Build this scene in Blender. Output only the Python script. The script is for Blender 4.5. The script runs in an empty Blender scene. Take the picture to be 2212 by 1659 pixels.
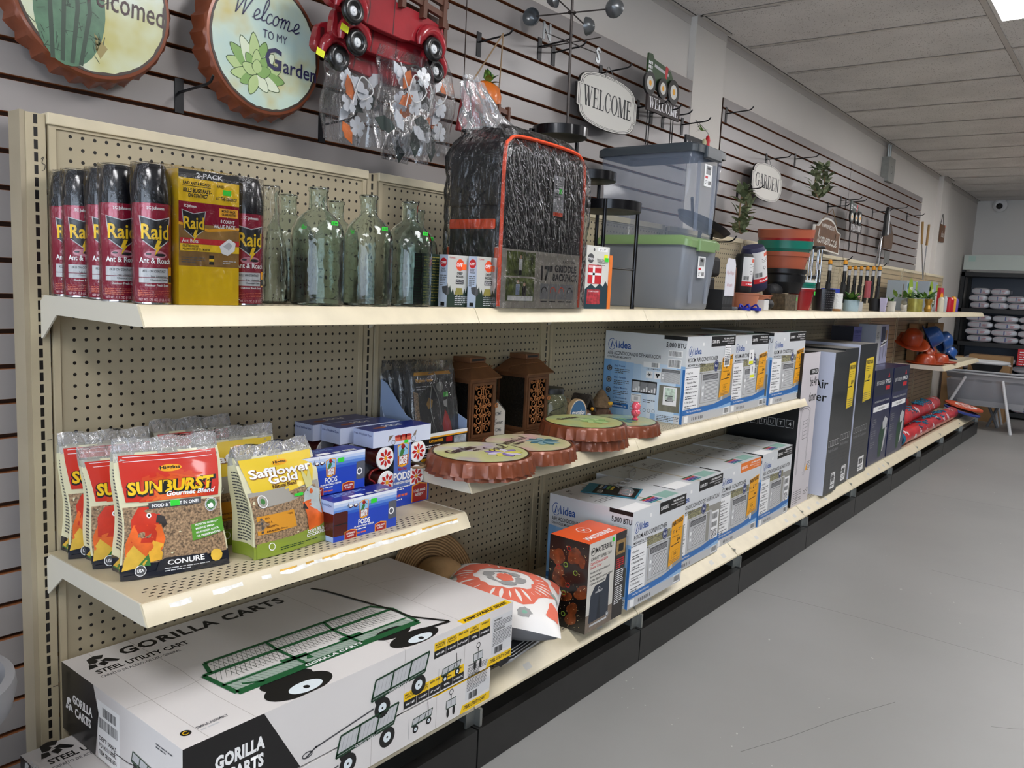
import bpy, math, random
from mathutils import Vector, Matrix, Euler, noise as mnoise
IN = 0.0254
random.seed(7)
S = bpy.context.scene
COL = S.collection
R = math.radians
# ---------------------------------------------------------------- camera, world, exposure, big lights
cam = bpy.data.cameras.new('camera'); camo = bpy.data.objects.new('camera', cam); COL.objects.link(camo)
cam.sensor_width = 36.0; cam.lens = 1742.946 / 2212 * 36.0; cam.clip_start = .05; cam.clip_end = 60
camo.location = (-28.4226 * IN, -72.3998 * IN, 53.5773 * IN)
camo.rotation_euler = (R(82.95132), R(-2.66856), R(-51.57482))
S.camera = camo
S.view_settings.view_transform = 'Standard'; S.view_settings.look = 'None'
S.view_settings.gamma = 1; S.view_settings.use_curve_mapping = False
S.view_settings.exposure = 0.25
S.cycles.use_denoising = True
S.cycles.max_bounces = 10; S.cycles.transparent_max_bounces = 24; S.cycles.transmission_bounces = 10
S.cycles.caustics_reflective = False; S.cycles.caustics_refractive = False
S.cycles.sample_clamp_indirect = 6
w = bpy.data.worlds.new('world'); S.world = w; w.use_nodes = True
w.node_tree.nodes['Background'].inputs[0].default_value = (.75, .85, 1, 1)
w.node_tree.nodes['Background'].inputs[1].default_value = 0.35
# daylight entering by the shop-front windows behind the camera
ld = bpy.data.lights.new('daylight', 'AREA'); ld.shape = 'RECTANGLE'; ld.size = 260 * IN; ld.size_y = 84 * IN
ld.energy = 150; ld.color = (.72, .84, 1.0)
lo = bpy.data.objects.new('daylight', ld); COL.objects.link(lo)
lo.location = (-182 * IN, -150 * IN, 56 * IN); lo.rotation_euler = (R(90), 0, R(-90))

# ---------------------------------------------------------------- helpers
def lin(c):
    if isinstance(c, str):
        c = c.lstrip('#'); c = [int(c[i:i + 2], 16) for i in (0, 2, 4)]
    return tuple(((v / 255) / 12.92 if v / 255 <= .04045 else ((v / 255 + .055) / 1.055) ** 2.4) for v in c)
MATS = {}
def nd(nt, t, **k):
    n = nt.nodes.new(t)
    for a, b in k.items():
        if a.startswith('_'): n.inputs[int(a[1:])].default_value = b
        else: setattr(n, a, b)
    return n
def M(name, col='808080', rough=.5, metal=0, spec=.5, var=0, vs=3, bump=0, bs=20, trans=0, alpha=1, coat=0, emit=0, sheen=0):
    """procedural Principled material; var: colour mottling of amount var at scale vs; bump: noise bump"""
    if name in MATS: return MATS[name]
    m = bpy.data.materials.new(name); m.use_nodes = True; MATS[name] = m
    nt = m.node_tree; b = nt.nodes['Principled BSDF']
    c = lin(col)
    b.inputs['Base Color'].default_value = (*c, 1); b.inputs['Roughness'].default_value = rough
    b.inputs['Metallic'].default_value = metal; b.inputs['Specular IOR Level'].default_value = spec
    b.inputs['Transmission Weight'].default_value = trans; b.inputs['Alpha'].default_value = alpha
    b.inputs['Coat Weight'].default_value = coat; b.inputs['Coat Roughness'].default_value = .08
    b.inputs['Sheen Weight'].default_value = sheen
    if emit: b.inputs['Emission Color'].default_value = (*c, 1); b.inputs['Emission Strength'].default_value = emit
    if var or bump: tc = nt.nodes.new('ShaderNodeTexCoord')
    if var:
        n = nd(nt, 'ShaderNodeTexNoise'); n.inputs['Scale'].default_value = vs; n.inputs['Detail'].default_value = 5
        nt.links.new(tc.outputs['Object'], n.inputs['Vector'])
        r = nd(nt, 'ShaderNodeValToRGB'); r.color_ramp.elements[0].position = .3; r.color_ramp.elements[1].position = .7
        r.color_ramp.elements[0].color = (*[v * (1 - var) for v in c], 1); r.color_ramp.elements[1].color = (*[min(1, v * (1 + var)) for v in c], 1)
        nt.links.new(n.outputs['Fac'], r.inputs[0]); nt.links.new(r.outputs[0], b.inputs['Base Color'])
    if bump:
        n = nd(nt, 'ShaderNodeTexNoise'); n.inputs['Scale'].default_value = bs; n.inputs['Detail'].default_value = 4
        nt.links.new(tc.outputs['Object'], n.inputs['Vector'])
        u = nd(nt, 'ShaderNodeBump'); u.inputs['Strength'].default_value = bump; u.inputs['Distance'].default_value = .004
        nt.links.new(n.outputs['Fac'], u.inputs['Height']); nt.links.new(u.outputs[0], b.inputs['Normal'])
    return m
def film(name='clear_film', tint='ffffff', haze=.12, bs=30, gloss=.10, bump=.8, fr=1.0):
    """thin crinkled clear plastic: transparent mixed with sharp glossy highlights and a little white haze"""
    if name in MATS: return MATS[name]
    m = bpy.data.materials.new(name); m.use_nodes = True; MATS[name] = m
    nt = m.node_tree; nt.nodes.clear(); L = nt.links.new
    out = nd(nt, 'ShaderNodeOutputMaterial'); tc = nd(nt, 'ShaderNodeTexCoord')
    n = nd(nt, 'ShaderNodeTexNoise'); n.inputs['Scale'].default_value = bs; n.inputs['Detail'].default_value = 4; n.inputs['Distortion'].default_value = 2.2
    mp = nd(nt, 'ShaderNodeMapping'); mp.inputs['Scale'].default_value = (1, 1, .45); L(tc.outputs['Object'], mp.inputs[0]); L(mp.outputs[0], n.inputs['Vector'])
    bp = nd(nt, 'ShaderNodeBump'); bp.inputs['Strength'].default_value = bump; bp.inputs['Distance'].default_value = .012; L(n.outputs['Fac'], bp.inputs['Height'])
    tr = nd(nt, 'ShaderNodeBsdfTransparent'); tr.inputs[0].default_value = (*lin(tint), 1)
    gl = nd(nt, 'ShaderNodeBsdfGlossy'); gl.inputs['Roughness'].default_value = .07; L(bp.outputs[0], gl.inputs['Normal'])
    df = nd(nt, 'ShaderNodeBsdfDiffuse'); df.inputs[0].default_value = (.8, .8, .82, 1); L(bp.outputs[0], df.inputs['Normal'])
    lw = nd(nt, 'ShaderNodeFresnel'); lw.inputs[0].default_value = 1.45; L(bp.outputs[0], lw.inputs['Normal'])
    ad = nd(nt, 'ShaderNodeMath', operation='MULTIPLY_ADD'); L(lw.outputs[0], ad.inputs[0]); ad.inputs[1].default_value = fr; ad.inputs[2].default_value = gloss
    m1 = nd(nt, 'ShaderNodeMixShader'); m1.inputs[0].default_value = haze; L(tr.outputs[0], m1.inputs[1]); L(df.outputs[0], m1.inputs[2])
    m2 = nd(nt, 'ShaderNodeMixShader'); L(ad.outputs[0], m2.inputs[0]); L(m1.outputs[0], m2.inputs[1]); L(gl.outputs[0], m2.inputs[2])
    L(m2.outputs[0], out.inputs[0])
    return m

_txt = {}
def glyphs(s, shear=0, bold=0, sp=1.0):
    k = (s, shear, bold, sp)
    if k in _txt: return _txt[k]
    c = bpy.data.curves.new('t', 'FONT'); c.body = s; c.size = 1; c.shear = shear; c.offset = bold; c.space_character = sp
    c.resolution_u = 2; c.fill_mode = 'FRONT'
    o = bpy.data.objects.new('t', c); COL.objects.link(o)
    dg = bpy.context.evaluated_depsgraph_get(); me = bpy.data.meshes.new_from_object(o.evaluated_get(dg))
    vs = [(v.co.x, v.co.y) for v in me.vertices]; fs = [tuple(p.vertices) for p in me.polygons]
    bpy.data.meshes.remove(me); bpy.data.objects.remove(o); bpy.data.curves.remove(c)
    x0 = min([v[0] for v in vs] or [0]); x1 = max([v[0] for v in vs] or [1])
    vs = [(a - x0, b) for a, b in vs]
    _txt[k] = (vs, fs, x1 - x0); return _txt[k]

def catmull(P, n=6, closed=False):
    out = []; N = len(P)
    for i in range(N if closed else N - 1):
        if closed: p = [P[(i + j) % N] for j in (-1, 0, 1, 2)]
        else: p = [P[max(i - 1, 0)], P[i], P[i + 1], P[min(i + 2, N - 1)]]
        for k in range(n):
            t = k / n
            out.append(tuple(.5 * (2 * b + (c - a) * t + (2 * a - 5 * b + 4 * c - d) * t * t + (-a + 3 * b - 3 * c + d) * t ** 3) for a, b, c, d in zip(*p)))
    if not closed: out.append(tuple(P[-1]))
    return out
def circ(r, n=24, cx=0, cy=0, ry=None):
    ry = ry or r
    return [(cx + r * math.cos(2 * math.pi * i / n), cy + ry * math.sin(2 * math.pi * i / n)) for i in range(n)]

class MB:
    def __init__(s): s.v = []; s.f = []; s.m = []; s.mats = []
    def mi(s, m):
        if m not in s.mats: s.mats.append(m)
        return s.mats.index(m)
    def add(s, vs, fs, m):
        k = len(s.v); i = s.mi(m); s.v += [tuple(v) for v in vs]
        for f in fs: s.f.append(tuple(a + k for a in f)); s.m.append(i)
        return s
    def box(s, x0, x1, y0, y1, z0, z1, m, tf=None):
        vs = [(x, y, z) for z in (z0, z1) for y in (y0, y1) for x in (x0, x1)]
        if tf: vs = [tf @ Vector(v) for v in vs]
        return s.add(vs, [(0, 2, 3, 1), (4, 5, 7, 6), (0, 1, 5, 4), (1, 3, 7, 5), (3, 2, 6, 7), (2, 0, 4, 6)], m)
    def bar(s, a, b, w, h, m, up=(0, 0, 1)):
        a = Vector(a); b = Vector(b); d = (b - a).normalized(); u = Vector(up)
        if abs(d.dot(u)) > .98: u = Vector((1, 0, 0))
        r = d.cross(u).normalized() * w / 2; u = r.cross(d).normalized() * h / 2
        vs = [p + x * r + y * u for p in (a, b) for x, y in ((-1, -1), (1, -1), (1, 1), (-1, 1))]
        return s.add(vs, [(0, 1, 2, 3), (7, 6, 5, 4), (0, 4, 5, 1), (1, 5, 6, 2), (2, 6, 7, 3), (3, 7, 4, 0)], m)
    def lathe(s, prof, m, c=(0, 0, 0), n=24, axis=None, sx=1, sy=1, cap0=True, cap1=True, flute=0, fn=0):
        """prof: (r, z) or (r, z, mat) from bottom to top; axis: a direction for z"""
        q = Vector((0, 0, 1)).rotation_difference(Vector(axis)) if axis else None
        c = Vector(c); rings = []
        for p in prof:
            ring = []
            for i in range(n):
                a = 2 * math.pi * i / n; rr = p[0] * (1 + flute * math.cos(fn * a)) if flute else p[0]
                v = Vector((rr * math.cos(a) * sx, rr * math.sin(a) * sy, p[1]))
                if q: v = q @ v
                ring.append(v + c)
            rings.append(ring)
        vs = [v for r_ in rings for v in r_]; k = len(s.v); s.v += [tuple(v) for v in vs]
        for j in range(len(prof) - 1):
            mm = prof[j][2] if len(prof[j]) > 2 else m; ii = s.mi(mm)
            for i in range(n):
                s.f.append((k + j * n + i, k + j * n + (i + 1) % n, k + (j + 1) * n + (i + 1) % n, k + (j + 1) * n + i)); s.m.append(ii)
        if cap0: s.f.append(tuple(k + n - 1 - i for i in range(n))); s.m.append(s.mi(prof[0][2] if len(prof[0]) > 2 else m))
        if cap1: s.f.append(tuple(k + (len(prof) - 1) * n + i for i in range(n))); s.m.append(s.mi(prof[-1][2] if len(prof[-1]) > 2 else m))
        return s
    def tube(s, P, r, m, n=8, closed=False, taper=None):
        P = [Vector(p) for p in P]; N = len(P); rings = []; up = Vector((0, 0, 1)); pr = None
        for i in range(N):
            d = (P[(i + 1) % N] - P[i - 1]) if closed else (P[min(i + 1, N - 1)] - P[max(i - 1, 0)])
            d = d.normalized() if d.length > 1e-9 else Vector((0, 0, 1))
            if pr is None: pr = d.cross(up if abs(d.z) < .9 else Vector((1, 0, 0))).normalized()
            pr = (pr - d * pr.dot(d)); pr = pr.normalized() if pr.length > 1e-6 else d.orthogonal().normalized()
            b = d.cross(pr); rr = taper[i] if taper else r
            rings.append([P[i] + rr * (math.cos(2 * math.pi * j / n) * pr + math.sin(2 * math.pi * j / n) * b) for j in range(n)])
        k = len(s.v); s.v += [tuple(v) for q in rings for v in q]; ii = s.mi(m)
        for i in range(N if closed else N - 1):
            for j in range(n):
                a = (i + 1) % N
                s.f.append((k + i * n + j, k + i * n + (j + 1) % n, k + a * n + (j + 1) % n, k + a * n + j)); s.m.append(ii)
        if not closed:
            s.f.append(tuple(k + n - 1 - j for j in range(n))); s.f.append(tuple(k + (N - 1) * n + j for j in range(n))); s.m += [ii, ii]
        return s
    def prism(s, pts, F, d0, d1, m, ms=None):
        """outline pts (u,v) on frame F extruded from d0 to d1 along its normal"""
        n = len(pts); a = [F.p(u, v, d0) for u, v in pts]; b = [F.p(u, v, d1) for u, v in pts]
        k = len(s.v); s.v += [tuple(x) for x in a + b]; i = s.mi(m); j = s.mi(ms or m)
        s.f.append(tuple(k + n - 1 - q for q in range(n))); s.m.append(i); s.f.append(tuple(k + n + q for q in range(n))); s.m.append(i)
        for q in range(n): s.f.append((k + q, k + (q + 1) % n, k + n + (q + 1) % n, k + n + q)); s.m.append(j)
        return s
    def ball(s, c, r, m, n=12, sx=1, sy=1, sz=1):
        pr = [(max(r * math.sin(math.pi * i / n), 1e-4), -r * sz * math.cos(math.pi * i / n)) for i in range(n + 1)]
        return s.lathe(pr, m, c, max(8, int(n * 1.5)), sx=sx, sy=sy)
    def grid(s, fn, nu, nv, m, closeu=False):
        k = len(s.v); ii = s.mi(m)
        for j in range(nv + 1):
            for i in range(nu + (0 if closeu else 1)): s.v.append(tuple(fn(i / nu, j / nv)))
        w_ = nu if closeu else nu + 1
        for j in range(nv):
            for i in range(nu):
                i2 = (i + 1) % w_ if closeu else i + 1
                s.f.append((k + j * w_ + i, k + j * w_ + i2, k + (j + 1) * w_ + i2, k + (j + 1) * w_ + i)); s.m.append(ii)
        return s
    def build(s, name, parent=None, loc=None, rot=None, smooth=35, bevel=0, solid=0, subs=0, **pr):
        me = bpy.data.meshes.new(name)
        o0 = loc if (loc is not None and parent is None) else (0, 0, 0)
        me.from_pydata([(a * IN, b * IN, c * IN) for a, b, c in s.v], [], s.f)
        for m in s.mats: me.materials.append(m)
        me.polygons.foreach_set('material_index', s.m)
        if smooth:
            me.polygons.foreach_set('use_smooth', [True] * len(s.f)); me.set_sharp_from_angle(angle=R(smooth))
        me.update()
        o = bpy.data.objects.new(name, me); COL.objects.link(o); o.parent = parent
        if loc is not None: o.location = Vector(loc) * IN
        if rot is not None: o.rotation_euler = rot if isinstance(rot, (tuple, list)) else (0, 0, rot)
        if solid: q = o.modifiers.new('thickness', 'SOLIDIFY'); q.thickness = solid * IN; q.offset = 0
        if bevel:
            q = o.modifiers.new('bevel', 'BEVEL'); q.width = bevel * IN; q.segments = 2; q.limit_method = 'ANGLE'; q.angle_limit = R(50)
        if subs: q = o.modifiers.new('sub', 'SUBSURF'); q.levels = subs; q.render_levels = subs
        tag(o, **pr); return o
def tag(o, label=None, cat=None, group=None, kind=None):
    if label: o['label'] = label
    if cat: o['category'] = cat
    if group: o['group'] = group
    if kind: o['kind'] = kind
def T(name, label, cat, loc=(0, 0, 0), rz=0, group=None, rot=None):
    o = bpy.data.objects.new(name, None); COL.objects.link(o); o.empty_display_size = .05
    o.location = Vector(loc) * IN; o.rotation_euler = rot or (0, 0, rz); tag(o, label, cat, group); return o
def dup(o, loc=None, rz=None, label=None, parent=None, group=None, scale=None, rot=None):
    c = o.copy(); COL.objects.link(c); c.parent = parent if parent else o.parent
    if loc is not None: c.location = Vector(loc) * IN
    if rz is not None: c.rotation_euler = (0, 0, rz)
    if rot is not None: c.rotation_euler = rot
    if scale: c.scale = scale if isinstance(scale, (tuple, list)) else (scale,) * 3
    tag(c, label, group=group)
    for ch in list(o.children): dup(ch, parent=c)
    return c

class Face:
    """a flat printed surface: origin O, unit vectors U and V, normal outwards"""
    def __init__(s, mb, O, U, V, W=1, H=1, su=1, sv=1):
        s.mb = mb; s.O = Vector(O); s.U = Vector(U).normalized(); s.V = Vector(V).normalized(); s.N = s.U.cross(s.V).normalized(); s.W = W; s.H = H; s.su = su; s.sv = sv
    def p(s, u, v, d=0): return s.O + s.U * u * s.su + s.V * v * s.sv + s.N * d
    def poly(s, pts, m, l=1):
        s.mb.add([s.p(u, v, .008 * l) for u, v in pts], [tuple(range(len(pts)))], m); return s
    def rect(s, u0, v0, u1, v1, m, l=1): return s.poly([(u0, v0), (u1, v0), (u1, v1), (u0, v1)], m, l)
    def rrect(s, u0, v0, u1, v1, r, m, l=1):
        pts = []
        for cx, cy, a0 in ((u1 - r, v0 + r, -90), (u1 - r, v1 - r, 0), (u0 + r, v1 - r, 90), (u0 + r, v0 + r, 180)):
            pts += [(cx + r * math.cos(R(a0 + i * 22.5)), cy + r * math.sin(R(a0 + i * 22.5))) for i in range(5)]
        return s.poly(pts, m, l)
    def disc(s, u, v, r, m, l=1, n=20, ry=None): return s.poly(circ(r, n, u, v, ry), m, l)
    def ring(s, u, v, r, w, m, l=1, n=24, a0=0, a1=360, ry=None):
        ry = ry or r
        P = [(u + r * math.cos(R(a0 + (a1 - a0) * i / n)), v + ry * math.sin(R(a0 + (a1 - a0) * i / n))) for i in range(n + 1)]
        return s.line(P, w, m, l)
    def line(s, P, w, m, l=1, w1=None):
        n = len(P); vs = []
        for i in range(n):
            a = P[max(i - 1, 0)]; b = P[min(i + 1, n - 1)]; dx, dy = b[0] - a[0], b[1] - a[1]; q = math.hypot(dx, dy) or 1
            ww = (w + ((w1 - w) * i / (n - 1) if w1 is not None else 0)) / 2
            for e in (1, -1): vs.append(s.p(P[i][0] - dy / q * ww * e, P[i][1] + dx / q * ww * e, .008 * l))
        s.mb.add(vs, [(2 * i, 2 * i + 1, 2 * i + 3, 2 * i + 2) for i in range(n - 1)], m); return s
    def text(s, t, u, v, h, m, l=2, w=None, al='l', shear=0, bold=0.01, rot=0, sp=1.0):
        """h: cap height; w: fitted total width"""
        vs, fs, W = glyphs(t, shear, bold, sp); k = h / .72
        kx = (w / W) if w else k; Wd = W * kx
        off = {'l': 0, 'c': -Wd / 2, 'r': -Wd}[al]; c, sn = math.cos(rot), math.sin(rot)
        P = []
        for a, b in vs:
            x = a * kx + off; y = b * k; P.append(s.p(u + x * c - y * sn, v + x * sn + y * c, .008 * l))
        s.mb.add(P, fs, m); return s
    def lines(s, u, v, w, n, gap, h, m, l=2, seed=0):
        """unreadable small print: rows of word-like dashes"""
        r = random.Random(seed + n)
        for i in range(n):
            x = u; y = v - i * gap; end = u + w * (1 if i < n - 1 else .6)
            while x < end - gap * .5:
                q = min(r.uniform(.9, 2.6) * gap, end - x); s.rect(x, y - h, x + q, y, m, l); x += q + gap * .35
        return s
    def bars(s, u, v, w, h, m, l=2, seed=1, bg=None, pad=.1):
        if bg: s.rect(u - pad, v - pad, u + w + pad, v + h + pad, bg, l - .5)
        r = random.Random(seed); x = u
        while x < u + w:
            q = r.choice((.012, .02, .03)) * w; s.rect(x, v, min(x + q, u + w), v + h, m, l); x += q + r.choice((.012, .02, .03)) * w
        return s
def faces(mb, x0, x1, y0, y1, z0, z1):
    """front (-y), left (-x), top, right frames of a box"""
    return dict(F=Face(mb, (x0, y0, z0), (1, 0, 0), (0, 0, 1), x1 - x0, z1 - z0), L=Face(mb, (x0, y1, z0), (0, -1, 0), (0, 0, 1), y1 - y0, z1 - z0),
                T=Face(mb, (x0, y0, z1), (1, 0, 0), (0, 1, 0), x1 - x0, y1 - y0), R=Face(mb, (x1, y0, z0), (0, 1, 0), (0, 0, 1), y1 - y0, z1 - z0))
# serif capitals drawn with thick and thin strokes, unit height, (advance, strokes)
def serif(F, t, u, v, h, m, l=2, w=None, al='l'):
    tk, tn, sf = .19, .06, .05
    def stem(x, ww=tk, y0=0, y1=1): return [[(x - ww / 2, y0), (x + ww / 2, y0), (x + ww / 2, y1), (x - ww / 2, y1)]]
    def ser(x, y, ww=.3): return [[(x - ww / 2, y), (x + ww / 2, y), (x + ww / 2, y + sf), (x - ww / 2, y + sf)]]
    def dia(xa, ya, xb, yb, ww): return [[(xa - ww / 2, ya), (xa + ww / 2, ya), (xb + ww / 2, yb), (xb - ww / 2, yb)][:: -1 if ya > yb else 1]]
    def arc(cx, rx, a0, a1, n=14, th=.17):
        o = []
        for i in range(n):
            p, q = [R(a0 + (a1 - a0) * j / n) for j in (i, i + 1)]
            o.append([(cx + rx * math.cos(p), .5 + .51 * math.sin(p)), (cx + rx * math.cos(q), .5 + .51 * math.sin(q)), (cx + (rx - th) * math.cos(q), .5 + .465 * math.sin(q)), (cx + (rx - th) * math.cos(p), .5 + .465 * math.sin(p))])
        return o
    G = {'W': (1.08, dia(.16, .96, .34, 0, tk) + dia(.34, 0, .54, .9, tn) + dia(.5, .96, .7, 0, tk) + dia(.7, 0, .92, .96, tn) + ser(.14, .955) + ser(.48, .955) + ser(.93, .955, .24)),
         'E': (.72, stem(.18) + ser(.3, 0, .6) + ser(.3, .955, .56) + ser(.34, .48, .3) + [[(.56, 0), (.64, 0), (.66, .26), (.62, .26)], [(.54, 1), (.6, 1), (.6, .76), (.57, .76)], [(.47, .38), (.5, .38), (.5, .62), (.47, .62)]]),
         'L': (.68, stem(.18) + ser(.18, .955) + ser(.3, 0, .56) + [[(.52, 0), (.6, 0), (.64, .3), (.6, .3)]]),
         'C': (.8, arc(.44, .4, 50, 310) + [[(.66, .64), (.72, .64), (.72, .98), (.69, .98)], [(.67, .2), (.7, .12), (.76, .26), (.72, .3)]]),
         'O': (.88, arc(.44, .42, 0, 360, 20)),
         'M': (1.08, stem(.16, tn) + ser(.14, 0, .24) + ser(.16, .955, .26) + dia(.2, 1, .52, .02, tk) + dia(.52, .02, .84, 1, tn) + stem(.88, tk) + ser(.88, 0) + ser(.9, .955, .26)),
         'G': (.86, arc(.44, .4, 50, 320) + stem(.7, .13, .06, .45) + ser(.68, .42, .28) + [[(.66, .64), (.72, .64), (.72, .98), (.69, .98)]]),
         'A': (.84, dia(.14, 0, .42, 1, tn) + dia(.4, 1, .7, 0, tk) + [[(.22, .3), (.6, .3), (.6, .34), (.24, .34)]] + ser(.12, 0, .24) + ser(.7, 0, .3)),
         'R': (.8, stem(.18) + ser(.18, 0) + ser(.14, .955, .2) + [[(.2, .955), (.45, .955), (.45, 1), (.2, 1)], [(.2, .5), (.45, .5), (.45, .54), (.2, .54)], [(.45, 1), (.6, .9), (.64, .75), (.46, .955)], [(.64, .75), (.6, .58), (.45, .5), (.5, .62)], [(.46, .955), (.64, .75), (.5, .62), (.48, .75)]] + dia(.42, .5, .68, 0, tk) + ser(.7, 0, .2)),
         'D': (.86, stem(.18) + ser(.14, .955, .24) + ser(.14, 0, .24) + [[(p[0], p[1]) for p in q] for q in arc(.36, .44, -88, 88, 12)] + [[(.2, 0), (.4, 0), (.4, .045), (.2, .045)], [(.2, .955), (.4, .955), (.4, 1), (.2, 1)]]),
         'N': (.92, stem(.16, tn) + ser(.14, .955, .26) + ser(.16, 0, .26) + dia(.16, 1, .74, 0, tk) + stem(.76, tn) + ser(.78, .955, .24)), ' ': (.4, [])}
    Wt = sum(G[c][0] for c in t); kx = (w / Wt) if w else h; x = u - {'l': 0, 'c': .5, 'r': 1}[al] * Wt * kx
    for c in t:
        for q in G[c][1]: F.poly([(x + a * kx, v + b * h) for a, b in q], m, l)
        x += G[c][0] * kx
# flowing script drawn as strokes; x-height .45, ascender 1
CUR = {'e': (.42, [[(0, .05), (.14, .14), (.3, .3), (.26, .44), (.14, .44), (.06, .25), (.1, .05), (.24, .0), (.42, .12)]]),
       'l': (.3, [[(0, .08), (.16, .4), (.26, .8), (.2, 1), (.1, .85), (.08, .3), (.12, .05), (.3, .12)]]),
       'c': (.38, [[(.3, .36), (.22, .45), (.1, .38), (.05, .2), (.1, .03), (.22, 0), (.38, .12)]]),
       'o': (.44, [[(.2, .45), (.06, .35), (.04, .12), (.16, 0), (.3, .1), (.32, .33), (.2, .45), (.3, .36), (.44, .38)]]),
       'm': (.78, [[(0, .36), (.08, .44), (.08, 0)], [(.08, .25), (.2, .44), (.28, .36), (.28, 0)], [(.28, .25), (.42, .44), (.5, .36), (.5, .06), (.58, 0), (.78, .12)]]),
       'n': (.56, [[(0, .36), (.08, .44), (.08, 0)], [(.08, .25), (.22, .44), (.32, .36), (.32, .06), (.4, 0), (.56, .12)]]),
       'h': (.56, [[(0, .1), (.16, .5), (.22, .9), (.14, 1), (.08, .8), (.06, 0)], [(.06, .22), (.2, .44), (.32, .36), (.32, .06), (.4, 0), (.56, .12)]]),
       'a': (.5, [[(.32, .38), (.2, .45), (.06, .32), (.05, .1), (.16, 0), (.3, .12), (.34, .42)], [(.34, .42), (.33, .08), (.4, 0), (.5, .1)]]),
       'd': (.5, [[(.32, .38), (.2, .45), (.06, .32), (.05, .1), (.16, 0), (.3, .12), (.36, 1)], [(.36, 1), (.33, .1), (.4, 0), (.5, .1)]]),
       'r': (.4, [[(0, .36), (.08, .46), (.1, 0)], [(.1, .26), (.2, .44), (.34, .42), (.38, .38)]]),
       'u': (.5, [[(0, .42), (.04, .1), (.14, 0), (.28, .1), (.32, .44)], [(.32, .44), (.32, .06), (.4, 0), (.5, .1)]]),
       't': (.3, [[(.12, .9), (.1, .1), (.18, 0), (.3, .12)], [(0, .5), (.26, .52)]]),
       's': (.34, [[(0, .05), (.2, .45), (.24, .3), (.26, .08), (.12, 0), (.02, .08)]]),
       'W': (1.05, [[(-.35, .62), (-.25, .5), (-.1, .6), (-.05, .85), (.02, 1), (.1, .9), (.12, .5), (.14, 0)], [(.14, 0), (.36, .55), (.52, .95)], [(.52, .95), (.5, .5), (.52, 0)], [(.52, 0), (.75, .6), (.98, 1.05), (1.12, 1.1), (1.16, 1.0)]]),
       'G': (.8, [[(.62, .8), (.5, 1), (.25, .95), (.06, .65), (.06, .25), (.25, 0), (.5, .05), (.62, .3), (.6, .42)], [(.4, .42), (.75, .44)]]),
       'S': (.62, [[(.55, .85), (.4, 1), (.2, .85), (.25, .6), (.45, .4), (.45, .12), (.25, 0), (.02, .1), (.05, .25), (.2, .2)]]),
       'P': (.6, [[(.15, .9), (.12, 0)], [(0, .8), (.25, 1), (.5, .85), (.42, .55), (.15, .48)]]), ' ': (.3, [])}
def cursive(F, t, u, v, h, m, l=2, th=.06, slant=.25, kx=None, rot=0):
    x = 0; kx = kx or h; c_, s_ = math.cos(rot), math.sin(rot)
    for c in t:
        for st in CUR[c][1]:
            P = catmull([((x + a + slant * b) * kx, b * h) for a, b in st], 4)
            F.line([(u + a * c_ - b * s_, v + a * s_ + b * c_) for a, b in P], th * h, m, l)
        x += CUR[c][0]
    return x * kx
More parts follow.
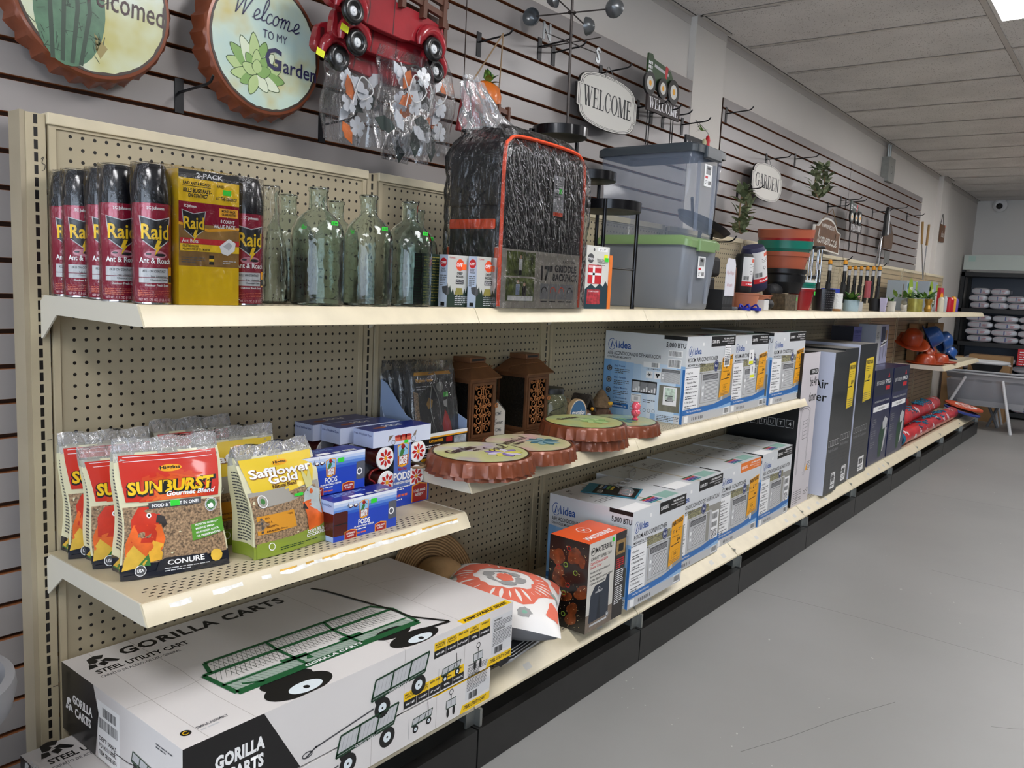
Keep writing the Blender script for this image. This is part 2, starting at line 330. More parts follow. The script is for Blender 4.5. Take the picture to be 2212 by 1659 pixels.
# ---------------------------------------------------------------- pattern materials
def pattern(name, kind, col, dark='120d0a', rough=.45, P={}):
    """metal painted panel whose base colour carries punched holes / slots, from object coordinates in inches"""
    if name in MATS: return MATS[name]
    m = M(name, col, rough); nt = m.node_tree; L = nt.links.new; b = nt.nodes['Principled BSDF']
    tc = nt.nodes.new('ShaderNodeTexCoord'); sp = nt.nodes.new('ShaderNodeSeparateXYZ'); L(tc.outputs['Object'], sp.inputs[0])
    def mt(op, a, b_=None, c=None):
        n = nd(nt, 'ShaderNodeMath', operation=op)
        for i, x in enumerate((a, b_, c)):
            if x is None: continue
            if isinstance(x, (int, float)): n.inputs[i].default_value = x
            else: L(x, n.inputs[i])
        return n.outputs[0]
    X, Y, Z = [mt('MULTIPLY', sp.outputs[i], 1 / IN) for i in range(3)]
    rng = lambda v, a, c: mt('MULTIPLY', mt('GREATER_THAN', v, a), mt('LESS_THAN', v, c))
    if kind == 'holes':
        fx = mt('SUBTRACT', mt('FRACT', mt('ADD', X, .82)), .5); fz = mt('SUBTRACT', mt('FRACT', mt('ADD', Z, .43)), .5)
        d = mt('SQRT', mt('ADD', mt('MULTIPLY', fx, fx), mt('MULTIPLY', fz, fz)))
        f = mt('MULTIPLY', mt('LESS_THAN', d, .15), rng(X, 2.1, 34.2))
    elif kind == 'slots':
        fz = mt('FRACT', mt('ADD', Z, .47 - .13)); f = mt('MULTIPLY', mt('LESS_THAN', fz, .74), rng(X, -.15, .15))
    elif kind == 'lines':
        f = mt('LESS_THAN', mt('FRACT', mt('MULTIPLY', Z, .62)), .16)
    elif kind == 'deck':
        row = mt('FLOOR', mt('MULTIPLY', Y, 1.9)); fy = mt('FRACT', mt('MULTIPLY', Y, 1.9))
        fx = mt('FRACT', mt('ADD', mt('MULTIPLY', X, 1.25), mt('MULTIPLY', row, .5)))
        f = mt('MULTIPLY', mt('MULTIPLY', mt('LESS_THAN', fx, .46), mt('LESS_THAN', fy, .36)), rng(Y, *P['y']))
        f = mt('MULTIPLY', f, rng(X, 1.2, 34.8))
    n = nd(nt, 'ShaderNodeTexNoise'); n.inputs['Scale'].default_value = 9; n.inputs['Detail'].default_value = 6; L(tc.outputs['Object'], n.inputs[0])
    r = nd(nt, 'ShaderNodeValToRGB'); c = lin(col); r.color_ramp.elements[0].position = .35; r.color_ramp.elements[1].position = .7
    r.color_ramp.elements[0].color = (*[v * .93 for v in c], 1); r.color_ramp.elements[1].color = (*[v * 1.04 for v in c], 1); L(n.outputs[0], r.inputs[0])
    mx = nd(nt, 'ShaderNodeMix', data_type='RGBA'); L(f, mx.inputs[0]); L(r.outputs[0], mx.inputs[6])
    dk = P.get('dark'); mx.inputs[7].default_value = (*lin(dk or dark), 1); L(mx.outputs[2], b.inputs['Base Color'])
    return m
beige = M('beige_enamel', 'bdb093', .42, var=.06, vs=8)
cream = M('cream_enamel', 'd9cdb0', .38, var=.07, vs=14)
endm = M('bracket_enamel', 'cfcabb', .4, var=.05)
dust = M('worn_residue', 'f4f0e6', .8, var=.2, vs=60)
glue = M('yellow_residue', 'd8a94a', .8, var=.3, vs=60)
peg = pattern('pegboard', 'holes', 'b3a78c')
slotm = pattern('slotted_post', 'slots', 'bdb093')
linem = pattern('lined_board', 'lines', 'b3a080', P={'dark': '6f6350'})
deckm = pattern('punched_deck', 'deck', 'c4b89c', P={'y': (-15.9, -13.3)})
deckb = pattern('punched_base_deck', 'deck', 'c4b89c', P={'y': (-16.4, -12.7)})
black = M('black_paint', '161616', .45); ink = M('black_ink', '101012', .5); white = M('white_ink', 'f4f4f4', .5)
kickm = M('black_kick_metal', '1d1c1b', .38, var=.25, vs=12)
galv = M('galvanised_steel', '9a9c98', .35, metal=.8, var=.1, vs=20)
chrome = M('chrome', 'd8d8da', .12, metal=1)
green_tag = M('green_price_sticker', '2fd336', .6); orange_tag = M('orange_price_sticker', 'ff6a2a', .6); yellow_tag = M('yellow_price_sticker', 'e9ee2a', .6)
steel_black = M('black_wire', '17171a', .4, metal=.3)
slat = M('grey_slat_laminate', '97918f', .32, var=.04, vs=2)
mdf = M('brown_groove', '3f2718', .7, var=.15, vs=10); mdfl = M('brown_fibreboard_edge', '9a6038', .7, var=.15, vs=10); backw = M('fill_cutting_wall_grey', '77736e', .8)  # last grey: unseen right and front walls, darkened to cut bounced fill light
wallm = M('white_wall_paint', 'dbd6d0', .75, var=.03, vs=1.5, bump=.1, bs=60)
endwall = M('blue_white_wall_paint', 'e6e4e0', .75, var=.02, vs=2)
XL, XR, YB, YF, ZC = -175, 452, 4.95, -330, 107.2

# ---------------------------------------------------------------- setting
fm = M('painted_concrete_floor', '8c8b88', .42, var=.07, vs=1.1, bump=.05, bs=8)
def floor_scuffs():
    nt = fm.node_tree; L = nt.links.new; b = nt.nodes['Principled BSDF']; src = b.inputs['Base Color'].links[0].from_socket
    tc = nt.nodes.new('ShaderNodeTexCoord'); n = nd(nt, 'ShaderNodeTexNoise'); n.inputs['Scale'].default_value = 26; n.inputs['Detail'].default_value = 8; n.inputs['Roughness'].default_value = .75
    mp = nt.nodes.new('ShaderNodeMapping'); mp.inputs['Scale'].default_value = (.35, 1, 1); mp.inputs['Rotation'].default_value = (0, 0, .6); L(tc.outputs['Object'], mp.inputs[0]); L(mp.outputs[0], n.inputs[0])
    n2 = nd(nt, 'ShaderNodeTexNoise'); n2.inputs['Scale'].default_value = 1.7; L(tc.outputs['Object'], n2.inputs[0])
    for thr, src2, colr in ((.70, n, '55534f'), (.74, None, 'cfcdc8')):
        r = nd(nt, 'ShaderNodeMath', operation='GREATER_THAN'); r.inputs[1].default_value = thr
        if src2: L(n.outputs[0], r.inputs[0])
        else:
            n3 = nd(nt, 'ShaderNodeTexNoise'); n3.inputs['Scale'].default_value = 40; n3.inputs['Detail'].default_value = 2; L(tc.outputs['Object'], n3.inputs[0]); L(n3.outputs[0], r.inputs[0])
        q = nd(nt, 'ShaderNodeMath', operation='GREATER_THAN'); q.inputs[1].default_value = .55; L(n2.outputs[0], q.inputs[0])
        z = nd(nt, 'ShaderNodeMath', operation='MULTIPLY'); L(r.outputs[0], z.inputs[0]); L(q.outputs[0], z.inputs[1])
        z2 = nd(nt, 'ShaderNodeMath', operation='MULTIPLY'); z2.inputs[1].default_value = .55; L(z.outputs[0], z2.inputs[0])
        mx = nd(nt, 'ShaderNodeMix', data_type='RGBA'); L(z2.outputs[0], mx.inputs[0]); L(src, mx.inputs[6]); mx.inputs[7].default_value = (*lin(colr), 1); src = mx.outputs[2]
    L(src, b.inputs['Base Color'])
floor_scuffs()
mb = MB().box(XL, XR, YF, YB + 4, -4, 0, fm)
F = Face(mb, (0, 0, 0), (1, 0, 0), (0, 1, 0)); crk = M('floor_crack', '5f5e5b', .8)
for P in ([(112, -18.9), (113, -40), (112, -80), (113.5, -140)], [(150, -43), (149, -60), (151, -92)], [(60, -40), (68, -43.5), (76, -46.5), (86, -51)], [(88, -62), (91, -66), (96, -67)], [(222, -19), (223, -70), (222, -120)]):
    F.line(catmull(P, 6), .08, crk, .3)
mb.build('floor', smooth=0, kind='structure')
MB().box(XL, XR, YB, YB + 4, 0, ZC + 6, wallm).build('wall_left', smooth=0, kind='structure')
MB().box(XR, XR + 4, YF, YB + 4, 0, ZC + 6, endwall).build('wall_far', smooth=0, kind='structure')
MB().box(XL, XR, YF - 4, YF, 0, ZC + 6, backw).build('wall_right', smooth=0, kind='structure')
mb = MB()
for a in ((YF, -285, 0, ZC + 6), (-15, YB + 4, 0, ZC + 6), (-285, -15, 0, 10), (-285, -15, 100, ZC + 6)): mb.box(XL - 4, XL, a[0], a[1], a[2], a[3], backw)
mb.build('wall_front', smooth=0, kind='structure')
mb = MB(); alu = M('aluminium_frame', 'b8b8b8', .35, metal=.7)
for y in (-285, -218, -150, -83, -17): mb.box(XL - 3, XL, y, y + 2, 10, 100, alu)
for z in (10, 98): mb.box(XL - 3, XL, -285, -15, z, z + 2, alu)
mb.build('window_1', smooth=0, kind='structure')
MB().box(121.6, 135.6, 3.6, YB, 0, ZC, M('column_paint', 'd6d1ca', .75, bump=.1, bs=60)).build('trim_1', smooth=0, kind='structure')
MB().box(356, 372, 3.0, YB, 0, ZC, wallm).build('trim_2', smooth=0, kind='structure')
# ceiling: mineral tiles in a T-bar grid
cm = M('mineral_ceiling_tile', 'dedad7', .9, var=.10, vs=3)
nt = cm.node_tree; b_ = nt.nodes['Principled BSDF']; src = b_.inputs['Base Color'].links[0].from_socket
tc_ = nt.nodes.new('ShaderNodeTexCoord'); n_ = nd(nt, 'ShaderNodeTexNoise'); n_.inputs['Scale'].default_value = 150; n_.inputs['Detail'].default_value = 2; nt.links.new(tc_.outputs['Object'], n_.inputs[0])
r_ = nd(nt, 'ShaderNodeMath', operation='GREATER_THAN'); r_.inputs[1].default_value = .66; nt.links.new(n_.outputs[0], r_.inputs[0])
mx_ = nd(nt, 'ShaderNodeMix', data_type='RGBA'); nt.links.new(r_.outputs[0], mx_.inputs[0]); nt.links.new(src, mx_.inputs[6]); mx_.inputs[7].default_value = (*lin('877e78'), 1); nt.links.new(mx_.outputs[2], b_.inputs['Base Color'])
tbar = M('ceiling_grid_enamel', 'c6c0ba', .5); shadem = M('ceiling_bar_shade', '3a3532', .8)  # the dark strips paint side shadows along the T-bars
SK = -.12
mb = MB(); mb.box(XL, XR, YF, YB, ZC, ZC + 6, cm)
for k in range(-13, 13):
    x = 146.4 + 24 * k
    if x > XR - 2: continue
    mb.add([(x - .45 - SK * -3, 3.2, ZC - .12), (x + .45 - SK * -3, 3.2, ZC - .12), (x + .45 + SK * (-130), -127, ZC - .12) if 0 else (x + .45 - SK * 127, YF, ZC - .12), (x - .45 - SK * 127, YF, ZC - .12)], [(3, 2, 1, 0)], tbar)
    mb.add([(x + .45, 3.2, ZC - .1), (x + .6, 3.2, ZC - .1), (x + .6 - SK * 8, -12, ZC - .1), (x + .45 - SK * 8, -12, ZC - .1)], [(3, 2, 1, 0)], shadem)
for y in (-42.6, -90.6, -138.6, -186.6, -234.6, -282.6):
    mb.box(XL, XR, y - .5, y + .5, ZC - .14, ZC, tbar); mb.box(XL, XR, y + .5, y + .62, ZC - .05, ZC, shadem)
mb.build('ceiling', smooth=0, kind='structure')
mb = MB()
for x0, x1, y in ((XL, 121.6, YB), (121.6, 135.6, 3.6), (135.6, 356, YB), (356, 372, 3.0), (372, XR, YB)):
    mb.box(x0, x1, y - 1.0, y, ZC - .12, ZC - .02, tbar); mb.box(x0, x1, y - .1, y, ZC - 1.6, ZC - .02, tbar); mb.box(x0, x1, y - 1.15, y - 1.0, ZC - .06, ZC, shadem)
mb.build('trim_3', smooth=0, kind='structure')
# fluorescent troffers
lamp = M('lit_diffuser', 'fcfbfc', .6, emit=15); lamf = M('troffer_frame', 'e8e6e2', .5)
lt0 = T('ceiling_light', 'lit recessed fluorescent panel in the ceiling above the aisle', 'light', (141, -67.3, ZC), 0, 'ceiling light panels')
MB().box(-11.4, 11.4, -23.4, 23.4, -.12, -.08, lamp).build('diffuser', lt0)
mb = MB()
for a in ((-12, 12, -24, -23.4), (-12, 12, 23.4, 24), (-12, -11.4, -23.4, 23.4), (11.4, 12, -23.4, 23.4)): mb.box(*a, -.16, 0, lamf)
mb.build('frame', lt0)
for i, (x, y) in enumerate([(-51, -67), (45, -67), (237, -67), (333, -67), (45, -211), (237, -211), (-130, -67)]):
    dup(lt0, (x, y, ZC), label='lit recessed fluorescent panel further along the ceiling, outside the view')
# ---------------------------------------------------------------- slatwall
def slatwall(x0, x1, z0, z1, label):
    mb = MB(); mb.box(x0, x1, 4.25, YB - .02, z0, z1, mdf)
    z = 65.6 - 3 * 30
    while z < z1:
        a, b = max(z + .2, z0), min(z + 2.8, z1)
        if b - a > .3:
            mb.box(x0 + .05, x1 - .05, 3.62, 4.25, a, b, mdfl); mb.box(x0 + .05, x1 - .05, 3.58, 3.63, a + .03, b - .03, slat)
        z += 3
    mb.box(x0, x0 + .12, 3.62, 4.3, z0, z1, mdf)
    mb.build('slatwall', smooth=0, bevel=0, label=label, cat='slatwall', group='grey slatwall runs')
slatwall(-60, -20, .2, 94.8, 'grey slatwall panel left of the view, beyond the shelving end')
slatwall(-19.9, 54.9, .2, 94.8, 'grey slatwall panel behind the bottle-cap signs and red trucks')
slatwall(55, 121.4, .2, 94.8, 'grey slatwall panel behind the white WELCOME sign, ending at the column')
slatwall(136.2, 228.6, .2, 94.7, 'grey slatwall panel behind the GARDEN sign and leaf wreaths')
slatwall(228.7, 324, .2, 94.7, 'farthest grey slatwall panel, behind the hanging grill tools')
# ---------------------------------------------------------------- gondola bays
ordn = ['first', 'second', 'third', 'fourth', 'fifth', 'sixth', 'seventh', 'eighth', 'ninth', 'tenth', 'eleventh']
def bay(k):
    t = T('shelving_bay', f'beige {"pegboard" if k < 7 else "ribbed-back"} shelving bay, {ordn[k]} along from the near left end', 'shelving', (36 * k, 0, 0), 0, 'bays of the long wall shelving')
    mb = MB().box(1.5, 34.5, .03, .35, 8, 65, peg if k < 7 else linem)
    mb.build('back_panel', t, smooth=0)
    mb = MB()
    Fz = Face(mb, (0, .4, 0), (1, 0, 0), (0, 0, 1)); o_ = [(.95, 8), (35.05, 8), (35.05, 65), (.95, 65)]; i_ = [(1.5, 8.6), (34.5, 8.6), (34.5, 64.5), (1.5, 64.5)]
    vs = [Vector((a, y, b)) for y in (-.12, .4) for P in (o_, i_) for a, b in P]
    mb.add(vs, [(j, (j + 1) % 4, 4 + (j + 1) % 4, 4 + j) for j in range(4)] + [(8 + j, 12 + j, 12 + (j + 1) % 4, 8 + (j + 1) % 4) for j in range(4)] + [(4 + j, 4 + (j + 1) % 4, 12 + (j + 1) % 4, 12 + j) for j in range(4)] + [((j + 1) % 4, j, 8 + j, 8 + (j + 1) % 4) for j in range(4)], beige)
    mb.build('panel_frame', t, smooth=0)
    MB().box(.8, 35.2, -.32, 2.4, 64.75, 65.7, cream).build('top_cap', t, smooth=0, bevel=.08)
    mb = MB(); mb.box(.06, 35.94, -16.5, -.15, 8.3, 8.9, deckb)
    mb.build('base_deck', t, smooth=0)
    mb = MB(); Fx = Face(mb, (.1, 0, 0), (0, -1, 0), (0, 0, 1)); Fx.N = Vector((1, 0, 0))
    mb.prism([(16.3, 8.9), (16.7, 8.92), (18.75, 7.2), (18.8, 6.95), (18.5, 6.95), (16.3, 8.4)], Fx, 0, 35.8, cream)
    if 1 <= k <= 5:   # small shelf labels
        G = Face(mb, (0, -16.72, 8.93), (1, 0, 0), (0, -2.06, -1.71)); r = random.Random(k)
        for x in r.sample([4, 10, 15.5, 21, 26, 31], 3 if k > 1 else 2):
            G.rect(x, 1.2, x + 1.3, 2.0, M('shelf_label', 'c9c6bd', .5), 1); G.N = -G.N; G.N = -G.N
            G.lines(x + .15, 1.75, 1.0, 3, .22, .08, ink, 2, k)
    mb.build('price_rail', t, smooth=30)
    mb = MB(); mb.box(.12, 35.88, -19.45, -19.25, .05, 4.8, kickm); mb.box(.12, 35.88, -19.25, -18.2, 4.6, 4.8, kickm)
    mb.build('kick_plate', t, smooth=0)
    return t
for k in range(10): bay(k)
def post(k):
    where = 'at the near left end' if k == 0 else ('at the far right end' if k == 10 else f'between the {ordn[k - 1]} and {ordn[k]} shelving bays')
    t = T('slotted_post', f'beige slotted upright post {where}', 'post', (36 * k, 0, 0), 0, 'slotted upright posts')
    mb = MB().box(-.75, .75, 0.02, 2.2, 0, 65.5, slotm)
    if k == 0:
        F = Face(mb, (0, 0, 0), (1, 0, 0), (0, 0, 1))
        for z in (38.6, 16.4): F.line([(.3, z), (.7, z + .02)], .06, ink)
        F.line(catmull([(.35, 61.9), (.55, 62.1), (.42, 61.6), (.65, 61.5), (.6, 61.1), (.4, 61.0)], 4), .05, ink)
    mb.build('post', t, smooth=0)
    if k == 0: MB().box(-1.15, -.76, .1, 2.3, 0, 65.6, M('end_enamel', 'a89c84', .45, var=.08, vs=6)).build('end_cover', t, smooth=0)
    if k: mb = MB(); mb.box(-.9, .9, -18.4, -18.2, 4.85, 6.9, galv); mb.box(.5, .9, -19.2, -18.2, 4.85, 6.9, galv); mb.box(-.1, .1, -18.3, 0.1, 4.9, 8.2, galv); mb.build('base_bracket', t, smooth=0)
for k in range(11): post(k)
MB().box(.2, 359.8, -3, -2.8, 0, 8.2, black).build('void_shade_sheet', None, (0, 0, 0), smooth=0, label='added black sheet for the shade in the gap behind the black kick plates', cat='panel')  # added black sheet, painting the shaded void under the base shelves
# lift-out shelves
def shelf(k, z, label, grp, left=False, right=False, resid=0, ylip=16.2):
    t = T('metal_shelf', label, 'shelf', (36 * k, 0, z), 0, grp)
    MB().box(.06, 35.94, -ylip, -.2, -.5, 0, deckm).build('deck', t, smooth=0)
    mb = MB(); Fx = Face(mb, (.04, 0, 0), (0, -1, 0), (0, 0, 1)); Fx.N = Vector((1, 0, 0)); y = ylip - 16.2
    mb.prism([(16.0 + y, 0), (16.25 + y, .02), (16.5 + y, -.15), (17.0 + y, -1.1), (17.2 + y, -1.5), (17.0 + y, -1.58), (16.0 + y, -.6)], Fx, 0, 35.92, cream)
    if resid:
        G = Face(mb, (0, -16.5 - y, -.15), (1, 0, 0), (0, -.5, -.95)); r = random.Random(k); G.N = -G.N
        top = [(2 + i * (.9), .22 + r.uniform(-.06, .06)) for i in range(37)]; bot = [(2 + i * .9, .62 + r.uniform(-.16, .1)) for i in range(37)]
        for a in range(36):
            if r.random() < .88: G.poly([top[a], top[a + 1], bot[a + 1], bot[a]], dust if resid == 1 else cream, 1)
            if r.random() < .7 and a > 10: G.poly([(top[a][0], .16), (top[a + 1][0], .16), (top[a + 1][0], .3), (top[a][0], .3 + r.uniform(-.1, .1))], glue, 1.5)
    mb.build('price_rail', t, smooth=30)
    for s, ex in ((0, left), (1, right)):
        mb = MB(); x = -.02 if s == 0 else 35.9; Fx = Face(mb, (x, 0, 0), (0, -1, 0), (0, 0, 1)); Fx.N = Vector((1, 0, 0))
        if ex: mb.prism([(.15, -.5), (1, .02), (16.1 + y, .05), (17.0 + y, -1.5), (16.3 + y, -1.55), (3.1, -1.5), (.4, -3.6), (.15, -3.6)], Fx, 0, .14, endm)
        else: mb.prism([(.15, -.5), (14, -.5), (14, -1.1), (2.6, -1.3), (.4, -3.2), (.15, -3.2)], Fx, 0, .12, endm)
        mb.build('bracket', t, smooth=0)
    return t
for k in range(10): shelf(k, 50.9, f'{ordn[k]} board from the left in the top row of cream metal shelves', 'top shelf boards', k == 0, k == 9)
shelf(0, 28.8, 'low cream metal shelf holding the bird seed bags, torn white label strip on its edge', 'middle shelf boards', True, True, 1)
shelf(1, 32.5, 'cream metal shelf holding the bottle-cap signs and brown lanterns', 'middle shelf boards', True)
shelf(2, 32.5, 'cream metal shelf under the foremost upper air conditioner box', 'middle shelf boards')
shelf(3, 32.5, 'cream metal shelf under the farther upper air conditioner boxes', 'middle shelf boards', False, True)
shelf(8, 31.8, 'cream metal shelf holding the orange hats', 'middle shelf boards', True)
shelf(9, 31.8, 'last cream metal shelf, behind the orange hats at the far end', 'middle shelf boards', False, True)
# ================================================================ BOTTOM SHELF
K = '#'
cardw = M('white_carton', 'dedad8', .38, var=.03, vs=4, bump=.12, bs=9, coat=.15)
cardk = M('black_carton', '141315', .3, coat=.2); kraft = M('kraft_cardboard', '9c7a54', .85, var=.06)
pg = M('print_green', '1d5a33', .45); pgd = M('print_dark_green', '123a22', .45); yel = M('print_yellow', 'f2c616', .45)
gry = M('print_grey', '8b8c8e', .5); lgry = M('print_light_grey', 'c3c4c6', .5); dgry = M('print_dark_grey', '4a4b4e', .5)
red = M('print_red', 'c8222c', .45); hub = M('print_hub', 'dfe9ee', .4); navy = M('print_navy', '1d2f7a', .45)
small = M('print_small_text', '55565a', .5); crease = M('carton_crease', 'b3ada8', .6)
def wagon(F, u, v, s, lean=.22, hand=True):
    q = lambda a, b: (u + a * s, v + b * s + a * s * lean)
    for cx, cy, r in ((1.6, .2, .95), (6.4, 1.0, .95), (1.1, 1.1, .7), (5.9, 1.9, .7)):
        if cy > 1.05: F.disc(*q(cx, cy), r * s, black, 1, 16)
    for cx, cy in ((1.4, 0), (6.2, .2)):
        F.disc(*q(cx, cy), 1.0 * s, black, 3, 20); F.disc(*q(cx, cy), .5 * s, hub, 4, 16); F.disc(*q(cx, cy), .12 * s, black, 5, 8)
    F.poly([q(0, 1.2), q(7, 1.2), q(7.6, 3.1), q(.5, 3.1)], lgry, 2)
    for a, b, c, d in ((0, 1.2, 7, 1.2), (7, 1.2, 7.6, 3.1), (7.6, 3.1, .5, 3.1), (.5, 3.1, 0, 1.2), (2.3, 1.2, 2.8, 3.1), (4.6, 1.2, 5.2, 3.1), (0, 1.45, 7, 1.45)):
        F.line([q(a, b), q(c, d)], .2 * s, pgd, 4)
    for i in range(14):
        F.line([q(.5 * i, 1.3), q(.5 * i + .5, 3)], .03 * s, gry, 3)
    if hand: F.line([q(.9, .9), q(-1.2, .3), q(-5.5, -.2)], .14 * s, black, 4); F.ring(*q(-6, -.15), .5 * s, .13 * s, black, 4)
def gorlogo(F, u, v, s, m, l=3):
    F.poly([(u + a * s, v + b * s) for a, b in ((.4, .9), (.6, 1.9), (1.3, 2.2), (2.0, 1.9), (1.6, 1.3), (1.15, 1.5), (1.2, 1.1), (.9, .8))], m, l)
    F.poly([(u + a * s, v + b * s) for a, b in ((0, 0), (.3, .8), (.8, .65), (.75, .1))], m, l)
    F.poly([(u + a * s, v + b * s) for a, b in ((1.3, 1.0), (1.9, 1.2), (2.6, .2), (2.3, 0), (1.8, .4))], m, l)
    F.poly([(u + a * s, v + b * s) for a, b in ((.9, .55), (1.5, .85), (1.7, .2), (1.2, -.1))], m, l)
def cart_box(x, y, z, w, d, h, label):
    mb = MB().box(0, w, 0, d, 0, h, cardw); f = faces(mb, 0, w, 0, d, 0, h)
    F = f['T']
    F.text('GORILLA CARTS', 4.2, 17.4, 1.5, ink, 2, w=17.4, bold=.035, sp=1.1); F.text('STEEL UTILITY CART', 1.1, 15.45, .8, ink, 2, w=8.4, bold=.03)
    F.text('CARRITO DE ACERO, DE USO GENERAL', 1.0, 14.6, .4, small, 2, w=7.2); gorlogo(F, .9, 16.7, 1.05, ink)
    # the printed wagon, seen from above
    F.poly([(7.3, 4.3), (27.8, 3.6), (27.2, 5.3), (7.1, 6.6)], M('print_bed', '9fb0a4', .5), 1)
    for P in (circ(2.6, 22, 11.4, 3.2, 1.3), circ(2.2, 22, 24.2, 3.6, 1.1)): F.poly(P, black, 1.5)
    for cx, cy, rx, ry_ in ((11.5, 1.6, 3.3, 1.7), (25, 1.35, 3.1, 1.3)):
        F.poly([(a, max(b, .04)) for a, b in circ(rx, 28, cx, cy, ry_)], black, 3); F.poly([(a, max(b, .05)) for a, b in circ(rx * .5, 22, cx + .3, cy - .5, ry_ * .5)], hub, 4); F.disc(cx + .3, max(cy - .6, .4), .3, black, 5, 8)
    for i in range(40):   # expanded metal mesh of sides and bed
        a = i / 40
        F.line([(8.4 + a * 18.4, 10.7 - a * .7), (8.0 + a * 18.6 + 1.2, 6.8 - a * .8)], .04, pgd, 3); F.line([(9.0 + a * 18, 10.7 - a * .7), (7.2 + a * 19, 7.2 - a * .8)], .03, pgd, 3)
        F.line([(7.2 + a * 20, 6.3 - a * .8), (8 + a * 20, 4.4 - a * .7)], .03, pgd, 3)
    for P, w_ in (([(8.2, 10.85), (26.9, 10.05)], .4), ([(6.9, 8.85), (28.2, 7.95)], .45), ([(7.3, 4.3), (27.8, 3.65)], .85), ([(6.9, 8.85), (7.3, 4.3)], .5), ([(8.2, 10.85), (7.6, 8.9)], .4), ([(26.9, 10.1), (28.2, 7.95), (27.8, 3.65)], .45),
                  ([(14.4, 10.5), (14.2, 8.6), (14.4, 4.2)], .35), ([(21, 10.3), (20.5, 8.3), (20.6, 4.1)], .35), ([(7.1, 6.2), (27.6, 5.2)], .3), ([(8.4, 5.3), (10, 4.4)], .25), ([(13, 6.2), (15.5, 5.9), (15.3, 5.0)], .7), ([(19.5, 5.9), (22, 5.7)], .7)):
        F.line(P, w_, pg, 6)
    F.text('GORILLA CARTS', 14.0, 3.85, .42, white, 8, w=6.6, bold=.03)
    F.line([(25.7, 18.4), (26.3, 17.0), (27.4, 11), (28, 7.7), (28.1, 5), (30.1, 1.5)], .36, black, 7); F.line([(30.1, 1.4), (26.8, 2.0)], .4, black, 7)
    F.disc(1.3, 1.85, .42, black, 2); F.ring(1.3, 1.85, .22, .06, yel, 3, 10, 30, 330); F.text('SIMPLE ASSEMBLY', 2.2, 1.75, .33, small, 2, w=2.7, bold=.02); F.lines(2.3, 1.5, 2.6, 1, .4, .18, lgry, 2)
    F.rect(30.7, 0, w - .3, .95, yel, 1); F.text('REMOVABLE SIDES', 31.2, .22, .5, ink, 2, w=7.0, bold=.04, shear=.2)
    for P in ([(22.5, 0), (22.4, 6), (22.7, 12), (22.5, d)], [(31, 8), (36, 9.5), (38, 9)], [(31, 1), (31.6, d - 1)], [(5.8, d), (6.2, 12), (5.9, 6), (6.2, 0)], [(0, 8.4), (4, 8.2), (7, 8.6)], [(30, 15), (36, 13.5)], [(2.2, 0), (2.0, 8), (2.2, d)]): F.line(catmull(P, 5), .05, crease, .6)
    F = f['F']
    F.poly([(0, 0), (10.5, 0), (6.9, h), (0, h)], cardk, 1); F.text('GORILLA', 2.6, 3.35, 1.05, white, 3, w=4.4, bold=.05, sp=1.05); F.text('CARTS', 3.6, 1.9, 1.05, white, 3, w=3.3, bold=.05, sp=1.05); gorlogo(F, .5, 1.6, .8, white)
    F.line([(11, .5), (12.2, 1.1)], .16, dgry, 3); F.ring(11.2, .72, .5, .1, dgry, 3, ry=.25); F.line([(12, 1.0), (18.6, 1.85)], .16, dgry, 3)
    wagon(F, 18.3, 1.45, .98, .06, False); F.text('GORILLA CARTS', 20.4, 2.75, .22, white, 8, w=2.6)
    for i, (a, b_) in enumerate((('MAX LOAD\nCAPACITY', '400 LBS'), ('HEAPED\nCAPACITY', '3 CU FT'), ('BED SIZE', '18" x 34"'), ('BED\nMATERIAL', 'STEEL'), ('WHEELS', '10" PNEUMATIC'))):
        u = 26.45 + i * 1.72; F.rect(u, 4.65, u + 1.68, 5.5, yel, 1); F.rect(u, 3.85, u + 1.68, 4.65, black, 1)
        for j, q in enumerate(a.split('\n')): F.text(q, u + .84, 5.15 - j * .27, .19, ink, 2, w=min(1.4, .2 * len(q)), al='c', bold=.03)
        F.text(b_, u + .84, 4.15, .2, white, 2, w=min(1.4, .17 * len(b_)), al='c', bold=.03)
    wagon(F, 27.6, 1.15, .38, .05, False); F.line([(29.9, 1.9), (29.75, 3.4)], .08, black, 3); F.line([(27.2, .5), (27.2, 2.6)], .03, gry, 2)
    F.rect(32.5, 1.45, 33.95, 2.3, lgry, 2); F.line([(32.5, 1.45), (33.95, 1.45), (33.95, 2.3), (32.5, 2.3), (32.5, 1.45)], .1, pgd, 3); F.line([(33.2, 1.4), (33.2, 2.9)], .07, black, 4); F.ring(33.2, 3.1, .28, .07, black, 4)
    for u in (32.75, 33.65): F.poly(circ(.2, 12, u, .95, .5), black, 3)
    F.rect(35.4, 1.2, w - .1, h - .9, M('print_panel', 'd3d3d4', .5), .5)
    F.text('WARNING', 35.7, 4.85, .2, ink, 2, bold=.03); F.lines(35.6, 4.7, 3.2, 5, .17, .07, small, 2, 1); F.text('ADVERTENCIA', 35.7, 3.7, .2, ink, 2, bold=.03); F.lines(35.6, 3.55, 3.2, 9, .17, .07, small, 2, 2)
    F.bars(35.9, 1.15, 1.4, .75, ink, 3)
    F.poly([(34.6, 0), (w, 0), (w, .85), (35.0, .85)], yel, 1); F.text('STEEL UTILITY CART', 35.2, .3, .36, ink, 2, w=3.6, bold=.03, shear=.2)
    for u in (22.4, 31): F.line([(u, 0), (u + .05, h)], .05, crease, .7)
    F = f['L']
    F.poly([(0, 0), (d * .31, .0), (d * .345, 4), (d * .3, h), (0, h)], cardk, 1); F.text('GORILLA', 2.1, 3.2, .75, white, 3, w=3.7, bold=.04); F.text('CARTS', 2.5, 2.1, .75, white, 3, w=3.0, bold=.04); gorlogo(F, .7, 2.2, .55, white)
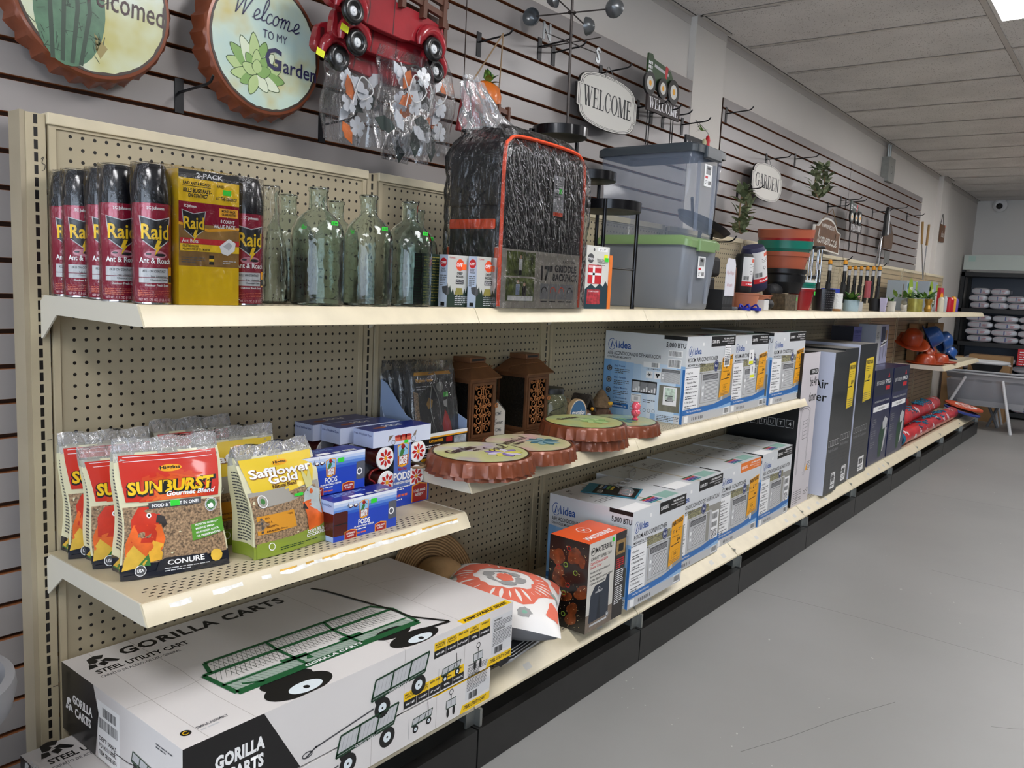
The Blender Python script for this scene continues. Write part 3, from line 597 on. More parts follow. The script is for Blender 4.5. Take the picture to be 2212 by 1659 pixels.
    F.rect(6.7, .1, 10.5, 5.2, white, 1); F.bars(7.6, 4.0, 2.3, .8, ink, 2, 3); F.bars(7.0, 2.85, 3.1, .9, ink, 2, 5)
    for i, q in enumerate(('DEPT 00015', 'PO 1621108042', 'ITEM 583082674')): F.text(q, 6.9, 1.75 - i * .62, .38, ink, 2, w=3.0, bold=.02)
    wagon(F, 12.4, 1.5, .5, -.08); F.lines(16.2, 5.2, 2.4, 2, .25, .12, small, 2)
    return mb.build('carton', None, (x, y, z), 0, bevel=.12, label=label, cat='box', group='flat utility cart cartons')
cart_box(-3.2, -20.6, 8.92, 39.4, 18.6, 3.45, 'lower white and black utility cart carton, mostly hidden under the other one')
cart_box(.8, -20.6, 12.6, 38.9, 20.0, 6.2, 'upper white carton with a green wagon printed on top, at the near end')

# ---- window air conditioner cartons
acw = M('ac_carton_white', 'd9dcdf', .35, coat=.2, var=.02); acb = M('print_ac_blue', '2f6fb5', .4); acl = M('print_ac_pale_blue', '93bbe2', .4); logo = M('print_logo_blue', '1f4f9c', .4)
gd = [M(f'print_blue_tint_{i}', c, .4) for i, c in enumerate(('7fb0e0', '8cb8e3', '9bc2e8', 'acccec', 'bcd6ef', 'cbdff2', 'd8e6f3'))]
foliage = M('print_foliage', '8e8a6a', .5, var=.8, vs=120); badge = M('print_badge', '25356b', .4); amber = M('energy_label', 'f0a818', .5); seam = M('brown_tape', '6d4a36', .6)
shot = M('print_room_photo', '7b7a6c', .5, var=.25, vs=30); swall = M('print_wall_photo', '97958d', .5, var=.06, vs=10)
def ac_logo(F, u, v, s):
    F.ring(u + 3.6 * s, v + 3 * s, 3.4 * s, .45 * s, logo, 2, 22, 60, 330, ry=3.9 * s); F.line([(u + 2.6 * s, v + .5 * s), (u + 4.0 * s, v + 5.2 * s), (u + 5.6 * s, v + 1.4 * s), (u + 7.6 * s, v + 5.6 * s), (u + 8.4 * s, v + .6 * s)], 1.15 * s, logo, 3)
    F.text('idea', u + 10 * s, v + .6 * s, 5.2 * s, logo, 2, w=11.6 * s, bold=.02)
def ac_unit(F, u, v, w, h):
    F.rect(u, v, u + w, v + h, lgry, 3); F.rect(u + .05 * w, v + .76 * h, u + .95 * w, v + .95 * h, dgry, 4)
    F.rect(u + .2 * w, v + .06 * h, u + .94 * w, v + .7 * h, gry, 4)
    for i in range(14):
        y = v + h * (.09 + i * .043); F.rect(u + .21 * w, y, u + .93 * w, y + h * .016, white, 5)
        if i < 4: F.rect(u + .08 * w, v + h * (.79 + i * .035), u + .92 * w, v + h * (.80 + i * .035), lgry, 5)
    for k in (.3, .52): F.disc(u + .1 * w, v + k * h, .05 * w, white, 5, 10, ry=.05 * w / F.sv * F.su)
def ac_carton(x0, x1, y0, y1, z0, z1, label, es=False, remote=False, energy=True, stick=None, cut=0):
    w, d, h = x1 - x0, y1 - y0, z1 - z0
    mb = MB().box(0, w, 0, d, 0, h, acw); f = faces(mb, 0, w, 0, d, 0, h)
    F = f['F']; F.su = w / 100; F.sv = h / 80; F.O -= F.U * cut * F.su
    ac_logo(F, 4, 63, 1.15)
    F.rect(48, 69.5, 100, 79.5, M('print_orange', 'ee7b22', .4) if remote else black, 1); F.rect(49.5, 70.5, 66, 78.5, M('print_orange', 'ee7b22', .4) if remote else ink, 1.6)
    F.text('5,000 BTU', 50, 72.8, 3, white, 2, w=15, bold=.02)
    F.text('FOR SMALL ROOMS' if not es else 'APROXIMADAMENTE', 96, 76, 1.7, white, 2, w=22, al='r', bold=.03); F.text('APPROXIMATELY 10 x 15 ROOM', 96, 73.6, 1.2, white, 2, w=26, al='r'); F.text('UP TO 150 SQ FT', 96, 71.2, 1.2, white, 2, w=14, al='r')
    F.text('AIRE ACONDICIONADO DE HABITACION' if es else 'ROOM AIR CONDITIONER', 4, 56.5, 4.2, ink, 2, w=90 if es else 60, bold=.006)
    F.text('CONTROLES MECANICOS' if es else ('ELECTRONIC CONTROLS WITH REMOTE' if remote else 'MECHANICAL CONTROLS'), 4, 52.8, 2, ink, 2, w=34, bold=.012)
    F.rect(0, 0, 100, 51, white, .8); F.rect(28, 8, 100, 51, swall, 1); F.rect(28, 44, 72, 54, foliage, 1.5); F.rect(28, 8, 32, 46, lgry, 2); F.rect(76, 10, 80, 46, lgry, 2); F.line([(28, 46), (78, 46)], 1.4, lgry, 2)
    F.rect(0, 0, 100, 8, lgry, 1); F.line([(0, 51.6), (60, 51.6)], .4, small, 2)
    ac_unit(F, 33, 17, 36, 28); F.rect(30, 14, 76, 16.5, lgry, 2.5)
    for i, q in enumerate(('EasyCool', 'Washable Filter', 'Mechanical Control', '2 Fan Speeds')):
        F.text('> ' + q, 2, 46 - i * 9, 1.9, ink, 2, w=3 + len(q) * 1.15, bold=.015); F.lines(3, 43.5 - i * 9, 21, 2, 1.9, .8, small, 2, i); F.line([(1, 40.6 - i * 9), (26, 40.6 - i * 9)], .2, gry, 2)
    F.poly([(0, 8), (0, 13), (60, 13.6), (100, 19), (100, 12), (70, 9.4), (40, 8)], acb, 3); F.poly([(40, 8), (70, 9.4), (100, 12), (100, 8)], acl, 2.5); F.text('One Year Limited Warranty', 7, 10, 1.8, white, 4, w=30)
    F.disc(61, 51, 5.2, badge, 6, 22, ry=5.2 * F.su / F.sv); F.ring(61, 51, 4.2, .35, lgry, 7, ry=4.2 * F.su / F.sv); F.text('No.1', 61, 50, 2.6, white, 7, w=5, al='c', bold=.03)
    F.rect(4, 1, 11, 7, white, 1.5)
    for i in range(7): F.line([(19 + i * 3.4, 2), (19 + i * 3.4, 5)], 1.4, dgry, 2)
    F.rect(84, 1, 97, 8, white, 2); F.bars(85, 2, 11, 5, ink, 3, 4)
    if remote: F.rect(80, 14, 84, 24, white, 4)
    if energy:
        F.poly([(71, 19), (94, 22), (97, 61), (74, 58)], amber, 8)
        q = .06; F.text('ENERGYGUIDE', 74.3, 54, 3.6, ink, 9, w=21.5, bold=.04, rot=.1); F.line([(84, 52), (84, 47)], .6, ink, 9); F.poly([(82.6, 49), (85.4, 49), (84, 46.6)], ink, 9)
        F.lines(76, 50, 5, 2, 1.6, .5, small, 9); F.lines(87, 51, 6, 2, 1.6, .5, small, 9); F.text('Estimated Yearly Cost', 76, 44, 1, ink, 9, w=14); F.text('$44', 86, 39.5, 3, ink, 9, w=6.5, bold=.03); F.line([(74, 36.4), (91, 37.6)], .8, ink, 9)
        F.text('11.0', 80, 27.5, 2.6, ink, 9, w=6, bold=.03); F.line([(77, 25.4), (89, 26.2), (89.4, 31.8), (77.4, 31), (77, 25.4)], .25, ink, 9); F.lines(74, 24, 18, 3, 1.3, .45, small, 9)
    if es: F.rect(80, 16, 96, 44, white, 8); F.bars(81, 36, 12, 6, ink, 9, 2); F.bars(81, 28, 12, 5, ink, 9, 6); F.lines(81, 25, 13, 6, 1.5, .8, ink, 9)
    if stick == 'paper': F.rect(77, 49, 90, 70, white, 10); F.lines(78, 68, 11, 9, 1.7, .6, small, 11); F.bars(78.5, 50.5, 9, 5, ink, 11)
    if stick == 'num':
        for u, v, t in ((42, 48, '2'), (48, 33, '1')): F.rect(u, v, u + 14, v + 16, white, 10); F.text(t, u + 7, v + 7, 6, ink, 11, al='c', bold=.02); F.rect(u + 1, v + 1, u + 13, v + 4, yellow_tag, 11)
    F.rect(30, 71, 33.5, 74, white, 2)
    F.O += F.U * cut * F.su
    L = f['L']; L.su = d / 100; L.sv = h / 80
    for i, g in enumerate(gd): L.rect(i * 9.5, 0, i * 9.5 + 9.5, 53 - i * .5, g, 1)
    L.rect(66.5, 0, 90, 53, gd[5], 1); L.rect(90, 8, 100, 53, acl, 1.2); L.rect(97, 0, 100, 50, acb, 1.6)
    ac_logo(L, 4, 63.5, 1.35); L.text('5,000 BTU', 76, 69.5, 4.4, ink, 2, w=23, bold=.02); L.rect(73, 76.5, 100, 80, black, 1)
    L.text('AIRE ACONDICIONADO DE HABITACION', 4, 57.8, 3.4, ink, 2, w=66, bold=.01); L.text('CONTROLES MECANICOS', 4, 54.6, 2, ink, 2, w=30, bold=.015)
    L.bars(80, 61.5, 15, 4.5, ink, 3, 2, white, .8); L.bars(80, 51.5, 14, 6.5, ink, 3, 9, white, .8); L.rect(50, 49, 70, 54, white, 2); L.bars(60, 49.6, 8, 4, ink, 3, 4)
    for i, (v, q) in enumerate(((45.5, 'Facil Fresco'), (34.5, 'Filtro Lavable'), (24.5, 'Control Mecanico'), (15, '2 Velocidades de'))):
        L.disc(7.5, v - 1, 3.3, dgry, 2, 18, ry=3.3 * L.su / L.sv); L.ring(7.5, v - 1, 1.8, .4, lgry, 3, 12, ry=1.8 * L.su / L.sv)
        L.text(q, 14, v + 1, 1.8, navy, 2, w=len(q) * 1.1, bold=.015); L.lines(14, v - 1, 19, 3, 1.7, .7, small, 2, i)
    L.text('2 IN 1 COMODIDAD', 54, 47, 1.3, ink, 2, w=17); L.rect(54, 39, 62, 45.5, white, 2); L.rect(64, 39, 72, 45.5, white, 2)
    for a in range(3): L.line([(58 + 2.6 * math.cos(a * 1.047), 42.3 + 2.2 * math.sin(a * 1.047)), (58 - 2.6 * math.cos(a * 1.047), 42.3 - 2.2 * math.sin(a * 1.047))], .5, black, 3)
    for a in range(3): L.disc(68 + 1.4 * math.cos(a * 2.1 + .5), 42.3 + 1.3 * math.sin(a * 2.1 + .5), 1.2, black, 3, 10)
    L.rect(37, 24, 68, 36, black, 2); L.rect(38, 25, 47, 34.5, lgry, 3); L.rect(47.6, 25, 57, 34.5, gry, 3); L.rect(57.6, 25, 67, 34.5, gry, 3)
    for i in range(9): L.rect(39 + i * 3.2, 25.5, 41 + i * 3.2, 27 + (i % 3) * 1.6, white, 4)
    L.rect(37, 14, 50, 22.5, white, 2); L.line([(38, 15), (49, 15), (49, 21.5), (38, 21.5), (38, 15)], .35, dgry, 3); L.rect(41, 16.5, 46, 20, lgry, 3); L.lines(52, 18.5, 15, 2, 1.8, .8, small, 2)
    L.rect(68, 0, 98, 53, gd[6], 1.4) if 0 else None
    ac_unit(L, 72, 36.5, 23, 13); L.rect(71, 10, 96, 34, shot, 2); L.rect(76, 16, 92, 33, white, 3); L.rect(78, 21, 90, 32, M('print_window_light', 'c9dccb', .5, var=.3, vs=80), 4); ac_unit(L, 79, 19.5, 9, 6)
    L.rect(0, 7, 34, 11.5, acb, 2); L.text('Garantia limitada de 1 ano', 9, 8.3, 1.7, white, 3, w=23)
    for i in range(6): L.ring(38 + i * 5.5, 8.5, 1.7, .35, dgry, 2, 10)
    L.rect(62, 1, 68, 6.5, acl, 2); L.lines(70, 6, 26, 4, 1.5, .6, small, 2, 5)
    t = f['T']; t.line([(w * .5, 0), (w * .5, d)], .5, M('clear_tape', 'b9a88c', .3), 1); t.rect(.2, .1, w * .32, 2.6, white, 1) if not remote else None
    for i in range(5): t.rect(w * .4, .8 + i * .42, w * .62, 1.15 + i * .42, (M('print_teal', '2d8a8e'), navy, M('print_purple', '6b3d8c'), red, pg)[i], 2)
    t.rect(w * .66, .7, w * .92, 3.0, M('print_sea_green', '8fb5aa', .5), 2)
    for i in range(14):
        r = random.Random(i + int(x0)); t.text(r.choice(('x', '44', '+', 'o', 'F', 'H')), r.uniform(1, w - 2), r.uniform(4, d - 1), .7, dgry, 2)
    t.lines(1, d * .5, w * .4, 3, .5, .15, small, 2); t.lines(w * .55, d * .75, w * .35, 3, .5, .15, small, 2)
    return mb.build('air_conditioner_carton', None, (x0, y0, z0), 0, bevel=.09, label=label, cat='box', group='window air conditioner cartons')
ac_carton(68.0, 84.3, -19.2, -5, 8.92, 23.0, 'nearest lower air conditioner carton, right beside the orange-topped grill cover box')
ac_carton(84.6, 102.4, -17.2, -2.6, 8.92, 23.0, 'lower air conditioner carton with Spanish wording and a white barcode sheet, second from the left', es=True, energy=False)
ac_carton(102.7, 121.4, -16.6, -2, 8.92, 23.1, 'lower air conditioner carton with an orange panel at its top corner', remote=True)
ac_carton(121.8, 138.1, -16.8, -2, 8.92, 23.2, 'lower air conditioner carton farthest right, touching the tall black carton', es=True, energy=False)
ac_carton(88.8, 107.6, -15.3, -.2, 32.52, 46.6, 'foremost air conditioner carton on the upper shelf, white paper slip over its yellow label', stick='paper')
ac_carton(108.2, 124.2, -15.0, -.4, 32.52, 46.4, 'middle air conditioner carton on the upper shelf with two small number stickers', stick='num')
ac_carton(125.0, 143.2, -15.7, -.4, 32.52, 46.6, 'air conditioner carton at the right end of the upper shelf')
# leaflet and cables lying on the nearest lower carton
mb = MB(); F = Face(mb, (0, 0, 0), (1, 0, 0), (0, 1, 0)); mb.box(0, 6.2, 0, 8.4, 0, .05, M('print_teal_card', '2a7f98', .4)); F.O.z = .05
F.rect(.3, .3, 5.9, 6.8, black, 1); F.ring(1.9, 1.8, .8, .25, M('print_salmon', 'd8654e'), 2)
for i, c in enumerate(('d8c04a', '6fae5a', '4f86c4', 'c9c9c0')): F.rect(3.4, 4.2 + i * .6, 5.6, 4.6 + i * .6, M('swatch_' + 'abcd'[i], c), 2)
F.text('LED', .8, 5.4, .8, white, 2)
mb.build('leaflet', None, (74.5, -15.9, 23.1), .35, label='dark leaflet card lying on the nearest lower air conditioner carton', cat='leaflet')
blister = M('clear_blister', 'd9dee0', .1, trans=.6, alpha=.7)
mb = MB(); mb.grid(lambda a, b: (3.2 * (a - .5) * (1 - .2 * b), 2.0 * (b - .5), .95 * math.sin(math.pi * a) ** .4 * math.sin(math.pi * b) ** .4), 12, 10, blister)
mb.build('blister_pack', None, (76.2, -13.2, 23.17), .3, label='clear plastic blister pack with a coiled white cable on the carton top', cat='package')
mb = MB()
mb.tube(catmull([(-2 + .4 * k, 1.2 * math.sin(k * 1.1) * .5, .2 + .1 * (k % 3)) for k in range(16)], 5), .09, M('silver_cable', 'b4b4b6', .35, metal=.4), 6); mb.tube(catmull([(4, 0, .3), (8, 1.2, .35), (12, 1.4, .3), (9, .4, .4), (5, -.3, .45)], 6), .1, MATS['silver_cable'], 6)
mb.build('coiled_cable', None, (79.5, -10.6, 23.2), .25, label='silver cable trailing from the leaflet across the lower carton', cat='cable')

# ---- grill cover box
org = M('print_bright_orange', 'f2602a', .35, coat=.3); chick = M('print_grilled_chicken', '6e3518', .3, var=.75, vs=28, coat=.5); mbw = M('print_cream_panel', 'cfccc3', .45)
w, d, h = 9.3, 6.2, 12.1
mb = MB().box(0, w, 0, d, 0, h, M('grill_box_black', '17110f', .3, coat=.4)); f = faces(mb, 0, w, 0, d, 0, h); F = f['F']
f['T'].rect(0, 0, w, d, org, .6); f['T'].text('MASTERBUILT', 4.6, 1.0, 1.0, white, 2, w=6.6, al='c', bold=.03); f['T'].ring(4.6, 4.0, 1.0, .12, white, 2); f['T'].text('M', 4.6, 3.6, .8, white, 2, al='c')
F.rect(0, 0, w * .7, h, mbw, .6); F.text('MASTERBUILT', 1.6, 10.6, .75, ink, 2, w=4.4, bold=.02); F.ring(.95, 10.9, .5, .09, ink, 2); F.text('M', .95, 10.7, .5, ink, 2, al='c', bold=.02)
F.text('GRAVITY SERIES 560', .5, 9.7, .45, ink, 2, w=5.0); F.text('Digital Charcoal Grill +', .5, 9.15, .38, red, 2, w=4.2); F.text('Smoker Cover', .5, 8.6, .38, red, 2, w=2.7)
for i, q in enumerate(('Housse pour gril au charbon +', 'fumoir numeriques', 'Parrilla digital de carbon vegetal', '+ Cubierta del ahumador')): F.text(q, .5, 7.95 - i * .52, .32, ink, 2, w=len(q) * .165)
F.rect(0, 0, w * .7, 2.4, M('print_boards', '7d6f62', .5, var=.2, vs=50), 1)
F.poly([(.7, 1.2), (.9, 4.9), (1.9, 6.1), (4.4, 6.2), (4.7, 6.9), (5.4, 6.9), (5.5, 1.6), (5.3, 1.3)], M('print_cover_blue', '2a323f', .4), 2); F.poly([(2.6, 1.3), (3.1, 5.2), (3.5, 1.3)], M('print_cover_shade', '1c222c', .4), 3)
F.text('MASTERBUILT', 2.9, 5.0, .24, white, 4, w=1.7, al='c'); F.ring(2.9, 5.5, .22, .05, white, 4, 10); F.disc(5.3, 1.3, .4, lgry, 3, 12); F.ring(5.3, 1.3, .3, .1, dgry, 4, 10); F.rect(1.0, .7, 5.2, .95, lgry, 2)
F.rect(w * .73, 9.0, w * .98, 11.0, M('print_tan', '9a7a48', .5, var=.3, vs=60), 1); F.rect(w * .79, 9.4, w * .93, 10.5, black, 2)
F.lines(w * .75, 8.4, 2.0, 5, .3, .14, red, 2, 1); F.lines(w * .75, 6.8, 2.0, 8, .28, .12, white, 2, 2); F.lines(w * .75, 4.4, 2.0, 9, .28, .12, white, 2, 3); F.rect(w * .6, 11.2, w * .66, 11.8, green_tag, 3)
L = f['L']; r = random.Random(3); grn = M('print_pepper', '7f9a3a', .3); rd = M('print_chilli', 'a3241b', .3)
for i in range(13):
    cx, cy = r.uniform(.8, d - .8), r.uniform(.8, h - 1.4); a = r.uniform(0, 3); rx, ry_ = r.uniform(.5, .9), r.uniform(.8, 1.5)
    P = [(cx + rx * math.cos(t) * math.cos(a) * (1 + .2 * math.sin(3 * t + i)) - ry_ * math.sin(t) * math.sin(a), cy + rx * math.cos(t) * math.sin(a) + ry_ * math.sin(t) * math.cos(a)) for t in [k * .35 for k in range(18)]]
    L.poly([(min(max(a_, .05), d - .05), min(max(b, .05), h - .05)) for a_, b in P], chick, 1 + i * .08)
for i in range(90): L.disc(r.uniform(.2, d - .2), r.uniform(.2, h - .5), r.uniform(.03, .07), M('print_sesame', 'e6cf9a', .4), 4, 6)
for i in range(8): L.ring(r.uniform(.8, d - .8), r.uniform(1, h - 1), .3, .12, (grn, rd)[i % 2], 4, 10)
mb.build('grill_cover_box', None, (57.0, -19.3, 8.92), 0, bevel=.05, label='orange-topped grill cover box with glazed chicken photo, standing before the air conditioner cartons', cat='box')

# ---- cushions
ikat = M('ikat_fabric', 'e9e6e2', .85, sheen=.2); coral = M('coral_print', 'e0715a', .85); greyf = M('grey_print', '9d9c9a', .85); mint = M('mint_print', '7fb09a', .85); cback = M('grey_cushion_back', '77787c', .8)
def cushion(mb, w, d, t, face, back, tf, marks=None):
    def fn(a, b, s):
        u, v = 2 * a - 1, 2 * b - 1; e = (1 - abs(u) ** 2.6) * (1 - abs(v) ** 2.6); p = 1 - .07 * (1 - abs(u)) * (abs(v) ** 3); q = 1 - .07 * (1 - abs(v)) * (abs(u) ** 3)
        return tf @ Vector((u * w / 2 * q, v * d / 2 * p, s * t / 2 * max(e, 0) ** .5 + .06 * math.sin(9 * u + 4 * v)))
    mb.grid(lambda a, b: fn(a, b, 1), 26, 26, face); mb.grid(lambda a, b: fn(1 - a, b, -1), 26, 26, back)
    if marks:
        for P, m, l in marks:
            n = len(P); cx = sum(p[0] for p in P) / n; cy = sum(p[1] for p in P) / n; k = len(mb.v)
            rings = [(1, .05), (.6, .05), (.2, .05)]
            for s_, _ in rings:
                for x, y in P:
                    xx, yy = cx + (x - cx) * s_, cy + (y - cy) * s_; mb.v.append(tuple(fn(xx, yy, 1) + (tf.to_3x3() @ Vector((0, 0, .03 + .015 * l)))))
            i = mb.mi(m)
            for q in range(2):
                for j in range(n): mb.f.append((k + q * n + j, k + q * n + (j + 1) % n, k + (q + 1) * n + (j + 1) % n, k + (q + 1) * n + j)); mb.m.append(i)
            mb.f.append(tuple(k + 2 * n + j for j in range(n))); mb.m.append(i)
def wob(P, n=5, a=.02, seed=0):
    r = random.Random(seed); Q = []
    for i in range(len(P)):
        p, q = P[i], P[(i + 1) % len(P)]
        for k in range(n): t = k / n; Q.append((p[0] + (q[0] - p[0]) * t + r.uniform(-a, a), p[1] + (q[1] - p[1]) * t + r.uniform(-a, a)))
    return Q
def ring_marks(rx0, ry0, rx1, ry1, m, l, a=.016, seed=1, cx=.5, cy=.5, n=30):
    out = []; r = random.Random(seed); A = [r.uniform(-a, a) for _ in range(n + 1)]; A[-1] = A[0]
    f_ = lambda i, rx, ry_, s: (cx + (rx + A[i % n] * s) * math.cos(2 * math.pi * i / n), cy + (ry_ + A[i % n] * s) * math.sin(2 * math.pi * i / n))
    for i in range(n): out.append(([f_(i, rx0, ry0, 1.5), f_(i + 1, rx0, ry0, 1.5), f_(i + 1, rx1, ry1, -1), f_(i, rx1, ry1, -1)], m, l))
    return out
mk = ring_marks(.36, .42, .2, .24, coral, 1, .02) + ring_marks(.13, .16, .08, .10, greyf, 2, .02, 4) + [(wob(circ(.07, 10, .5, .5), 2, .01, 2), coral, 2)]
mk += [(wob([(.1, .02), (.3, .02), (.34, .1), (.12, .14)], 4, .008, 5), coral, 1), (wob([(.66, .02), (.9, .02), (.88, .14), (.68, .1)], 4, .008, 6), coral, 1), (wob([(.02, .6), (.1, .5), (.12, .9), (.04, .95)], 4, .008, 7), coral, 1), (wob([(.9, .55), (.98, .6), (.96, .95), (.88, .9)], 4, .008, 8), coral, 1)]
for i, (a, b) in enumerate(((.08, .3), (.92, .32), (.5, .06), (.5, .95), (.2, .9), (.8, .9))): mk += [(wob(circ(.045, 8, a, b, .06), 2, .008, i), greyf, 1), (circ(.016, 8, a, b, .022), mint, 2)]
mb = MB(); cushion(mb, 15.5, 15.5, 6.0, ikat, cback, Matrix.Rotation(.6, 4, 'Z') @ Matrix.Rotation(.12, 4, 'X'), mk)
mb.build('throw_cushion', None, (47.6, -12.6, 14.4), 0, smooth=60, label='white cushion with coral and grey ikat print, topmost of the cushion pile', cat='cushion', group='ikat print cushions')
mb = MB(); cushion(mb, 14, 14, 3.6, ikat, cback, Matrix.Rotation(.15, 4, 'Z') @ Matrix.Rotation(-.05, 4, 'X'), mk)
mb.build('throw_cushion', None, (41.2, -11.4, 12.2), 0, smooth=60, label='coral and grey ikat print cushion squeezed beneath the topmost one, beside the carton', cat='cushion', group='ikat print cushions')
blk = M('black_patterned_fabric', '19191b', .8); wl = M('white_woven_line', 'b9b9bb', .8); mb = MB(); cushion(mb, 14, 12.5, 3.4, blk, blk, Matrix.Identity(4))
for k in range(7): mb.tube([((7.0 - .15 * abs(k - 3)) * math.cos(t) * (1 if 1 else 0), 6.2 * math.sin(t), -1.2 + k * .4) if 0 else Vector((7.05 * max(-1, min(1, 1.25 * math.cos(t))) * (1 - .03 * abs(k - 3)), 6.3 * max(-1, min(1, 1.25 * math.sin(t))) * (1 - .03 * abs(k - 3)), (k - 3) * .24)) for t in [i * .2618 for i in range(24)]], .05, wl, 5, closed=True)
mb.build('throw_cushion', None, (46.0, -12.2, 10.7), .12, smooth=60, label='black cushion with thin white lines, lowest in the cushion pile', cat='cushion')
# ---- straw hat leaning on the panel
straw = M('straw', 'b08f62', .85, var=.12, vs=30, bump=.3, bs=120); braid = M('straw_braid_dark', '7d6140', .9)  # darker straw for the braid rings and cord
t = T('sun_hat', 'wide-brimmed tan straw sun hat leaning against the pegboard behind the cart carton', 'hat', (45.5, -3.2, 14.6), rot=(R(68), R(8), R(-8)))
mb = MB(); mb.lathe([(6.9 - i * .36 / 1, .12 + .35 * math.sin(i * 1.1) * .12 - i * .04) for i in range(11)], straw, n=40, cap0=False, cap1=False)
for i in range(10): mb.tube([((6.8 - i * .36) * math.cos(a), (6.8 - i * .36) * math.sin(a), .2 - i * .04) for a in [k * .157 for k in range(40)]], .035, braid, 4, closed=True)
mb.build('brim', t, smooth=60, solid=.12)
mb = MB(); mb.lathe([(3.4, -.3), (3.35, .8), (3.1, 2.4), (2.7, 3.3), (1.6, 3.8), (.05, 3.7)], straw, n=32, cap0=False, cap1=False); mb.build('crown', t, smooth=60)
mb = MB(); mb.lathe([(3.47, -.1), (3.45, .35)], braid, n=32, cap0=False, cap1=False); mb.build('cord', t, smooth=60)

# ---- tall portable air conditioner cartons
pw = M('pinkish_white_carton', 'd5cfd3', .4, var=.02); pblk = M('charcoal_carton', '24282a', .3, coat=.4, var=.25, vs=6); blu_w = M('bluish_white_carton', 'cdd2e6', .38)
w, d, h = 10.6, 15.4, 33.2
mb = MB().box(0, w, 0, d, 0, h, M('black_glossy_carton', '0e1114', .3, coat=.3)); f = faces(mb, 0, w, 0, d, 0, h); F = f['F']; F.rect(0, 0, w, h, pw, .6)
F.text('Portable Air', w - .4, 25.9, 2.0, ink, 2, w=13.0, al='r') if 0 else F.text('ble Air', w - .5, 25.9, 2.1, ink, 2, w=4.6, al='r', bold=.015); F.text('tioner', w - .7, 22.6, 2.1, ink, 2, w=4.4, al='r', bold=.015); F.rrect(w - 6, 28.4, w - .3, 29.6, .55, black, 2); F.text('10W-SZX', w - .7, 28.7, .7, white, 3, al='r', w=3.8, bold=.02)
for g in (0, .45): F.line(catmull([(1.3 + g, 6.5 + g), (1.2 + g, 19 - g), (2 + g, 21.5 - g), (6.6 - g, 21.2 - g), (7.2 - g, 19 - g), (7.0 - g, 7.5 + g), (5.8 - g, 6.4 + g)], 5), .09, dgry, 2)
F.line([(3.4, 14.5), (6.2, 14.7), (6.2, 18.6), (3.4, 18.4), (3.4, 14.5)], .12, dgry, 2)
for i in range(4): F.line([(3.4, 15.3 + i * .8), (6.2, 15.5 + i * .8)], .08, dgry, 2)
F.poly([(7.2, 7.1), (8.6, 7.2), (7.9, 8.7)], amber, 2); F.lines(8.0, 9.0, 2.3, 6, .35, .12, small, 2); F.lines(1, 3.3, 5, 4, .45, .14, small, 2); F.lines(1, 1.6, 5, 3, .45, .14, small, 2, 4); F.text('CEC', 7.2, 1.7, .95, ink, 2, w=1.9); F.ring(9.7, 2.6, .5, .12, ink, 2, 12)
L = f['L']
for i in range(7): L.line([(1.2 + i * 1.95, 17.2), (2.8 + i * 1.95, 17.2), (2.8 + i * 1.95, 18.8), (1.2 + i * 1.95, 18.8), (1.2 + i * 1.95, 17.2)], .1, lgry, 2); L.text(('R', 'X', 'Y', 'TT', 'U', 'T', '4')[i], 2 + i * 1.95, 17.6, .8, lgry, 2, al='c', bold=.02)
mb.build('portable_air_conditioner_carton', None, (141.2, -16.4, 8.92), 0, bevel=.08, label='pinkish white tall carton with a black side, first of the tall cartons', cat='box', group='tall portable air conditioner cartons')
def tall_box(x0, x1, y0, y1, z1, label, side, energy, tx=False):
    w, d, h = x1 - x0, y1 - y0, z1 - 8.92
    mb = MB().box(0, w, 0, d, 0, h, pblk); f = faces(mb, 0, w, 0, d, 0, h); L = f['L']; L.rect(0, 0, d, h, side, .6); f['T'].rect(.2, .2, w - .2, d - .2, M('grey_carton_top', '8f8c88', .5, var=.2, vs=6), .5)  # top overlaid with mottled grey
    if tx: L.text('Air', 10.7, h * .75, 2.1, ink, 2, w=3.3, bold=.012); L.text('ner', 10.2, h * .66, 2.0, ink, 2, w=3.7, bold=.012); L.rrect(5.0, h * .835, 11.6, h * .875, .6, black, 2); L.text('10W-SZX', 7.6, h * .846, .75, white, 3, w=3.8, bold=.02)
    F = f['F']
    F.text('Portable Air Conditioner', 1, h * .30, .8, gry, 2, w=w * .75); F.lines(1, h * .27, w * .7, 10, .9, .18, dgry, 2, int(x0))
    for i in range(6): F.line([(1 + i * w * .13, h * .34), (1 + i * w * .13 + 1.2, h * .34), (1 + i * w * .13 + 1.2, h * .38), (1 + i * w * .13, h * .38), (1 + i * w * .13, h * .34)], .12, lgry, 2)
    F.rect(w * .5, .8, w * .82, 4.6, white, 2); F.bars(w * .54, 2.6, w * .22, 1.4, ink, 3); F.lines(w * .53, 2.2, w * .24, 3, .4, .15, small, 3)
    if energy: F.poly([(w * .4, h * .56), (w * .86, h * .575), (w * .86, h * .9), (w * .4, h * .89)], M('energy_label_lemon', 'e8c92a', .5), 2); F.text('ENERGYGUIDE', w * .63, h * .85, .9, ink, 3, w=w * .38, al='c', bold=.04); F.lines(w * .45, h * .83, w * .3, 3, .5, .12, ink, 3); F.text('$69', w * .6, h * .74, .9, ink, 3, bold=.03); F.line([(w * .42, h * .72), (w * .7, h * .722)], .3, ink, 3); F.lines(w * .42, h * .63, w * .4, 6, .5, .12, small, 3)
    mb.build('portable_air_conditioner_carton', None, (x0, y0, 8.92), 0, bevel=.1, label=label, cat='box', group='tall portable air conditioner cartons')
tall_box(157.5, 167.3, -18.0, -3, 41.8, 'tall charcoal carton whose white side reads Air, second of the tall cartons', blu_w, False, True)
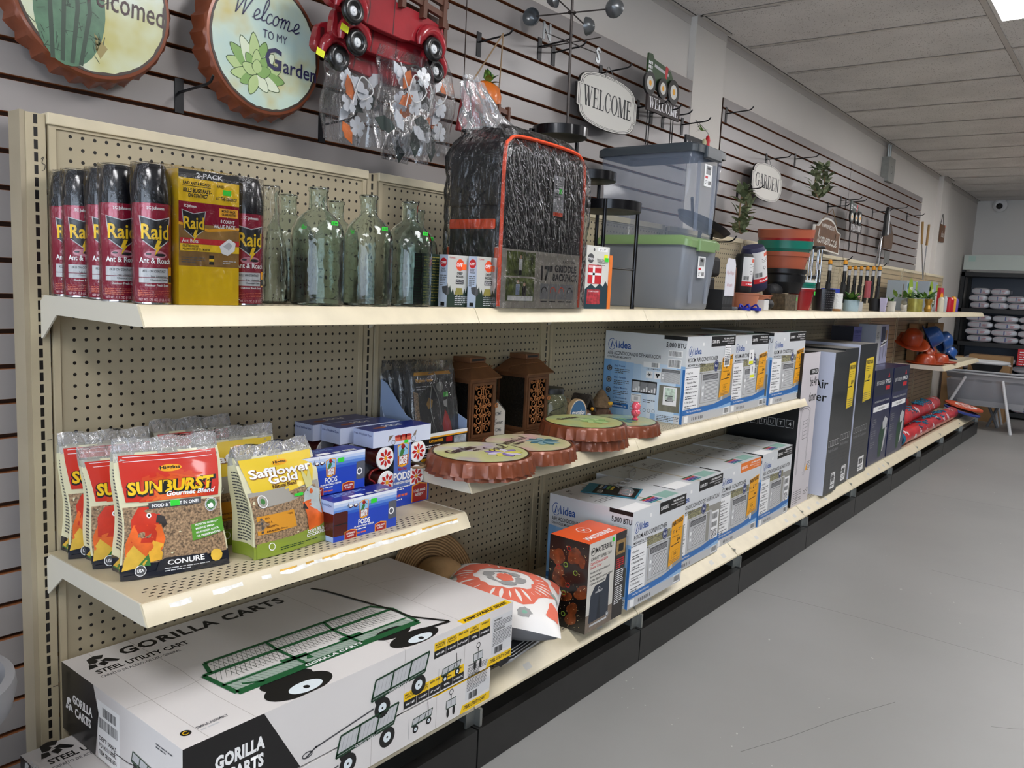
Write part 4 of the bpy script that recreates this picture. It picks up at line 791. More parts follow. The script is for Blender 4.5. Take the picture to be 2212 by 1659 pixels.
tall_box(167.7, 178.6, -17.2, -3, 42.2, 'tall charcoal carton with a narrow yellow energy label, third of the tall cartons', pblk, True)
tall_box(180.6, 196, -17.0, -2.6, 42.8, 'last tall charcoal carton, white-sided, wide yellow energy label on its front', blu_w, True)
# ---- dark blue carpet cleaner cartons
nav = M('navy_carton', '20274f', .32, coat=.4, var=.12, vs=5); ngr = M('print_machine_green', '1f4530', .4)
def cleaner_box(x0, x1, z1, label):
    w, d, h = x1 - x0, 13.5, z1 - 8.92; mb = MB().box(0, w, 0, d, 0, h, nav); f = faces(mb, 0, w, 0, d, 0, h); F = f['F']; F.rect(0, h * .72, w, h, M('navy_dark', '252a3e', .35), .6)
    F.text('BIG GREEN', w * .12, h * .84, 1.1, lgry, 2, w=w * .42); F.text('PRO', w * .62, h * .84, 1.2, white, 2, w=w * .28); F.rect(w * .64, h * .77, w * .88, h * .815, red, 2); F.poly([(w * .72, h * .9), (w * .82, h * .9), (w * .77, h * .955)], red, 2)
    F.text('PROFESSIONAL DEEP CLEANER', w * .1, h * .655, .5, lgry, 2, w=w * .8); F.rect(w * .06, h * .56, w * .92, h * .615, white, 2); F.text('2-YEAR WARRANTY', w * .5, h * .575, .6, small, 3, w=w * .4, al='c')
    F.poly([(w * .55, h * .05), (w * .68, h * .04), (w * .9, h * .3), (w * .72, h * .46), (w * .52, h * .3)], ngr, 2); F.poly([(w * .66, h * .42), (w * .78, h * .48), (w * .94, h * .44), (w * .9, h * .36), (w * .7, h * .34)], lgry, 3); F.poly([(w * .74, h * .1), (w * .8, h * .1), (w * .94, h * .34), (w * .84, h * .36)], lgry, 3)
    F.lines(w * .08, h * .48, w * .22, 4, .6, .2, gry, 2); F.lines(w * .08, h * .36, w * .22, 4, .6, .2, gry, 2, 3); F.lines(w * .08, h * .24, w * .22, 3, .6, .2, gry, 2, 5)
    mb.build('carpet_cleaner_carton', None, (x0, -16.2, 8.92), 0, bevel=.1, label=label, cat='box', group='dark blue carpet cleaner cartons')
cleaner_box(200.5, 219.2, 35.2, 'dark blue carpet cleaner carton next to the last tall charcoal carton'); cleaner_box(220.4, 239.2, 34.9, 'dark blue carpet cleaner carton beside the rolled rugs')
mb = MB().box(0, 14, 0, 5, 0, 11.8, M('side_table_carton', 'b9bfcc', .4)); f = faces(mb, 0, 14, 0, 5, 0, 11.8); F = f['F']
F.rect(0, 0, 5.0, 11.8, lgry, 1); F.text('LIFT', 1, 8.6, .9, small, 2); F.text('TOP', 1, 7.4, .9, small, 2); F.rect(5, 0, 14, 11.8, M('print_lilac', 'a9a9c4', .4), 1); F.rect(6, 6.6, 10.5, 11.2, M('print_navy_top', '2c3654', .4), 2); F.poly([(5.6, 5), (11, 5.6), (13.4, 7.2), (9, 7)], white, 3); F.line([(6.2, .8), (6.2, 5.6), (12.8, 6.6), (12.8, 2)], .4, dgry, 3); F.line([(9.6, 1.5), (9.6, 5.8)], .35, dgry, 3); F.rect(10.8, 7.2, 12.4, 10, M('print_tan_box', 'b48c5c', .5), 3)
mb.build('table_carton', None, (223.5, -9.5, 34.98), 0, bevel=.06, label='pale carton showing a small side table, standing on the dark blue cartons', cat='box')
mb = MB().box(0, 8, 0, 6, 0, 11.0, M('violet_carton', '5a5aa6', .4)); f = faces(mb, 0, 8, 0, 6, 0, 11); F = f['F']; F.text('PORTABLE FAN', 4, 9.2, .8, navy, 2, w=6.6, al='c', bold=.02); F.lines(1, 8.6, 6, 2, .6, .2, navy, 2); F.rrect(1.2, 1, 6.6, 6.4, .6, M('print_pale_violet', 'a9abd8', .4), 2); F.ring(3.9, 3.7, 1.6, .5, dgry, 3); f['L'].rect(0, 0, 6, 11, M('dark_carton_side', '2f2f38', .4), 1)
mb.build('fan_carton', None, (206.5, -7.8, 35.25), 0, bevel=.05, label='violet fan carton standing on the first dark blue carton', cat='box')
mb = MB().box(0, 7, 0, 5, 0, 7.4, M('dark_small_carton', '33302e', .6, var=.1)); mb.build('small_carton', None, (197.5, -8, 42.9 - 7.6 + 7.7), 0, bevel=.05, label='dark plain carton lying on top behind the last tall charcoal carton', cat='box') if 0 else None
# ---- rolled rugs
rugp = M('red_rug_wrap', 'c9242c', .35, coat=.5, var=.3, vs=8); rugw = M('white_rug_streak', 'e6cfd2', .4, coat=.4, var=.2, vs=12); teal = M('teal_shaggy_pile', '1d6a86', .95, var=.35, vs=60, bump=1, bs=90); tdark = M('teal_spiral_dark', '0c2f42', .95)  # darker teal for the spiral on the coiled ends
def rug(x0, x1, y, z, r, label, skew=0, fringe=True, seed=0):
    n = x1 - x0; t = T('rolled_rug', label, 'rug', (x0, y, z), rz=skew, group='rolled rag rugs'); rr = random.Random(seed)
    mb = MB(); mb.lathe([(r * .93, 1.4), (r, 2.6)] + [(r * (1 + rr.uniform(-.04, .04)), 2.6 + i * (n - 4.2) / 8) for i in range(1, 8)] + [(r, n - 1.6), (r * .9, n - .4)], rugp, axis=(1, 0, 0), n=26)
    for k in range(int(n / 9)):
        a = rr.uniform(2.2, 4.2); b_ = 4 + k * 9 + rr.uniform(-1, 1)
        P = [(b_ + j * .55, a + .25 * math.sin(j)) for j in range(7)]
        vs = []
        for bx, aa in P:
            for da in (0, .55 + rr.uniform(-.1, .1)): vs.append((bx, r * 1.045 * math.cos(aa + da), -r * 1.045 * math.sin(aa + da)))
        mb.add(vs, [(2 * j, 2 * j + 1, 2 * j + 3, 2 * j + 2) for j in range(6)], rugw)
    mb.build('wrapped_roll', t, smooth=60)
    mb = MB(); mb.lathe([(.05, .35), (r * .3, .25), (r * .8, .35), (r * .98, .9), (r, 1.8)], teal, axis=(1, 0, 0), n=26, cap0=True, cap1=False)
    mb.tube([(.18, (r * .12 + r * .8 * i / 60) * math.cos(i * .42), (r * .12 + r * .8 * i / 60) * math.sin(i * .42)) for i in range(60)], .13, tdark, 5); mb.build('coiled_end', t, smooth=60)
    if fringe:
        mb = MB()
        for k in range(26):
            a = rr.uniform(1.2, 2.4); b_ = n * .25 + rr.uniform(0, n * .5)
            mb.tube(catmull([(b_ + rr.uniform(-1.5, 1.5) + j * .7, (r + .25 + .25 * (j % 2)) * math.cos(a + j * .12 * rr.choice((-1, 1))), (r + .25 + .2 * (j % 2)) * math.sin(a + j * .12)) for j in range(5)], 3), .17, teal, 5)
        mb.build('fringe', t, smooth=60)
    return t
rug(241, 330, -14.2, 11.3, 2.35, 'red rolled rug with a teal coiled end, lowest at the shelf edge', 0, True, 1)
rug(245, 320, -10.6, 15.4, 2.6, 'red rolled rug stacked on the lowest one, teal fringe on top', .02, True, 2)
rug(241, 314, -8.8, 11.2, 2.2, 'red rolled rug lying second back from the shelf edge', 0, False, 3)
rug(246, 300, -4.8, 12.0, 2.5, 'red rolled rug third back, against the pegboard side', 0, False, 4)
rug(240, 298, -6.4, 16.6, 2.1, 'red rolled rug on top of the two rear rolls', .06, False, 5)
rug(241, 272, -2.9, 20.6, 2.0, 'topmost red rolled rug, leaning at the back panel', .04, False, 6)
# flat mats hanging over the far shelf end
def mat_(x, y, z, m, m2, label, rz, tilt, n=0):
    mb = MB(); F = Face(mb, (0, 0, 0), (1, 0, 0), (0, 1, 0)); P = circ(12, 28, 0, 0, 6.4); mb.prism(P, F, 0, .5, m)
    F.O.z = .5
    if n: F.ring(2, 0, 6.5, 1.1, m2, 1, 26, ry=3.2); F.ring(2, 0, 2.5, .8, m2, 1, 16, ry=1.3)
    else: F.poly(circ(7, 20, 1, 0, 3), m2, 1)
    mb.build('foam_mat', None, (x, y, z), smooth=30, rot=(R(tilt), R(6), rz), label=label, cat='mat')
mat_(346, -15.6, 12.2, M('orange_foam', 'c8502a', .6), white, 'orange oval mat with a white loop, on the shelf past the rugs', -.2, 14, 1)
mat_(340, -16.0, 10.9, M('blue_foam', '2b3f86', .6), M('tan_print', 'a87a4e', .6), 'blue oval mat with a tan centre, beneath the orange one', -.1, 16)
# ================================================================ MIDDLE SHELVES
class Curved(Face):
    """printed surface following fn(u, v) -> point; big polygons are subdivided so that they hug the curve"""
    def __init__(s, mb, fn, W, H): s.mb = mb; s.fn = fn; s.W = W; s.H = H; s.su = s.sv = 1
    def p(s, u, v, d=0):
        a = Vector(s.fn(u, v)); e = .05; t1 = Vector(s.fn(u + e, v)) - a; t2 = Vector(s.fn(u, v + e)) - a
        return a + t1.cross(t2).normalized() * (d * 1.6 + .045)
    def rect(s, u0, v0, u1, v1, m, l=1):
        q = getattr(s, 'st', .8); nu = max(1, int(abs(u1 - u0) / q)); nv = max(1, int(abs(v1 - v0) / .8))
        s.mb.grid(lambda a, b: s.p(u0 + (u1 - u0) * a, v0 + (v1 - v0) * b, .008 * l), nu, nv, m); return s
    def poly(s, pts, m, l=1):
        n = len(pts); cx = sum(p[0] for p in pts) / n; cy = sum(p[1] for p in pts) / n; big = max(abs(p[0] - cx) + abs(p[1] - cy) for p in pts)
        q = getattr(s, 'st', .8)
        if big < q * .9: s.mb.add([s.p(u, v, .008 * l) for u, v in pts], [tuple(range(n))], m); return s
        Q = []
        for i in range(n):
            a, b = pts[i], pts[(i + 1) % n]; k = max(1, int(math.hypot(a[0] - b[0], a[1] - b[1]) / q)); Q += [(a[0] + (b[0] - a[0]) * j / k, a[1] + (b[1] - a[1]) * j / k) for j in range(k)]
        n = len(Q); R_ = 4; vs = [s.p(cx + (x - cx) * (1 - k / R_), cy + (y - cy) * (1 - k / R_), .008 * l) for k in range(R_) for x, y in Q] + [s.p(cx, cy, .008 * l)]
        fs = [(k * n + j, k * n + (j + 1) % n, (k + 1) * n + (j + 1) % n, (k + 1) * n + j) for k in range(R_ - 1) for j in range(n)] + [((R_ - 1) * n + j, (R_ - 1) * n + (j + 1) % n, R_ * n) for j in range(n)]
        s.mb.add(vs, fs, m); return s
    def line(s, P, w, m, l=1, w1=None):
        Q = []
        for a, b in zip(P, P[1:]):
            k = max(1, int(math.hypot(a[0] - b[0], a[1] - b[1]) / .8)); Q += [(a[0] + (b[0] - a[0]) * j / k, a[1] + (b[1] - a[1]) * j / k) for j in range(k)]
        return Face.line(s, Q + [P[-1]], w, m, l, w1)
seeds = M('seed_mix', '94795c', .6, var=.8, vs=230, coat=.5); cfilm = film('bag_film', haze=.28, bs=25, gloss=.06)
bred = M('bag_red', 'cf3325', .3, coat=.6, bump=.25, bs=14); borange = M('bag_orange', 'e8722a', .3, coat=.6); byel = M('bag_yellow', 'eccb3c', .3, coat=.6, bump=.25, bs=14); bolive = M('bag_olive_green', '8a9c38', .3, coat=.6); bblk = M('bag_black', '1b1f2b', .25, coat=.8, bump=.3, bs=12); bcream = M('bag_cream', 'ddd9b6', .4, coat=.4, bump=.2, bs=14)
psun = M('print_parrot_orange', 'e0672a', .4, var=.3, vs=25); pred = M('print_parrot_red', 'c2341f', .4, var=.2, vs=25); pyl = M('print_parrot_yellow', 'e8b03a', .4, var=.2, vs=30); beak = M('print_beak', '2a2422', .35); ban = M('print_banana', 'd8b040', .4, var=.2, vs=20); leafp = M('print_leaf', '3f7a3c', .4)
rays = [M(f'bag_ray_{i}', c, .3, coat=.6) for i, c in enumerate(('d44a26', 'dd5a25', 'e56c2a'))]
def seed_bag(name, label, x, y, rz, w, h, kind, lean=0, wrong=None, seed=0, sx=1):
    t = T(name, label, 'bag', (x, y, 28.82), grp := rz, group='bird seed bags'); D = 3.2; r = random.Random(seed); ph = r.uniform(0, 6)
    def prof(v): return D * (1 - .0 * v) * (1 - (max(v, 0) / h) ** 2.2) ** .8 + .12
    def surf(u, v):   # front surface
        a = (u / w) * 2 - 1; hw = w / 2 * (1 + .03 * math.sin(v * .9 + ph)) * (1 - .05 * math.sin(math.pi * v / h))
        th = prof(v) / 2; return Vector((a * hw + lean * v, -th * (1 - .18 * abs(a) ** 3) - .12 * math.sin(a * 3 + v * .7 + ph) * (v / h) + .10 * v + .05 * math.sin(v * 3 + a * 4), v))
    def ring(a, v):
        # closed section: front, right gusset, back, left gusset
        hw = w / 2 * (1 + .03 * math.sin(v * .9 + ph)) * (1 - .05 * math.sin(math.pi * v / h)); th = prof(v) / 2; off = .10 * v
        if a < .4: return surf(a / .4 * w, v)
        if a < .5: b = (a - .4) / .1; f0 = surf(w, v); return Vector((f0.x - .25 * math.sin(math.pi * b) * min(1, th), f0.y + (th - f0.y + off) * b, v))
        if a < .9: b = (a - .5) / .4; return Vector((hw - 2 * hw * b + lean * v, th + off + .1 * math.sin(6 * b), v))
        b = (a - .9) / .1; f0 = surf(0, v); return Vector((-hw + lean * v + .35 * math.sin(math.pi * b) * min(1, th), th + off + (f0.y - th - off) * b, v))
    bot = bblk if kind == 'red' else bolive; H1 = h * .9
    mb = MB(); mb.grid(lambda a, b: ring(a, b * H1 * .13), 40, 3, bot, True); mb.grid(lambda a, b: ring(a, H1 * (.13 + .42 * b)), 40, 8, bcream if kind == 'red' else bcream, True); mb.grid(lambda a, b: ring(a, H1 * (.55 + .45 * b)), 40, 8, bcream if kind == 'red' else bcream, True)
    mb.grid(lambda a, b: Vector((ring(a, 0).x * (1 - b), ring(a, 0).y * (1 - b), 0)), 40, 2, bot, True)
    C = Curved(mb, surf, w, h); g = Curved(mb, lambda u, v: ring(1 - (u / D) * .1 - .0001, v) if u < D else ring(.9, v), D, h)
    g.fn = lambda u, v: ring(min(.999, .905 + .09 * u / D), v)
    # left gusset print: close rows of small text, banana and green corner at foot
    g.lines(.5, H1 * .86, D * .75, 14, .28, .12, dgry, 1, seed); g.lines(.5, H1 * .5, D * .75, 12, .26, .11, dgry, 1, seed + 5)
    if kind == 'red':
        C.rect(.15, H1 * .12, w - .15, H1 * .58, seeds, .4)
        C.poly([(.5, H1 * .62), (w * .96, H1 * .6), (w * .97, H1 * .98), (w * .04, H1 * .98)], bred, 1); 
        for i in range(3): C.poly([(w * (.18 + .06 * i), H1 * .61), (w * (.86 - .06 * i), H1 * .61), (w * (.8 - .06 * i), H1 * (.8 - .03 * i)), (w * (.5), H1 * (.86 - .04 * i)), (w * (.24 + .06 * i), H1 * (.8 - .03 * i))], rays[i], 1.3 + i * .2)
        C.line([(w * .08, H1 * .93), (w * .92, H1 * .93)], .04, white, 2); C.line([(w * .08, H1 * .965), (w * .92, H1 * .965)], .04, white, 2)
        C.disc(w * .5, H1 * .86, w * .11, amber, 3, 18, ry=.28); C.text('Higgins', w * .5, H1 * .853, .26, ink, 4, w=w * .19, al='c', bold=.03)
        C.text('SUNBURST', w * .5 + .05, H1 * .665, .98, ink, 3, w=w * .86, al='c', bold=.09, shear=.1); C.text('SUNBURST', w * .5, H1 * .675, .92, yel, 4, w=w * .82, al='c', bold=.04, shear=.1)
        C.text('Gourmet Blend', w * .68, H1 * .635, .38, white, 5, w=w * .48, al='c', bold=.03, shear=.2)
        C.rect(w * .26, H1 * .55, w * .78, H1 * .6, dgry, 4); C.text('FOOD & TREAT IN ONE!', w * .52, H1 * .56, .26, white, 5, w=w * .46, al='c', bold=.03)
        # parrot
        C.poly([(w * .04, H1 * .14), (w * .32, H1 * .14), (w * .4, H1 * .3), (w * .36, H1 * .42), (w * .1, H1 * .44), (w * .03, H1 * .3)], psun, 2); C.poly([(w * .08, H1 * .3), (w * .3, H1 * .28), (w * .34, H1 * .44), (w * .36, H1 * .5), (w * .28, H1 * .57), (w * .16, H1 * .57), (w * .08, H1 * .48)], pred, 2.5); C.poly([(w * .2, H1 * .12), (w * .36, H1 * .14), (w * .38, H1 * .26), (w * .28, H1 * .3)], pyl, 3)
        C.poly([(w * .33, H1 * .5), (w * .4, H1 * .48), (w * .42, H1 * .42), (w * .38, H1 * .39), (w * .36, H1 * .43), (w * .31, H1 * .44)], beak, 4); C.disc(w * .25, H1 * .5, .2, white, 4, 12); C.disc(w * .25, H1 * .5, .1, black, 5, 10)
        C.poly([(w * .0 + .1, H1 * .08), (w * .2, H1 * .1), (w * .24, H1 * .16), (w * .1, H1 * .28), (w * .04, H1 * .2)], ban, 4); C.poly([(w * .14, H1 * .1), (w * .26, H1 * .1), (w * .24, H1 * .2)], leafp, 4.5)
        C.poly([(w * .03, H1 * .04), (w * .3, H1 * .04), (w * .34, H1 * .13), (w * .4, H1 * .15), (w * .78, H1 * .13), (w * .82, H1 * .04), (w * .97, H1 * .05), (w * .97, 0.05), (w * .03, .05)], bblk, 5)
        C.text('CONURE', w * .58, H1 * .085, .42, white, 7, w=w * .34, al='c', bold=.02); C.lines(w * .38, H1 * .06, w * .42, 2, .2, .08, lgry, 7)
        C.disc(w * .17, H1 * .07, .42, white, 7, 18); C.disc(w * .17, H1 * .07, .37, dgry, 7.5, 18); C.text('USA', w * .17, H1 * .058, .24, white, 8, al='c', w=.5, bold=.03)
        C.poly([(w * .66, H1 * .25), (w * .99, H1 * .29), (w * .99, H1 * .42), (w * .66, H1 * .38)], M('print_green_panel', '5c9a34', .4), 5)
        for i, q in enumerate(('PROTECTED PROBIOTICS', 'BALANCED OMEGA-3 & 6', 'NO ARTIFICIAL FLAVORS', 'OR PRESERVATIVES')): C.text(q, w * .7, H1 * (.365 - .03 * i), .15, white, 6, w=w * .25, bold=.03, rot=.06)
        C.disc(w * .88, H1 * .53, .55, white, 5, 20); C.disc(w * .88, H1 * .53, .42, leafp, 5.5, 16); C.ring(w * .88, H1 * .53, .48, .05, dgry, 6); C.disc(w * .88, H1 * .52, .2, white, 6.5, 10)
        C.disc(w * .87, H1 * .1, .5, ban, 6, 10); C.rect(w * .47, H1 * .555, w * .56, H1 * .6, green_tag, 8)
        gz = Curved(mb, g.fn, D, h); gz.poly([(.2, H1 * .05), (D * .95, H1 * .05), (D * .95, H1 * .24), (D * .4, H1 * .12)], ban, 2); gz.poly([(.2, H1 * .04), (D, H1 * .04), (D * .8, H1 * .13)], leafp, 3)
    else:
        C.rect(.15, H1 * .12, w - .15, H1 * .62, seeds, .4); C.rect(.15, H1 * .5, w - .15, H1 * .66, M('bag_clear_grey', 'a7a39a', .3, coat=.5), .8)
        C.poly([(w * .08, H1 * .66), (w * .5, H1 * .6), (w * .9, H1 * .66), (w * .97, H1 * .98), (w * .03, H1 * .98)], byel, 1)
        C.disc(w * .5, H1 * .91, w * .1, amber, 3, 18, ry=.24); C.text('Higgins', w * .5, H1 * .903, .22, ink, 4, w=w * .16, al='c', bold=.03)
        for o_, m_, l_ in ((.05, M('print_brown', '8a5a24'), 3), (0, white, 4)):
            C.text('Safflower', w * .5 + o_, H1 * .79 - o_, .72, m_, l_, w=w * .8, al='c', bold=.06 if o_ else .03); C.text('Gold', w * .5 + o_, H1 * .71 - o_, .7, m_, l_, w=w * .38, al='c', bold=.06 if o_ else .03)
        C.text('Natural Blend', w * .5, H1 * .665, .3, M('print_dark_brown', '5a3410'), 4, w=w * .32, al='c', bold=.03)
        C.poly([(w * .03, .06), (w * .97, .06), (w * .97, H1 * .2), (w * .5, H1 * .16), (w * .03, H1 * .15)], bolive, 4)
        C.rect(w * .05, H1 * .24, w * .55, H1 * .42, M('print_ochre_panel', 'd8952c', .4), 3)
        for i, q in enumerate(('NO SUNFLOWER SEEDS', 'NO ARTIFICIAL FLAVORS', 'PROTECTED PROBIOTICS', 'BALANCED OMEGA-3 & 6')): C.disc(w * .1, H1 * (.39 - .042 * i), .12, dgry, 4, 10); C.text(q, w * .15, H1 * (.38 - .042 * i), .15, M('print_dark_brown'), 4, w=w * .37, bold=.03)
        C.poly([(w * .7, H1 * .16), (w * .97, H1 * .18), (w * .97, H1 * .4), (w * .84, H1 * .48), (w * .7, H1 * .46), (w * .72, H1 * .34)], psun, 4); C.poly([(w * .68, H1 * .4), (w * .76, H1 * .38), (w * .72, H1 * .46)], beak, 5); C.poly([(w * .72, H1 * .46), (w * .95, H1 * .3), (w * .97, H1 * .56), (w * .84, H1 * .62), (w * .74, H1 * .56)], M('print_cockatiel', 'b9c2c0', .4, var=.15, vs=30), 4.5)
        C.poly([(w * .78, H1 * .6), (w * .74, H1 * .82), (w * .82, H1 * .7), (w * .86, H1 * .84), (w * .88, H1 * .62)], M('print_crest', 'cfc98a', .4), 5); C.disc(w * .84, H1 * .56, .22, psun, 6, 10); C.disc(w * .79, H1 * .575, .08, black, 6, 8)
        C.disc(w * .16, H1 * .56, .55, M('bag_clear_grey'), 5, 18); C.ring(w * .16, H1 * .56, .5, .08, white, 5.5); C.disc(w * .16, H1 * .56, .25, leafp, 6, 10)
        C.text('CONURE &', w * .93, H1 * .135, .26, white, 6, w=w * .26, al='r', bold=.03); C.text('COCKATIEL', w * .93, H1 * .1, .26, white, 6, w=w * .28, al='r', bold=.03); C.disc(w * .2, H1 * .1, .34, white, 6, 14); C.disc(w * .2, H1 * .1, .27, bolive, 6.5, 14); C.lines(w * .3, H1 * .07, w * .5, 2, .17, .07, pgd, 6); C.rect(w * .6, H1 * .54, w * .72, H1 * .57, green_tag, 7)
    mb.build('printed_pouch', t, smooth=60)
    mb = MB(); mb.grid(lambda a, b: ring(a, H1 * .93 + (h - H1 * .93) * b) * 1 + Vector((0, 0, .12 * math.sin(a * 40))), 40, 5, cfilm, True); mb.build('clear_top_seal', t, smooth=60)
    return t
seed_bag('bird_seed_bag', 'front red bird seed bag with a parrot, nearest the shelf edge', 5.6, -10.6, R(-14), 8.4, 11.0, 'red', -.02, seed=1)
seed_bag('bird_seed_bag', 'red bird seed bag directly behind the front red one, partly covered by it', 4.8, -6.4, R(-14), 7.6, 9.8, 'red', -.05, seed=2)
seed_bag('bird_seed_bag', 'rearmost red bird seed bag at the left, cream side toward the shelf end', 4.6, -2.6, R(-12), 7.6, 10.4, 'red', -.04, seed=3)
seed_bag('bird_seed_bag', 'front yellow and green bird seed bag beside the blue feeder boxes', 15.5, -12.3, R(3), 8.4, 9.7, 'yel', -.1, seed=4)
seed_bag('bird_seed_bag', 'yellow bird seed bag between the front red and front yellow bags', 14.2, -7.4, R(-4), 7.8, 10.4, 'yel', -.03, seed=5)
seed_bag('bird_seed_bag', 'red bird seed bag peeking out at the back, behind the yellow ones', 12.4, -2.9, R(-6), 7.4, 10.8, 'red', -.02, seed=6)

# ---- blue feeder boxes
bb = M('blue_box_card', '1b43b8', .3, coat=.3); bbd = M('blue_box_top', '1e2d8a', .3, coat=.3); bpale = [M(f'box_fade_{i}', c, .3, coat=.3) for i, c in enumerate(('e6ebf5', 'c3d2ee', '8fafe2', '5a86d2', '2f60c4'))]; bside = M('box_pale_side', 'a9bde6', .35); maroon = M('maroon_plastic', '4a120f', .25, coat=.3); brick = M('print_brick_red', 'a3201f', .4)
def brand(F, u, v, s):
    F.poly([(u - .62 * s, v - .9 * s), (u - .1 * s, v - 1.05 * s), (u + .62 * s, v - .85 * s), (u + .7 * s, v + 1.0 * s), (u, v + 1.15 * s), (u - .7 * s, v + .9 * s)], amber, 3)
    F.poly([(u - .55 * s, v + .0 * s), (u + .6 * s, v + .05 * s), (u + .6 * s, v + .92 * s), (u, v + 1.05 * s), (u - .6 * s, v + .82 * s)], M('print_sky', '8fc0e4', .4), 4); F.rect(u - .56 * s, v - .82 * s, u + .55 * s, v + .02 * s, brick, 4)
    F.poly([(u - .5 * s, v - .1 * s), (u - .3 * s, v + .5 * s), (u - .1 * s, v + .7 * s), (u + .15 * s, v + .45 * s), (u - .1 * s, v - .05 * s)], leafp, 5); F.disc(u - .05 * s, v + .8 * s, .24 * s, brick, 5, 10); F.line([(u + .1 * s, v + .8 * s), (u + .5 * s, v + .5 * s)], .06 * s, black, 5)
    F.text('MORE', u, v - .38 * s, .34 * s, white, 6, w=.95 * s, al='c', bold=.05); F.text('BIRDS', u, v - .76 * s, .34 * s, white, 6, w=.95 * s, al='c', bold=.05)
def low_feeder(x, y, z, label):
    w, d, h = 8.0, 2.7, 3.85; t = T('feeder_box', label, 'box', (x, y, z), 0, 'blue hummingbird feeder boxes')
    mb = MB().box(0, w, 0, d, 0, h, bb); f = faces(mb, 0, w, 0, d, 0, h); F = f['F']
    for i, g in enumerate(bpale): F.rect(0, h - .28 * (i + 1), w, h - .28 * i, g, .5)
    f['T'].rect(0, 0, w, d, bbd, .5); f['T'].lines(1.2, 2.2, 4.2, 3, .35, .12, acl, 1); f['T'].rect(2.4, .3, 4.0, .9, white, 1); f['T'].rect(4.4, .3, 5.2, .7, lgry, 1); f['T'].rect(5.6, .3, 7.2, .8, white, 1); f['T'].bars(5.8, .4, 1.2, .3, ink, 2)
    L = f['L']; L.rect(0, 0, d, h, bside, .5); L.text('Free of Artificial Dyes', .2, h - .5, .22, navy, 2, w=2.2); L.rect(d * .35, .5, d, 2.7, maroon, 1.2)
    F.rrect(0, .5, 1.7, 2.8, .18, maroon, 1.2); F.rect(0, 1.55, 1.7, 1.65, black, 2); F.rrect(w - 1.1, .9, w, 2.7, .15, M('box_window_grey', '5a5c66', .4), 1.2); F.ring(w - .7, 1.7, .3, .12, white, 2)
    brand(F, 3.7, 2.55, .85); F.text('PODS', 3.75, 1.15, .5, white, 3, w=1.5, al='c', bold=.03); F.text('HUMMINGBIRD FEEDER', 3.75, .88, .17, white, 3, w=2.5, al='c', bold=.03); F.lines(2.7, .74, 2.1, 1, .2, .09, white, 3); F.lines(2.9, .4, 1.8, 1, .3, .14, M('print_salmon'), 3)
    for u, tx in ((2.1, 'CONVENIENT'), (5.9, 'LOAD, HANG')): F.poly([(u - .75, 0), (u + .75, 0), (u + .75, .75), (u, .9), (u - .75, .75)], amber, 2); F.poly([(u - .68, 0), (u + .68, 0), (u + .68, .7), (u, .83), (u - .68, .7)], brick, 3); F.text(tx, u, .45, .17, white, 4, w=1.1, al='c', bold=.03); F.text('& ENJOY', u, .2, .17, white, 4, w=.8, al='c', bold=.03)
    for q in (-.3, .3): F.disc(2.35 + q, 3.15, .28, maroon, 3, 12, ry=.18); F.disc(2.35 + q, 3.2, .2, white, 4, 10, ry=.12)
    F.line([(2.35, 3.4), (2.35, 3.75)], .03, gry, 3); F.poly([(1.65, 3.3), (1.8, 3.6), (1.7, 3.05)], dgry, 3); F.rect(4.55, 2.95, 5.3, 3.4, green_tag, 5)
    mb.build('box_body', t, smooth=0, bevel=.04)
    mb = MB(); r = 1.15
    for k in range(2): mb.lathe([(.2, 0), (r * .9, .1), (r, .5), (r, 1.0), (r * .8, 1.15)], maroon, (1.4, 1.45, .25 + k * 1.2), 18) if 0 else None
    return t
low_feeder(19.1, -14.8, 28.82, 'front lower blue hummingbird feeder box, at the shelf edge right of the yellow bag')
low_feeder(17.4, -11.9, 28.82, 'lower blue feeder box in the row behind, mostly hidden, carrying another box')
low_feeder(17.0, -12.3, 32.75, 'blue feeder box stacked on the hidden one, behind the front lower box')
flower = M('print_flower_red', 'c01f1a', .4); rwire = M('red_wire', '8e1c18', .35, coat=.4)
